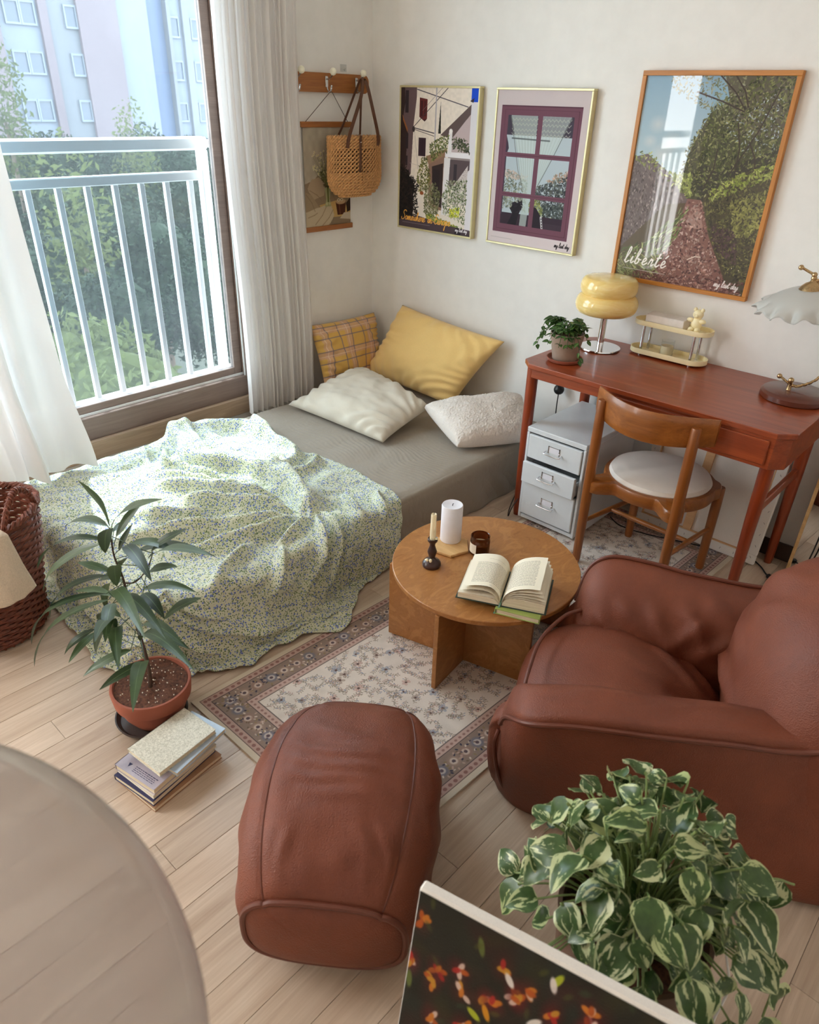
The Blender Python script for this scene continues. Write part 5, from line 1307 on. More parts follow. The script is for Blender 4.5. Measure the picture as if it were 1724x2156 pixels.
b.f.append(list(range(2*nv))[::-1]); b.mi.append(0); b.f.append([(nu-1)*2*nv+k for k in range(2*nv)]); b.mi.append(0)
part('backrest', b, M['chairx'], chh)
for (a0, b0) in zip(posts, fronts):
    part('stretcher', MB().tube([(a0[0], a0[1], .195), ((a0[0]+b0[0])/2, (a0[1]+b0[1])/2, .195), (b0[0], b0[1], .195)], [.008, .011, .008], 10), M['chairx'], chh)
ma = [(p+q)/2 for p, q in zip(posts[0], fronts[0])]; mb_ = [(p+q)/2 for p, q in zip(posts[1], fronts[1])]
part('stretcher', MB().tube([(ma[0], ma[1], .195), ((ma[0]+mb_[0])/2, (ma[1]+mb_[1])/2, .195), (mb_[0], mb_[1], .195)], [.008, .011, .008], 10), M['chairx'], chh)

# ------------------------------------------------------------------ round plywood table
t = NT('figured_plywood'); v = t.coord('Object', (9, 4, 9)); n1 = t.noise(v, 1.6, 6, .62, 2.2); n2 = t.noise(t.coord('Object', (90, 30, 90)), 1, 3)
rg = t.math('ABSOLUTE', t.math('SUBTRACT', t.math('FRACT', t.math('MULTIPLY', n1, 5)), .5))
f = t.math('ADD', t.math('ADD', t.math('MULTIPLY', n1, .6), t.math('MULTIPLY', n2, .2)), t.math('MULTIPLY', rg, .22))
t.set(t.ramp(f, [(.28, srgb(146, 92, 46)), (.5, srgb(170, 116, 64)), (.72, srgb(186, 134, 80))]), .38, coat=.1); t.bump(f, .06, .002); M['ply'] = t.m
t = NT('ply_edge'); sp = t.n('ShaderNodeSeparateXYZ'); t.l(t.coord('Object'), sp.inputs[0]); f = t.math('FRACT', t.math('MULTIPLY', sp.outputs[2], 240))
t.set(t.ramp(f, [(.45, srgb(120, 74, 40)), (.55, srgb(166, 116, 72))]), .6); M['plyedge'] = t.m
TX, TY, TR_, TZ = 1.8225, -1.280, .303, .310; FZ = .009
tb = thing('coffee_table', 'round plywood coffee table with crossed panel legs on the rug', 'table', (TX, TY, FZ))
part('tabletop', MB().lathe([(TR_-.002, TZ-.017), (TR_, TZ-.015), (TR_, TZ-.002), (TR_-.002, TZ), (TR_*.5, TZ), (.0005, TZ)], 96, (TX, TY, 0)), M['ply'], tb)
dc = np.array((.969, .247)); dp = np.array((-dc[1], dc[0]))
pc = np.array((1.585, -1.477)); L = .50
Mx = frame((pc[0], pc[1], FZ), (dc[0], dc[1], 0), (0, 0, 1))
part('panel_leg', MB().rbox((0, -.0075, 0), (L, .0075, TZ-.017-FZ), .001, Mx), M['ply'], tb, False)
pf = np.array((1.877, -1.583)); q = np.array((-.135, .991))
Mx = frame((pf[0], pf[1], FZ), (q[0], q[1], 0), (0, 0, 1))
part('panel_leg', MB().rbox((0, -.0075, 0), (.168, .0075, TZ-.017-FZ), .001, Mx).rbox((.183, -.0075, 0), (.56, .0075, TZ-.017-FZ), .001, Mx), M['ply'], tb, False)
Mx = frame((1.60, -1.14, FZ), (dc[0], dc[1], 0), (0, 0, 1))
part('panel_leg', MB().rbox((0, -.0075, 0), (.17, .0075, TZ-.017-FZ), .001, Mx).rbox((.23, -.0075, 0), (.43, .0075, TZ-.017-FZ), .001, Mx), M['ply'], tb, False)

# ------------------------------------------------------------------ pictures on the wall
M['picglass'] = glass_thin('picture_glass', (1, 1, 1, 1), 0, (1, 1, 1, 1), .075)
def poster(name, label, x0, x1, z0, z1, fw, dp_, fm, art, inset=.010, glass=True):
    o = thing(name, label, 'picture', ((x0+x1)/2, -.002, z0))
    fmx = fm if isinstance(fm, tuple) else (fm, fm)
    for (a, b_, c, d, m) in ((x0, x1, z0, z0+fw, fmx[0]), (x0, x1, z1-fw, z1, fmx[0]), (x0, x0+fw, z0+fw, z1-fw, fmx[1]), (x1-fw, x1, z0+fw, z1-fw, fmx[1])):
        part('frame_bar', MB().rbox((a, -dp_, c), (b_, -.002, d), .0012), m, o, False)
    yy = -dp_+inset
    q = MB().add([(x0+fw, yy, z0+fw), (x1-fw, yy, z0+fw), (x1-fw, yy, z1-fw), (x0+fw, yy, z1-fw)], [(0, 1, 2, 3)], [((0, 0), (1, 0), (1, 1), (0, 1))])
    q.box((x0+fw, yy+.0008, z0+fw), (x1-fw, -.003, z1-fw))
    part('print', q, art, o, False)
    if glass: part('glazing', MB().add([(x0+fw, yy-.003, z0+fw), (x1-fw, yy-.003, z0+fw), (x1-fw, yy-.003, z1-fw), (x0+fw, yy-.003, z1-fw)], [(0, 1, 2, 3)]), M['picglass'], o, False)
    return o
M['art1'] = image_mat('print_street', art_street(), .7, .2); M['art2'] = image_mat('print_window', art_window(), .7, .2); M['art3'] = image_mat('print_path', art_path(), .7, .2)
poster('framed_poster', 'gold-framed poster of a sunny street reading Somewhere in Europe', .215, .698, 1.037, 1.665, .0085, .032, M['goldframe'], M['art1'], .004, False)
poster('framed_poster', 'gold-framed poster of a purple window with lace curtains', .787, 1.258, 1.038, 1.662, .0085, .032, M['goldframe'], M['art2'], .004, False)
poster('framed_poster', 'large wood-framed poster of a garden path reading libert\u00e9', 1.449, 2.011, .981, 1.722, .016, .026, (M['oakx'], M['oakz']), M['art3'], .008)
# ------------------------------------------------------------------ coat rack, hanging print, straw bag
rk = thing('coat_rack', 'oak wall rack with cream knobbed hooks in the corner beside the curtain', 'coat rack', (.012, -.33, 1.63))
pl = rounded_rect(-.66, 1.625, -.045, 1.703, .03, 6)
part('board', MB().prism([(y, z) for y, z in pl], .002, .020, Matrix(((0, 0, 1, 0), (1, 0, 0, 0), (0, 1, 0, 0), (0, 0, 0, 1)))), M['oak'], rk)
for hy in (-.505, -.318, -.128):
    b = MB(); zc = 1.668
    b.rbox((.020, hy-.008, zc-.022), (.0235, hy+.008, zc+.022), .001)
    b.tube(catmull([(.022, hy, zc+.012), (.034, hy, zc+.010), (.05, hy, zc+.018), (.064, hy, zc+.030)], 6), .0036, 8)
    b.tube(catmull([(.022, hy, zc-.010), (.026, hy, zc-.030), (.036, hy, zc-.040), (.050, hy, zc-.034), (.054, hy, zc-.020)], 6), .0036, 8); b.ball((.054, hy, zc-.018), .0052)
    hk = part('hook', b, M['steel'], rk)
    part('knob', MB().ball((.068, hy, zc+.040), (.0155, .0155, .0155), 18, 12), M['creamknob'], hk)
M['clear'] = glass_thin('clear_plastic', (.95, .96, .96, 1), .08, (.9, .9, .9, 1), .06)
b = MB().rbox((.001, -.215, 1.712), (.004, -.175, 1.742), .001); b.tube([(.004, -.195, 1.722), (.012, -.195, 1.716), (.014, -.195, 1.726)], .002, 6)
solo('adhesive_hook', b, M['clear'], 'small clear adhesive hook on the wall just above the coat rack', 'hook', False)
hp = thing('hanging_print', 'hanging print of daisies and linen between two oak bars below the rack', 'picture', (.012, -.318, 1.03))
part('top_bar', MB().rbox((.004, -.476, 1.482), (.018, -.160, 1.506), .0015), M['oak'], hp, False)
part('bottom_bar', MB().rbox((.004, -.476, 1.022), (.018, -.160, 1.046), .0015), M['oak'], hp, False)
q = MB(); yy = (-.466, -.170); xq = .0115
q.add([(xq, yy[0], 1.046), (xq, yy[1], 1.046), (xq, yy[1], 1.482), (xq, yy[0], 1.482)], [(0, 1, 2, 3)], [((0, 0), (1, 0), (1, 1), (0, 1))]); q.box((xq-.001, yy[0], 1.046), (xq-.0004, yy[1], 1.482))
M['art4'] = image_mat('print_daisies', art_flowers(), .85, .1); part('print', q, M['art4'], hp, False)
part('hanger_cord', MB().tube([(.016, -.45, 1.505), (.05, -.325, 1.6265), (.05, -.311, 1.6265), (.016, -.185, 1.505)], .0014, 6), M['cord'], hp)

bgx, bgy = .092, -.212
bg = thing('straw_bag', 'crocheted straw tote bag with brown leather straps hanging from the right hook', 'bag', (bgx, bgy, 1.19))
def bagR(z):
    q = min(1.0, max(0.0, (z-1.185)/.095)); return .40+.60*(1-(1-q)**2.2)**.5-.03*(z-1.28)/.16*(z > 1.28)
def bagpt(a, z, off=0.0):
    k = bagR(z)
    return np.stack([bgx+(.054*k+off)*np.cos(a), bgy+(.168*k+off)*np.sin(a), np.full_like(a, z)], -1)
lin = MB(); aa = np.linspace(0, 2*pi, 60, endpoint=False); zz_ = [1.186, 1.20, 1.23, 1.28, 1.36, 1.438]
L = [bagpt(aa, z, -.010) for z in zz_]; L = [L[0]*.02+L[0].mean(0)*.98]+L
part('lining', lin.grid(np.array(L)[:, ::-1], cv=True), M['strawdark'], bg)
b = MB(); z = 1.190; row = 0; n = 240; aa = np.linspace(0, 2*pi, n, endpoint=False)
while z < 1.446:
    open_ = 1.288 < z < 1.385; step = .0175 if open_ else .0134
    nb = 21
    for sgn in (0, pi):
        off = .0034*np.cos(nb*aa+pi*row+sgn); dz = (.0082 if open_ else .0050)*np.sin(nb*aa+pi*row+sgn)
        P = bagpt(aa, z, 0); N = np.stack([np.cos(aa)/.054, np.sin(aa)/.168, 0*aa], -1); N /= np.linalg.norm(N, axis=1, keepdims=True)
        P = P+N*off[:, None]; P[:, 2] += dz; b.tube(P, .0040 if open_ else .0047, 6, True)
    z += step; row += 1
part('crochet_body', b, M['straw'], bg)
bt = MB().grid(np.array([bagpt(aa, 1.188)*k+np.array((bgx, bgy, 1.188))*(1-k)-np.array((0, 0, .006*(1-k))) for k in (1, .7, .4, .01)]), cv=True); part('bottom', bt, M['straw'], bg)
def strap(pts, w, nrm, th=.0018):
    p = catmull(np.array(pts, float), 8); T = np.gradient(p, axis=0); T /= np.linalg.norm(T, axis=1, keepdims=True); N = np.array(nrm, float); B = np.cross(T, N); B /= np.linalg.norm(B, axis=1, keepdims=True)
    G = np.stack([p+B*w/2, p-B*w/2, p-B*w/2+N*th, p+B*w/2+N*th], 1); return MB().grid(G, cv=True, uv=False)
part('strap', strap([(.142, -.305, 1.40), (.143, -.292, 1.455), (.110, -.19, 1.60), (.078, -.138, 1.675), (.062, -.128, 1.684)], .020, (1, 0, 0)), M['strap'], bg)
part('strap', strap([(.128, -.098, 1.395), (.142, -.100, 1.44), (.115, -.112, 1.56), (.084, -.122, 1.665), (.064, -.128, 1.683)], .020, (1, 0, 0)), M['strap'], bg)
part('strap', strap([(.042, -.285, 1.43), (.046, -.24, 1.50), (.058, -.155, 1.66), (.058, -.132, 1.6835)], .012, (1, 0, 0)), M['strap'], bg)
part('strap', strap([(.042, -.13, 1.43), (.050, -.13, 1.55), (.056, -.128, 1.683)], .012, (1, 0, 0)), M['strap'], bg)
part('closing_tab', strap([(.118, -.228, 1.452), (.152, -.228, 1.452), (.1535, -.232, 1.43), (.1535, -.231, 1.36), (.151, -.234, 1.295)], .014, (.99, 0, .12)), M['strap'], bg)
part('snap', MB().ball((.157, -.231, 1.424), .0032, 10, 6), M['steel'], bg, label='silver snap')

# ------------------------------------------------------------------ things on the desk
E_ = .0006
lp = thing('table_lamp', 'yellow glass lamp with two stacked bulging lobes on a chrome stem', 'lamp', (1.520, -.158, DZ))
part('base', MB().lathe([(.082, DZ+E_), (.085, DZ+.003), (.084, DZ+.008), (.02, DZ+.012), (.0005, DZ+.012)], 48, (1.520, -.158, 0)), M['chrome'], lp)
part('stem', MB().lathe([(.0140, DZ+.012), (.0140, .872)], 24, (1.520, -.158, 0)), M['chrome'], lp)
t = NT('yellow_glass'); v = t.coord('Object', (3, 3, 14)); n1 = t.noise(v, 3, 4, .6, 1.5)
t.set(t.ramp(n1, [(.3, srgb(232, 198, 122)), (.5, srgb(238, 208, 136)), (.75, srgb(244, 222, 160))]), .08, spec=.6, sss=.25); t.b.inputs['Subsurface Radius'].default_value = (.02, .015, .008); M['yglass'] = t.m
pr = [(.028, .868)]
for k in range(13): q = -1.25+2.5*k/12; pr.append((.088+.037*cos(q*1.0)**.8 if abs(q) < 1.5 else .09, .9065+.040*sin(q)))
pr2 = []
for k in range(14): q = -1.15+2.72*k/13; pr2.append(((.080+.034*max(0, cos(q))**.8) if q < 1.2 else max(.0005, .092*(1-(q-1.2)/.37)), .9745+.0395*sin(q)+.004*(q > 1.2)))
part('shade', MB().lathe(pr+pr2, 64, (1.520, -.158, 0)), M['yglass'], lp)

pp = thing('potted_plant', 'small trailing green plant in a grey clay pot at the left end of the desk', 'plant', (1.508, -.415, DZ))
pcx, pcy = 1.508, -.415
part('saucer', MB().lathe([(.055, DZ+E_), (.062, DZ+.002), (.070, DZ+.013), (.0705, DZ+.016), (.067, DZ+.016), (.058, DZ+.006), (.0005, DZ+.006)], 40, (pcx, pcy, 0)), M['terracotta'], pp, label='terracotta saucer')
part('pot', MB().lathe([(.046, DZ+.0065), (.048, DZ+.010), (.0615, DZ+.085), (.0635, DZ+.086), (.0665, DZ+.112), (.064, DZ+.114), (.060, DZ+.111), (.057, DZ+.09), (.0005, DZ+.09)], 44, (pcx, pcy, 0)), M['claypot'], pp)
part('soil', MB().lathe([(.0585, DZ+.098), (.03, DZ+.103), (.0005, DZ+.102)], 24, (pcx, pcy, 0)), M['soil'], pp)

cd = thing('shelf_caddy', 'two-tier cream tray shelf with steel posts at the back of the desk', 'shelf', (1.782, -.073, DZ))
def tray(z, h):
    L_, D_ = .160, .052; o = rounded_rect(1.782-L_, -.073-D_, 1.782+L_, -.073+D_, D_-.001, 12); i = rounded_rect(1.782-L_+.004, -.073-D_+.004, 1.782+L_-.004, -.073+D_-.004, D_-.005, 12)
    o = np.array(o); i = np.array(i); n = len(o); b = MB()
    rows = [np.c_[i*.0+np.array((1.782, -.073)), np.full(n, z)], np.c_[o*.98+np.array((1.782, -.073))*.02, np.full(n, z)], np.c_[o, np.full(n, z+.002)], np.c_[o, np.full(n, z+h)], np.c_[i, np.full(n, z+h)], np.c_[i, np.full(n, z+.004)], np.c_[i*.0+np.array((1.782, -.073)), np.full(n, z+.004)]]
    return b.grid(np.array(rows)[:, ::-1], cv=True, uv=False)
part('tray', tray(DZ+.008, .020), M['cream'], cd); part('tray', tray(DZ+.122, .019), M['cream'], cd)
for sx in (-.105, .105):
    for sy in (-.034, .034): part('post', MB().lathe([(.0065, DZ+E_), (.0065, DZ+.008)], 14, (1.782+sx, -.073+sy, 0)).lathe([(.0058, DZ+.012), (.0058, DZ+.122)], 14, (1.782+sx, -.073+sy, 0)), M['steel'], cd)
Mx = frame((1.752, -.072, DZ+.1265), (1, .05, 0), (0, 0, 1)); M['boxgrey'] = plain('pale_box', srgb(222, 214, 208), .7)
solo('gift_box', MB().rbox((-.078, -.036, 0), (.078, .036, .040), .002, Mx), M['boxgrey'], 'flat pale box lying on the upper tray of the cream shelf', 'box', False)
b = MB(); bx_, by2, bz_ = 1.868, -.072, DZ+.1265
b.ball((bx_, by2, bz_+.022), (.015, .013, .019)); b.ball((bx_, by2, bz_+.048), (.0145, .013, .013))
for s2 in (-1, 1): b.ball((bx_+s2*.010, by2, bz_+.060), .0058, 10, 8); b.ball((bx_+s2*.017, by2-.005, bz_+.032), (.010, .006, .006), 10, 8); b.ball((bx_+s2*.009, by2-.010, bz_+.0075), (.0085, .010, .0075), 10, 8)
b.ball((bx_, by2-.012, bz_+.045), (.006, .005, .005), 10, 8); b.tube([(bx_, by2, bz_+.06), (bx_, by2, bz_+.068)], .0008, 5)
_c = np.array((bx_, by2, bz_)); b.v = [(q-_c)*np.array((1.42, 1.3, 1.42))+_c for q in b.v]
solo('bear_candle', b, M['cream'], 'small cream bear-shaped candle on the upper tray of the cream shelf', 'candle')
b = MB().lathe([(.0005, 0), (.024, .0), (.026, .003), (.026, .062), (.0245, .062), (.0245, .006), (.0005, .006)], 28, (1.775, -.078, DZ+.0125)); jar = thing('candle_glass', 'glass of half-burnt candle on the lower tray of the cream shelf', 'candle', (1.775, -.078, DZ+.0125))
part('glass', b, M['clear'], jar); part('wax', MB().lathe([(.0235, .007), (.0235, .040), (.012, .034), (.0005, .034)], 24, (1.775, -.078, DZ+.0125)), M['candleivory'], jar)

bl = thing('brass_lamp', 'brass lamp with a frilled frosted glass shade on a round wooden base', 'lamp', (2.305, -.17, DZ))
lx, ly = 2.305, -.172
M['lampbase'] = plain('red_brown_base', srgb(94, 46, 32), .28, var=.12, scale=18, coat=.3)
part('base', MB().lathe([(.108, DZ+E_), (.112, DZ+.004), (.112, DZ+.020), (.106, DZ+.027), (.102, DZ+.030), (.0005, DZ+.031)], 64, (lx, ly, 0)), M['lampbase'], bl)
b = MB(); jx, jy = 2.285, -.185; zt = DZ+.031
b.lathe([(.009, zt-.001), (.008, zt+.004), (.007, zt+.022), (.009, zt+.025)], 16, (jx, jy, 0)); b.ball((jx, jy, zt+.034), .0098, 16, 10)
b.tube([(jx, jy, zt+.018), (jx-.028, jy-.002, zt+.034), (jx-.036, jy-.002, zt+.038)], [.004, .0045, .004], 8); b.ball((jx-.040, jy-.003, zt+.040), .0088, 14, 10)
part('joint', b, M['brass'], bl)
arc = catmull([(jx+.004, jy, zt+.016), (jx+.03, jy+.012, zt+.018), (jx+.075, jy+.03, zt+.055), (jx+.105, jy+.04, zt+.15), (jx+.098, jy+.04, zt+.27), (jx+.055, jy+.03, zt+.352), (jx+.0, jy+.015, zt+.372), (jx-.020, jy+.010, zt+.368)], 14)
b = MB(); b.tube(arc, .0042, 8); th = np.linspace(0, 2*pi*26, len(arc)*5); q = np.array([np.interp(np.linspace(0, 1, len(th)), np.linspace(0, 1, len(arc)), arc[:, k]) for k in range(3)]).T
b.tube(q+np.c_[np.cos(th)*.0038, np.cos(th)*.002, np.sin(th)*.0038], .0022, 5); part('arm', b, M['brass'], bl)
sx_, sy_ = 2.262, -.170; zc = 1.093
Mt = Matrix.Translation((sx_, sy_, zc)) @ Matrix.Rotation(radians(-6), 4, 'Y') @ Matrix.Rotation(radians(7), 4, 'X')
b = MB().lathe([(.040, -.004), (.042, .001), (.036, .010), (.026, .018), (.012, .024), (.0085, .030), (.010, .036), (.006, .044), (.0005, .045)], 32, M=Mt)
b.ball(tuple(xf(Mt, [(0, 0, .046)])[0]), .0092, 14, 10); b.tube(xf(Mt, [(0, 0, .046), (-.020, 0, .056), (-.038, 0, .066)]), [.0045, .0045, .004], 8); b.ball(tuple(xf(Mt, [(-.044, 0, .068)])[0]), .0088, 14, 10)
part('cap', b, M['brass'], bl)
nr, na = 26, 150; P = np.zeros((nr, na, 3)); a = np.linspace(0, 2*pi, na, endpoint=False)
for i in range(nr):
    s2 = i/(nr-1); R = .036+.130*s2**.85; zz = .002-.052*s2**1.3-.012*s2**4; fr_ = smoothstep(.62, 1, s2)
    Rr = R+.011*fr_*np.cos(13*a)+.006*fr_*np.cos(26*a+1); P[i] = np.stack([Rr*np.cos(a), Rr*np.sin(a), zz+.010*fr_*np.sin(13*a+.6)], -1)
P = xf(Mt, P.reshape(-1, 3)).reshape(P.shape)
t = NT('frosted_glass'); t.t.nodes.remove(t.b); df = t.n('ShaderNodeBsdfPrincipled'); df.inputs['Base Color'].default_value = srgb(226, 226, 222); df.inputs['Roughness'].default_value = .25
ts = t.n('ShaderNodeBsdfTranslucent'); ts.inputs[0].default_value = srgb(232, 234, 232); tr = t.n('ShaderNodeBsdfTransparent')
m1 = t.n('ShaderNodeMixShader'); m1.inputs[0].default_value = .45; t.l(df.outputs[0], m1.inputs[1]); t.l(ts.outputs[0], m1.inputs[2]); m2 = t.n('ShaderNodeMixShader'); m2.inputs[0].default_value = .12
t.l(m1.outputs[0], m2.inputs[1]); t.l(tr.outputs[0], m2.inputs[2]); t.l(m2.outputs[0], t.out.inputs[0]); M['frost'] = t.m
so_ = part('shade', MB().grid(P, cv=True), M['frost'], bl); so_.modifiers.new('thick', 'SOLIDIFY').thickness = .002
solo('vase', MB().lathe([(.0005, 0), (.026, 0), (.030, .004), (.031, .03), (.027, .09), (.022, .118), (.018, .124), (.012, .120), (.0005, .115)], 36, (2.392, -.045, DZ+E_)), M['creamknob'], 'tall smooth cream ceramic piece at the far right end of the desk', 'vase')

# ------------------------------------------------------------------ under and beside the desk
cw = thing('stretched_canvas', 'blank white canvas showing its stapled back leaning under the desk', 'canvas', (2.05, -.12, .002))
yb, yt, zt_ = -.150, -.042, .515; xa, xb = 1.80, 2.342
vz = Vector((0, yt-yb, zt_)).normalized(); Mx = Matrix(((1, 0, 0, xa), (0, vz.z, vz.y, yb), (0, -vz.y, vz.z, .0095), (0, 0, 0, 1)))
# local x along the wall, local y towards the wall, local z up the canvas
Wd, Hd = xb-xa, .525; bw = .040
M['stretcher'] = wood('pine', srgb(196, 150, 104), srgb(220, 178, 130), 0, 1.5, .6)
for lo, hi in (((0, 0, 0), (Wd, .018, bw)), ((0, 0, Hd-bw), (Wd, .018, Hd)), ((0, 0, bw), (bw, .018, Hd-bw)), ((Wd-bw, 0, bw), (Wd, .018, Hd-bw))):
    part('canvas_fold', MB().rbox(lo, hi, .003, Mx), M['white_canvas'], cw, False)
for lo, hi in (((bw, .001, bw), (Wd-bw, .016, bw+.004)), ((bw, .001, Hd-bw-.004), (Wd-bw, .016, Hd-bw)), ((bw, .001, bw+.004), (bw+.004, .016, Hd-bw-.004)), ((Wd-bw-.004, .001, bw+.004), (Wd-bw, .016, Hd-bw-.004)), ((Wd*.42, .003, bw+.004), (Wd*.42+.035, .015, Hd-bw-.004))):
    part('stretcher_bar', MB().box(lo, hi, Mx), M['stretcher'], cw, False)
part('canvas', MB().box((bw, .0162, bw), (Wd-bw, .0178, Hd-bw), Mx), M['white_canvas'], cw, False)
stp = MB().box((-.0045, -.0008, -.0006), (.0045, .0002, .0006)).mesh('staple', False); stp.materials.append(M['black'])
rs = random.Random(4)
for k in range(10): 
    for xx, zz in ((Wd-.018, .03+.05*k), (.018, .03+.05*k)) + (((.03+.053*k, .02), (.03+.053*k, Hd-.02)) if k < 10 else ()):
        o = link('staple', stp, None, cw); o.matrix_local = Matrix.Translation(-Vector(cw.location)) @ Mx @ Matrix.Translation((xx+rs.uniform(-.004, .004), 0, zz)) @ Matrix.Rotation(rs.uniform(.6, 2.2), 4, 'Y')
mr = thing('mirror', 'frameless-looking mirror in a thin pale wood frame leaning on the wall right of the desk', 'mirror', (2.62, -.05, 0))
mr['label'] = 'mirror in a thin pale wood frame leaning on the wall right of the desk'
vz = Vector((0, .066, .9)).normalized(); Mx = Matrix(((1, 0, 0, 2.447), (0, vz.z, vz.y, -.086), (0, -vz.y, vz.z, .003), (0, 0, 0, 1)))
for lo, hi in (((0, 0, 0), (.40, .018, .012)), ((0, 0, .888), (.40, .018, .90)), ((0, 0, .012), (.012, .018, .888)), ((.388, 0, .012), (.40, .018, .888))):
    part('frame_bar', MB().rbox(lo, hi, .0015, Mx), M['traywood'], mr, False)
M['mirror'] = metal('mirror_silver', (.86, .87, .87, 1), .015); part('mirror_glass', MB().box((.012, .006, .012), (.388, .017, .888), Mx), M['mirror'], mr, False)

def cable(pts, r=.0028, n=10): return MB().tube(catmull(np.array(pts, float), n), r, 8)
c1 = thing('lamp_cord', 'black cord with a ball switch hanging by the wall between cushion and drawer unit', 'cord', (1.29, -.03, .006))
part('cable', cable([(1.40, -.012, .695), (1.36, -.015, .66), (1.305, -.035, .56), (1.286, -.045, .49), (1.2905, -.045, .45), (1.288, -.042, .38), (1.287, -.038, .30), (1.286, -.03, .12), (1.288, -.03, .006)]), M['black'], c1)
part('ball_switch', MB().ball((1.2905, -.045, .448), .0245, 20, 14), M['black'], c1)
c2 = thing('power_cord', 'black cord with an inline switch lying on the floor between desk and mirror', 'cord', (2.42, -.17, 0))
part('cable', cable([(2.33, -.10, .006), (2.37, -.13, .005), (2.40, -.165, .005), (2.43, -.190, .006), (2.455, -.20, .006), (2.49, -.185, .01), (2.515, -.155, .06), (2.525, -.13, .16), (2.528, -.115, .32), (2.525, -.105, .45), (2.49, -.10, .62), (2.445, -.10, .71)]), M['black'], c2)
Mx = frame((2.432, -.192, .0105), (.85, -.45, 0), (0, 0, 1)); part('inline_switch', MB().rbox((-.026, -.009, -.0085), (.026, .009, .0085), .004, Mx), M['black'], c2)
c3 = thing('floor_cord', 'thin black cord lying on the rug behind the desk chair', 'cord', (1.9, -.26, .008))
part('cable', cable([(1.735, -.215, .011), (1.80, -.25, .011), (1.90, -.24, .011), (2.02, -.20, .011), (2.15, -.15, .011)], .0025), M['black'], c3)
c4 = thing('bed_cord', 'black cord looped on the floor between the mattress and the drawer unit', 'cord', (1.42, -.52, 0))
part('cable', cable([(1.30, -.33, .005), (1.36, -.46, .005), (1.405, -.535, .01), (1.415, -.52, .06), (1.418, -.44, .10), (1.41, -.30, .03), (1.40, -.16, .005)], .0022), M['black'], c4)
# ------------------------------------------------------------------ things on the round table
TE = TZ+.0006
hx = [(1.678+.068*cos(radians(60*k+12)), -1.288+.068*sin(radians(60*k+12))) for k in range(6)]
solo('candle_tray', MB().prism(hx, TE, TE+.010, bev=.002), M['traywood'], 'pale wooden hexagonal tray under the white pillar candle', 'tray', False)
cz = TE+.0106
cn = thing('pillar_candle', 'thick white pillar candle on the hexagonal tray', 'candle', (1.657, -1.262, cz))
part('wax', MB().lathe([(.0345, cz), (.0355, cz+.002), (.0355, cz+.130), (.0335, cz+.134), (.030, cz+.133), (.018, cz+.129), (.0005, cz+.1285)], 40, (1.657, -1.262, 0)), M['candlewhite'], cn)
part('wick', MB().tube([(1.657, -1.262, cz+.128), (1.658, -1.262, cz+.136), (1.661, -1.262, cz+.139)], .0012, 6), M['black'], cn)
ch_ = thing('candle_holder', 'dark turned wooden candlestick with wax drips', 'candle holder', (1.706, -1.414, TE))
part('turned_stem', MB().lathe([(.029, TE), (.030, TE+.003), (.030, TE+.010), (.025, TE+.018), (.014, TE+.024), (.010, TE+.032), (.013, TE+.044), (.0155, TE+.054), (.012, TE+.064), (.0085, TE+.076), (.010, TE+.086), (.0155, TE+.092), (.0165, TE+.100), (.015, TE+.102), (.010, TE+.098), (.0005, TE+.097)], 32, (1.706, -1.414, 0)), M['darkwood'], ch_)
b = MB(); 
for a_, z_, h_ in ((2.5, .022, .008), (3.9, .020, .006), (5.2, .028, .012), (4.5, .026, .010), (.4, .102, .004)): b.ball((1.706+(.018 if z_ < .1 else .012)*cos(a_), -1.414+(.018 if z_ < .1 else .012)*sin(a_), TE+z_), (.005, .005, h_*.6), 10, 7)
part('wax_drip', b, M['candleivory'], ch_, label='pale wax drips')
tp = thing('taper_candle', 'ivory taper candle standing in the dark candlestick', 'candle', (1.706, -1.414, TE+.0985))
part('wax', MB().lathe([(.0098, TE+.0985), (.0095, TE+.13), (.0088, TE+.185), (.0078, TE+.190), (.0045, TE+.188), (.0005, TE+.187)], 20, (1.706, -1.414, 0)).tube([(1.7155, -1.418, TE+.188), (1.7165, -1.4185, TE+.16), (1.716, -1.418, TE+.14)], [.002, .0022, .003], 6), M['candleivory'], tp)
part('wick', MB().tube([(1.706, -1.414, TE+.186), (1.7065, -1.414, TE+.195)], .001, 5), M['black'], tp)
M['amber'] = NT('amber_glass').set(srgb(120, 58, 18), .06, trans=.85, ior=1.45).m
jr = thing('amber_jar', 'amber glass candle jar with a paper label between candle and book', 'jar', (1.768, -1.245, TE))
jc = (1.768, -1.245, 0)
part('glass', MB().lathe([(.030, TE), (.0325, TE+.003), (.0325, TE+.050), (.0295, TE+.054), (.0295, TE+.056), (.0315, TE+.057), (.0315, TE+.066), (.030, TE+.067), (.0285, TE+.066), (.0275, TE+.054), (.030, TE+.049), (.030, TE+.006), (.0005, TE+.005)], 44, jc), M['amber'], jr)
part('wax', MB().lathe([(.0292, TE+.0065), (.0292, TE+.036), (.0005, TE+.035)], 32, jc), M['candleivory'], jr)
aa = np.linspace(radians(180), radians(285), 16); part('paper_label', MB().grid(np.stack([np.stack([jc[0]+.0329*np.cos(aa), jc[1]+.0329*np.sin(aa), np.full(16, z)], -1) for z in (TE+.010, TE+.044)])[:, ::1].transpose(1, 0, 2)), M['paper'], jr)

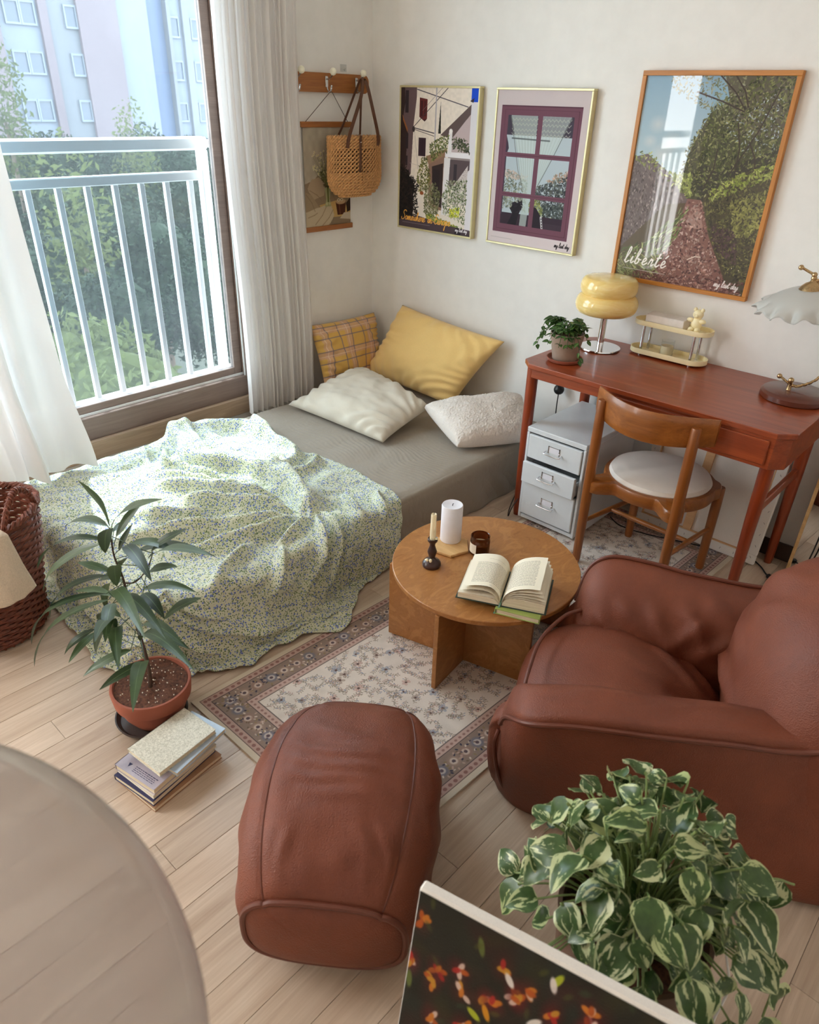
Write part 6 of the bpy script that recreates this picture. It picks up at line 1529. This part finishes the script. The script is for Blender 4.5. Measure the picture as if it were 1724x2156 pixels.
M['greencover'] = plain('green_cover', srgb(158, 176, 96), .55); M['darkcover'] = plain('dark_green_cover', srgb(40, 58, 50), .5); M['ribbon'] = plain('green_ribbon', srgb(92, 128, 110), .6)
M['pageedge'] = NT('page_edge'); t = M['pageedge']; sp = t.n('ShaderNodeSeparateXYZ'); t.l(t.coord('Object'), sp.inputs[0]); nz = t.noise(t.coord('Object', (8, 8, 900)), 1, 2)
t.set(t.ramp(nz, [(.35, srgb(206, 190, 160)), (.65, srgb(236, 226, 202))]), .85); M['pageedge'] = t.m
bu, bw_ = Vector((.900, .436, 0)), Vector((-.436, .900, 0)); O = Vector((2.005, -1.452, 0))
def BM(z): return frame((O.x, O.y, z), bu, (0, 0, 1))
gz = TE
gb = thing('green_book', 'light green hardback lying closed beneath the open book', 'book', tuple(O)[:2]+(gz,))
Mx = frame((O.x-.002, O.y-.020, gz), (.93, .37, 0), (0, 0, 1))
part('cover', MB().rbox((0, 0, 0), (.130, .155, .0022), .0006, Mx).rbox((0, 0, .0160), (.130, .155, .0182), .0006, Mx).rbox((-.002, 0, 0), (.001, .155, .0182), .0006, Mx), M['greencover'], gb, False)
part('pages', MB().box((.003, .003, .0022), (.127, .152, .0160), Mx), M['pageedge'], gb, False)
# open book: local x across, y up the page, z up; spine along y at x = 0
oz = gz+.0188; Mx = BM(oz); ob = thing('open_book', 'open book with fanned printed pages lying near the front of the table', 'book', tuple(O)[:2]+(oz,))
PH = .178; PWd = .128
left_tilt = .0
def sheet(prof, y0=0.0, y1=PH, th=0.0, n=14, uvflip=False):
    """a leaf following a profile of (x, z) points"""
    p = catmull(np.array(prof, float), 6); yy = np.linspace(y0, y1, n)
    P = np.stack([np.stack([p[:, 0], np.full(len(p), y), p[:, 1]+.0015*np.sin(y*30+p[:, 0]*20)], -1) for y in yy], 1)
    return xf(Mx, P.reshape(-1, 3)).reshape(P.shape)
def block(prof, z0, y0=0.0, y1=PH):
    p = catmull(np.array(prof, float), 5); n = len(p); b = MB()
    T = np.c_[p[:, 0], np.full(n, y0), p[:, 1]]; T2 = np.c_[p[:, 0], np.full(n, y1), p[:, 1]]; B0 = np.c_[p[:, 0], np.full(n, y0), np.full(n, z0)]; B1 = np.c_[p[:, 0], np.full(n, y1), np.full(n, z0)]
    G = np.stack([T, T2, B1, B0], 1); b.grid(xf(Mx, G.reshape(-1, 3)).reshape(G.shape), cv=True, uv=False)
    b.f.append([0, 1, 2, 3]); b.mi.append(0); b.f.append([(n-1)*4+k for k in (3, 2, 1, 0)]); b.mi.append(0); return b
part('cover', MB().rbox((-PWd-.006, -.004, 0), (-.012, PH+.004, .0022), .0006, Mx).rbox((.012, -.004, 0), (PWd+.006, PH+.004, .0022), .0006, Mx).rbox((-.012, -.004, 0), (.012, PH+.004, .0016), .0004, Mx), M['darkcover'], ob, False)
part('page_block', block([(-.004, .006), (-.02, .018), (-.06, .021), (-.10, .020), (-PWd, .0185)], .0022), M['pageedge'], ob, sharp=30)
part('page_block', block([(.004, .006), (.016, .026), (.05, .034), (.09, .034), (PWd, .031)], .0022), M['pageedge'], ob, sharp=30)
M['page1'] = image_mat('printed_page', art_page(1), .8, .1); M['page2'] = image_mat('printed_page', art_page(2, False), .8, .1); M['page3'] = image_mat('printed_page', art_page(3, False), .8, .1)
def leaf_part(prof, mat, **k):
    P = sheet(prof, **k); b = MB().grid(P); o = part('page', b, mat, ob, sharp=None); return o
def fixuv(o, rev):
    ul = o.data.uv_layers[0].data
    if rev:
        for q in ul: q.uv = (1-q.uv[0], q.uv[1])
o = leaf_part([(-.002, .010), (-.010, .040), (-.035, .060), (-.075, .058), (-.118, .045)], M['page1'], y1=PH-.002); fixuv(o, True)
o = leaf_part([(-.003, .009), (-.018, .032), (-.05, .044), (-.09, .040), (-.122, .030)], M['page3']); fixuv(o, True)
o = leaf_part([(-.003, .008), (-.020, .022), (-.06, .0235), (-.10, .0225), (-PWd, .021)], M['page3']); fixuv(o, True)
leaf_part([(.002, .010), (.012, .040), (.035, .062), (.070, .075), (.108, .080)], M['page2'], y1=PH-.002)
leaf_part([(.002, .010), (.014, .038), (.04, .056), (.075, .064), (.115, .067)], M['page3'])
leaf_part([(.002, .010), (.016, .036), (.045, .050), (.08, .055), (.120, .055)], M['page2'])
leaf_part([(.003, .009), (.018, .034), (.05, .043), (.09, .045), (.126, .043)], M['page3'])
leaf_part([(.003, .008), (.018, .029), (.05, .037), (.09, .037), (PWd, .034)], M['page2'])
rb = xf(Mx, [(0, .03, .009), (0, 0, .008), (-.004, -.010, -.002), (-.010, -.014, -.012), (-.014, -.020, -.0165)])
part('ribbon', MB().tube(catmull(rb, 6), .0028, 6, flat=.15), M['ribbon'], ob, label='green ribbon marker')

# ------------------------------------------------------------------ books stacked on the floor
def book(label, cx, cy, z, w, d, h, ang, cover, pages=None, group='books stacked on the floor'):
    o = thing('book', label, 'book', (cx, cy, z), group); Mx = Matrix.Translation((cx, cy, z)) @ Matrix.Rotation(ang, 4, 'Z'); c = .0016
    part('cover', MB().rbox((-w/2, -d/2, 0), (w/2, d/2, c), .0005, Mx).rbox((-w/2, -d/2, h-c), (w/2, d/2, h), .0005, Mx).rbox((-w/2, -d/2, 0), (-w/2+.0025, d/2, h), .0005, Mx), cover, o, False)
    part('pages', MB().box((-w/2+.0025, -d/2+.002, c), (w/2-.002, d/2-.002, h-c), Mx), M['pageedge'], o, False)
    return o
M['kraft'] = plain('brown_cover', srgb(160, 122, 92), .6); M['navy'] = plain('navy_cover', srgb(46, 48, 84), .45); M['lilac'] = plain('lilac_grey_cover', srgb(170, 162, 172), .35, var=.25, scale=12); M['whitecov'] = plain('white_cover', srgb(220, 214, 204), .5)
t = NT('textured_cream_cover'); nz = t.noise(t.coord('Object'), 190, 3, .6, 1.0); t.set(t.ramp(nz, [(.38, srgb(190, 186, 168)), (.62, srgb(226, 222, 206))]), .6); t.bump(nz, .6, .002); M['texcov'] = t.m
M['bluecov'] = plain('pale_blue_cover', srgb(176, 192, 208), .35)
zb = .0005
for lab, cx_, cy_, w_, d_, h_, an, cv in (
    ('thin brown paperback at the very bottom of the floor stack', 1.566, -2.312, .158, .222, .014, .10, M['kraft']),
    ('navy-edged paperback second from the bottom of the floor stack', 1.556, -2.318, .152, .215, .017, .16, M['navy']),
    ('white paperback in the middle of the floor stack', 1.556, -2.310, .150, .212, .012, .12, M['whitecov']),
    ('lilac-grey paperback just under the top books of the floor stack', 1.553, -2.312, .150, .208, .020, .17, M['lilac']),
    ('pale blue book showing its corner under the top cream book', 1.572, -2.262, .128, .180, .013, .20, M['bluecov']),
    ('cream book with a textured cover on top of the floor stack', 1.556, -2.288, .134, .186, .014, .10, M['texcov'])):
    bk_ = book(lab, cx_, cy_, zb, w_, d_, h_, an+.02, cv); zb += h_+.0005
    if lab.startswith('lilac'):
        Mx = Matrix.Translation((cx_, cy_, zb)) @ Matrix.Rotation(an+.02, 4, 'Z'); b = MB(); rt_ = random.Random(5)
        for row in range(4):
            xx = -.02
            while xx < .055: L_ = rt_.uniform(.004, .010); b.box((xx, -d_/2+.010+.005*row, -.0007), (xx+L_, -d_/2+.0115+.005*row+.0006*(row == 3), -.0002), Mx); xx += L_+.002
        b.prism([(-.040, -d_/2+.014), (-.034, -d_/2+.026), (-.046, -d_/2+.026)], -.0007, -.0002, Mx); part('cover_print', b, M['navy'], bk_, False)

# ------------------------------------------------------------------ foreground: painted canvas, translucent globe
pc_ = thing('painting', 'dark canvas painted with red and white flowers leaning in the foreground', 'painting', (2.78, -2.40, 0))
PA = at(884, 1868, 2, .60); PB = at(1400, 2146, 2, .60); ux = Vector(PB-PA); ux.z = 0; ux.normalize()
nrm = Vector((ux.y, -ux.x, 0)); lean = .115
up_ = Vector((0, 0, .60))-nrm*lean; Lh = up_.length; up_.normalize(); fn = ux.cross(up_)*1.0
if fn.dot(nrm) < 0: fn = -fn
back = -fn; Wp = .60
org = Vector(PA)-up_*Lh
Mx = Matrix(((ux.x, back.x, up_.x, org.x), (ux.y, back.y, up_.y, org.y), (ux.z, back.z, up_.z, org.z+.004), (0, 0, 0, 1)))
M['art5'] = image_mat('painted_flowers', art_daubs(), .5, .3, .4)
part('canvas', MB().rbox((0, 0, 0), (Wp, .020, Lh-.004), .003, Mx), M['white_canvas'], pc_, False)
q = xf(Mx, [(.002, -.0008, .002), (Wp-.002, -.0008, .002), (Wp-.002, -.0008, Lh-.008), (.002, -.0008, Lh-.008)])
part('painted_face', MB().add(q, [(0, 1, 2, 3)], [((0, 0), (1, 0), (1, 1), (0, 1))]), M['art5'], pc_, False)

gl = thing('globe_lamp', 'large translucent frosted globe lamp close to the camera in the lower left', 'lamp', (2.521, -3.001, 0))
gc = np.array(CAM_LOC)+.72*np.array((-.5623, -.1622, -.8109)); gr = .72*sin(radians(20.97))
t = NT('translucent_globe'); t.t.nodes.remove(t.b); tr = t.n('ShaderNodeBsdfTransparent'); tr.inputs[0].default_value = (.97, .95, .93, 1)
df = t.n('ShaderNodeBsdfDiffuse'); df.inputs[0].default_value = srgb(176, 168, 164); tl = t.n('ShaderNodeBsdfTranslucent'); tl.inputs[0].default_value = srgb(176, 168, 164); gs = t.n('ShaderNodeBsdfGlossy'); gs.inputs['Roughness'].default_value = .12
lw = t.n('ShaderNodeLayerWeight'); lw.inputs[0].default_value = .5
m0 = t.n('ShaderNodeMixShader'); m0.inputs[0].default_value = .5; t.l(df.outputs[0], m0.inputs[1]); t.l(tl.outputs[0], m0.inputs[2])
m1 = t.n('ShaderNodeMixShader'); t.l(t.ramp(lw.outputs['Facing'], [(0, (.48,)*3+(1,)), (.7, (.49,)*3+(1,)), (.9, (.6,)*3+(1,)), (1, (.85,)*3+(1,))]), m1.inputs[0]); t.l(tr.outputs[0], m1.inputs[1]); t.l(m0.outputs[0], m1.inputs[2])
m2 = t.n('ShaderNodeMixShader'); t.l(t.math('ADD', t.math('MULTIPLY', t.math('POWER', lw.outputs['Facing'], 5.0), .5), .03), m2.inputs[0]); t.l(m1.outputs[0], m2.inputs[1]); t.l(gs.outputs[0], m2.inputs[2]); t.l(m2.outputs[0], t.out.inputs[0]); M['globe'] = t.m
th = np.linspace(-pi/2+.12, pi/2, 60); part('globe', MB().lathe(np.c_[np.maximum(gr*np.cos(th), .0005), gr*np.sin(th)], 96, tuple(gc), cap=False), M['globe'], gl)
part('stand', MB().lathe([(.13, .0005), (.135, .006), (.13, .018), (.02, .03), (.016, .05), (.016, gc[2]-gr-.03), (.045, gc[2]-gr-.01), (.05, gc[2]-gr*.985)], 40, (gc[0], gc[1], 0)), M['steel'], gl)
# ------------------------------------------------------------------ plants
def leaf_mesh(name, L, Wd, curl, fold, mat, n=9, tip=1.0, wav=0.0, round_=.5, seed=0):
    """a leaf along +x, face up; u along, v across"""
    b = MB(); t = np.linspace(0, 1, n); P = np.zeros((n, 5, 3))
    for i, q in enumerate(t):
        w = Wd/2*(sin(pi*q**round_)**.8 if q > 0 else 0)*(1 if q < .999 else 0); w = max(w, .0004)
        a = curl*q; x = L*(sin(a)/curl if abs(curl) > 1e-3 else q); z = -L*((1-cos(a))/curl if abs(curl) > 1e-3 else 0)
        for j, s_ in enumerate((-1, -.55, 0, .55, 1)):
            P[i, j] = (x, w*s_, z+abs(s_)*w*fold+wav*w*sin(9*q+3*s_+seed)*abs(s_))
    b.grid(P); me = b.mesh(name, True); me.materials.append(mat); return me
def place_leaf(name, me, base, tipdir, up, sc, parent):
    o = link(name, me, None, parent); Mt = frame(base, tipdir, up)
    o.matrix_local = Matrix.Translation(-origin_of(parent)) @ Mt @ Matrix.Scale(sc, 4); return o

# long-leaved ficus in a terracotta bowl
fx_, fy_ = 1.366, -2.236
M['ficus'] = leafmat('ficus_leaf', srgb(46, 64, 40), srgb(78, 100, 58), srgb(96, 116, 78), .22, .38)
M['stem'] = plain('ficus_stem', srgb(78, 58, 46), .7, var=.2, scale=30)
fp = thing('potted_ficus', 'long-leaved potted plant in a round terracotta pot on the floor left of the rug', 'plant', (fx_, fy_, 0))
part('saucer', MB().lathe([(.085, .0006), (.092, .003), (.101, .014), (.103, .020), (.099, .020), (.088, .008), (.0005, .007)], 48, (fx_-.012, fy_-.008, 0)), M['darksaucer'], fp, label='dark plastic saucer')
part('pot', MB().lathe([(.062, .0085), (.066, .011), (.088, .050), (.099, .088), (.101, .091), (.107, .092), (.112, .135), (.110, .139), (.104, .139), (.099, .125), (.0005, .125)], 56, (fx_, fy_, 0)), M['terracotta'], fp)
sl = MB(); nr = 10; a = np.linspace(0, 2*pi, 40, endpoint=False); P = np.array([[(fx_+.101*r_*cos(q), fy_+.101*r_*sin(q), .1325+.003*sin(9*r_+5*q)+.002*cos(4*q+9*r_)) for q in a] for r_ in np.linspace(0.01, 1, nr)])
part('soil', sl.grid(P, cv=True), M['soil'], fp)
gr_ = MB(); rr_ = random.Random(8); M['perlite'] = plain('perlite', srgb(226, 216, 196), .8)
for k in range(70):
    q, r_ = rr_.uniform(0, 6.28), .095*sqrt(rr_.random()); gr_.ball((fx_+r_*cos(q), fy_+r_*sin(q), .137), rr_.uniform(.0012, .0024), 5, 4)
part('perlite', gr_, M['perlite'], fp, kind='stuff')
YF = -2.236
def fpx(u, v, dy=0.0): return at(u, v, 1, YF+dy)
stem = catmull([(fx_+.015, fy_-.01, .128), fpx(312, 1400), fpx(292, 1330), fpx(270, 1260), fpx(258, 1215), fpx(240, 1170), fpx(232, 1120)], 6)
stem[0] = (fx_+.012, fy_-.005, .126)
part('stem', MB().tube(stem, np.linspace(.0062, .0018, len(stem)), 8), M['stem'], fp)
st2 = catmull([fpx(262, 1228), fpx(285, 1225, .02), fpx(308, 1200, .04), fpx(322, 1165, .05)], 6); part('branch', MB().tube(st2, np.linspace(.0026, .0012, len(st2)), 6), M['stem'], fp)
FL = [(232,1112, 250,1008, 0),(240,1095, 338,1053, .05),(228,1108, 138,1110, -.05),(222,1138, 80,1198, -.10),(215,1145, 93,1245, -.14),(238,1120, 266,1098, .1),(244,1130, 300,1055, .12),
      (222,1165, 234,1115, -.12),(250,1160, 278,1105, .06),(256,1190, 284,1175, -.04),(262,1150, 319,1224, -.08),(270,1148, 370,1162, .05),(276,1170, 452,1172, .10),(312,1175, 440,1170, -.05),(318,1160, 392,1115, .08),
      (312,1205, 372,1194, .02),(236,1205, 165,1185, -.06),(230,1212, 106,1300, -.12),(226,1250, 68,1356, -.16),(232,1262, 74,1402, -.20),(236,1255, 155,1248, -.02),(252,1268, 348,1345, -.13),(238,1258, 305,1345, -.20),
      (298,1245, 412,1247, .07),(300,1250, 346,1302, -.04),(345,1303, 422,1260, .06),(238,1270, 222,1352, -.16),(244,1330, 200,1352, -.22),(240,1268, 203,1376, -.10),(248,1325, 250,1410, -.20),(200,1325, 136,1378, -.12),(205,1330, 145,1395, -.16),
      (300,1315, 386,1358, -.02),(300,1335, 398,1366, .02),(295,1350, 408,1412, -.12),(278,1368, 176,1424, -.18),(308,1392, 210,1452, -.19),(306,1395, 280,1498, -.24),(250,1215, 205,1232, -.03),(262,1225, 228,1290, .08),(246,1235, 244,1192, -.12),(255,1300, 210,1310, .05)]
rf = random.Random(2)
for k, (u0, v0, u1, v1, dy) in enumerate(FL):
    A_ = fpx(u0, v0, dy*.35); B_ = fpx(u1, v1, dy); d = Vector(B_-A_); L = d.length
    sidew = d.cross(Vector((0, 0, 1))); droop = .9 if v1 > v0 else .45
    me = leaf_mesh('leaf', L*1.04, max(.017, min(.034, L*.21)), droop*.9, .18, M['ficus'], 11, wav=.10, round_=.85, seed=k)
    u_ = Vector((0, 0, 1))+Vector((CAM_LOC[0]-A_[0], CAM_LOC[1]-A_[1], .6)).normalized()*rf.uniform(.2, .7)
    q = frame(A_, d, u_); 
    # the blade arches: raise its start so that its end still meets the tip
    ang_ = droop*.45; dd = (Matrix.Rotation(-ang_, 3, Vector((q[0][1], q[1][1], q[2][1]))) @ d.normalized())
    place_leaf('leaf', me, tuple(A_), tuple(dd), tuple(u_), 1.0, fp)
    j = np.argmin(((stem-A_)**2).sum(1)); j2 = np.argmin(((st2-A_)**2).sum(1)); base = stem[j] if ((stem[j]-A_)**2).sum() < ((st2[j2]-A_)**2).sum() else st2[j2]
    if np.linalg.norm(base-A_) > .003: part('petiole', MB().tube([base, (base+A_)/2+np.array((0, 0, .003)), A_+np.array(dd)*.004], .0011, 5), M['ficus'], fp)

# small trailing plant on the desk
M['pep'] = leafmat('small_leaf', srgb(44, 74, 36), srgb(84, 118, 54), srgb(140, 156, 96), .2, .25)
SMM = [leaf_mesh('leaf', .026, .016, .5, .25, M['pep'], 7, round_=.75, seed=k) for k in range(3)]
rp = random.Random(12); pz = DZ+.104
for k in range(26):
    a = rp.uniform(0, 2*pi); out = rp.uniform(.035, .085); hgt = rp.uniform(.015, .055) if k % 4 else -.03
    if k % 4 == 0: out = rp.uniform(.075, .10)
    if k == 3: a, out, hgt = 2.6+.9, .10, -.02
    p0 = np.array((pcx+.03*cos(a), pcy+.03*sin(a), pz)); p1 = np.array((pcx+out*.6*cos(a), pcy+out*.6*sin(a), pz+.035+.4*max(0, hgt))); p2 = np.array((pcx+out*cos(a), pcy+out*sin(a), pz+hgt))
    sp_ = catmull([p0, p1, p2], 6); part('stem', MB().tube(sp_, .0012, 5), M['pep'], pp)
    for q in range(3, len(sp_), 2):
        for s_ in (-1, 1):
            aa = a+s_*rp.uniform(.5, 1.3); dr = (cos(aa), sin(aa), rp.uniform(-.5, .35))
            place_leaf('leaf', SMM[rp.randrange(3)], tuple(sp_[q]), dr, (rp.uniform(-.3, .3), rp.uniform(-.6, 0), 1), rp.uniform(.75, 1.25), pp)
for pts in ([(pcx-.03, pcy-.03, pz), (pcx-.075, pcy-.035, pz+.02), (pcx-.10, pcy-.045, pz-.03), (pcx-.103, pcy-.045, pz-.055)], [(pcx+.03, pcy-.03, pz), (pcx+.07, pcy-.045, pz+.01), (pcx+.092, pcy-.05, pz-.05), (pcx+.095, pcy-.05, pz-.075)], [(pcx-.02, pcy, pz), (pcx-.06, pcy, pz+.06), (pcx-.102, pcy-.01, pz+.03), (pcx-.112, pcy-.015, pz-.02)]):
    sp_ = catmull(pts, 6); part('stem', MB().tube(sp_, .0011, 5), M['pep'], pp)
    for q in range(8, len(sp_), 3): place_leaf('leaf', SMM[q % 3], tuple(sp_[q]), (rp.uniform(-1, 1), rp.uniform(-1, 0), -.5), (0, -.5, 1), 1.0, pp)

# variegated pothos in the foreground
t = NT('variegated_leaf'); tc = t.n('ShaderNodeTexCoord'); sp = t.n('ShaderNodeSeparateXYZ'); t.l(tc.outputs['UV'], sp.inputs[0]); oi = t.n('ShaderNodeObjectInfo')
cb = t.n('ShaderNodeCombineXYZ'); t.l(t.math('MULTIPLY', sp.outputs[0], 1.7), cb.inputs[0]); t.l(t.math('MULTIPLY', sp.outputs[1], 4.2), cb.inputs[1]); t.l(t.math('MULTIPLY', oi.outputs['Random'], 90), cb.inputs[2])
nz = t.noise(cb.outputs[0], 1.0, 4, .62, .5); ed = t.math('ABSOLUTE', t.math('SUBTRACT', sp.outputs[1], .5))
f = t.math('ADD', nz, t.math('MULTIPLY', t.math('POWER', t.math('MULTIPLY', ed, 2.0), 3.0), .12))
gcol = t.mix(t.noise(t.coord('Object'), 70, 3), srgb(44, 68, 38), srgb(84, 112, 60))
col = t.ramp(f, [(.56, (0, 0, 0, 1)), (.58, (1, 1, 1, 1))]); col = t.mix(col, gcol, t.mix(oi.outputs['Random'], srgb(206, 210, 168), srgb(176, 190, 130)))
t.set(col, .32, spec=.45); ts = t.n('ShaderNodeBsdfTranslucent'); t.l(col, ts.inputs[0]); mx = t.n('ShaderNodeMixShader'); mx.inputs[0].default_value = .2
t.l(t.b.outputs[0], mx.inputs[1]); t.l(ts.outputs[0], mx.inputs[2]); t.l(mx.outputs[0], t.out.inputs[0]); M['pothos'] = t.m
px_, py_ = 2.745, -2.075; PHt = .40
po = thing('potted_pothos', 'bushy pothos with cream-marbled leaves in a brown planter in the right foreground', 'plant', (px_, py_, 0))
M['planter'] = plain('brown_planter', srgb(112, 84, 68), .6, var=.1, scale=20)
part('planter', MB().lathe([(.095, .0006), (.10, .004), (.128, PHt-.01), (.130, PHt), (.122, PHt), (.118, PHt-.04), (.0005, PHt-.04)], 48, (px_, py_, 0)), M['planter'], po)
part('soil', MB().lathe([(.118, PHt-.030), (.06, PHt-.022), (.0005, PHt-.022)], 30, (px_, py_, 0)), M['soil'], po)
PM = [leaf_mesh('leaf', .078, .058, .55+.15*k, .22, M['pothos'], 10, wav=.16, round_=.62, seed=2*k) for k in range(5)]
M['pstem'] = plain('pothos_stem', srgb(122, 140, 84), .5, var=.15)
rq = random.Random(31)
for k in range(195):
    g = 2.39996*k; rr = sqrt((k+.5)/195); R = .208*rr; a = g+rq.uniform(-.2, .2)
    R *= 1.0+.12*cos(a-2.0); top = PHt+.205*(1-rr**2.2)+.02+rq.uniform(-.05, .045)
    if rr > .86: top -= rq.uniform(.02, .13)
    lp_ = Vector((px_+R*cos(a), py_+R*sin(a), top)); src = Vector((px_+.05*cos(a)*rr, py_+.05*sin(a)*rr, PHt-.024))
    dr = Vector((cos(a)*(.45+.5*rr)+rq.uniform(-.85, .85), sin(a)*(.45+.5*rr)+rq.uniform(-.85, .85), rq.uniform(-.75, .55)-.30*rr)); up2 = Vector((cos(a)*.6*rr+rq.uniform(-.6, .6), sin(a)*.6*rr+rq.uniform(-.6, .6)-.25, 1))
    sc_ = rq.uniform(.55, 1.05)
    if k % 6 == 0: lp_ = Vector((px_+rq.uniform(-.11, .11), py_+rq.uniform(-.11, .11), PHt+rq.uniform(.03, .12)))
    place_leaf('leaf', PM[rq.randrange(5)], tuple(lp_), tuple(dr), tuple(up2), sc_, po)
    mid_ = (src+lp_)/2+Vector((cos(a), sin(a), 0))*(-.01)+Vector((0, 0, .045)); part('stem', MB().tube(catmull([src, mid_, lp_, lp_+dr.normalized()*.004], 4), .0019, 5), M['pstem'], po)
# trailing shoots on the right
for tr_ in ([(2.86, -2.0, .42), (2.915, -1.98, .44), (2.955, -1.985, .37), (2.965, -2.0, .28)], [(2.84, -1.98, .45), (2.89, -1.93, .50), (2.925, -1.90, .49)], [(2.80, -2.15, .42), (2.84, -2.215, .38), (2.85, -2.235, .28)]):
    q = catmull(tr_, 8); part('stem', MB().tube(q, .0021, 6), M['pstem'], po)
    for j in range(6, len(q), 6): place_leaf('leaf', PM[j % 5], tuple(q[j]), (rq.uniform(-.2, .8), rq.uniform(-.8, .2), -.7), (.3, -.5, 1), .85, po)
cp = thing('white_cord', 'thin white cord hanging by the right side of the pothos planter', 'cord', (2.90, -1.96, .0))
part('cable', cable([(2.93, -1.93, .004), (2.915, -1.95, .02), (2.905, -1.965, .12), (2.905, -1.97, .24), (2.885, -1.99, .34), (2.868, -2.0, .408)], .0022), M['white_pvc'], cp)
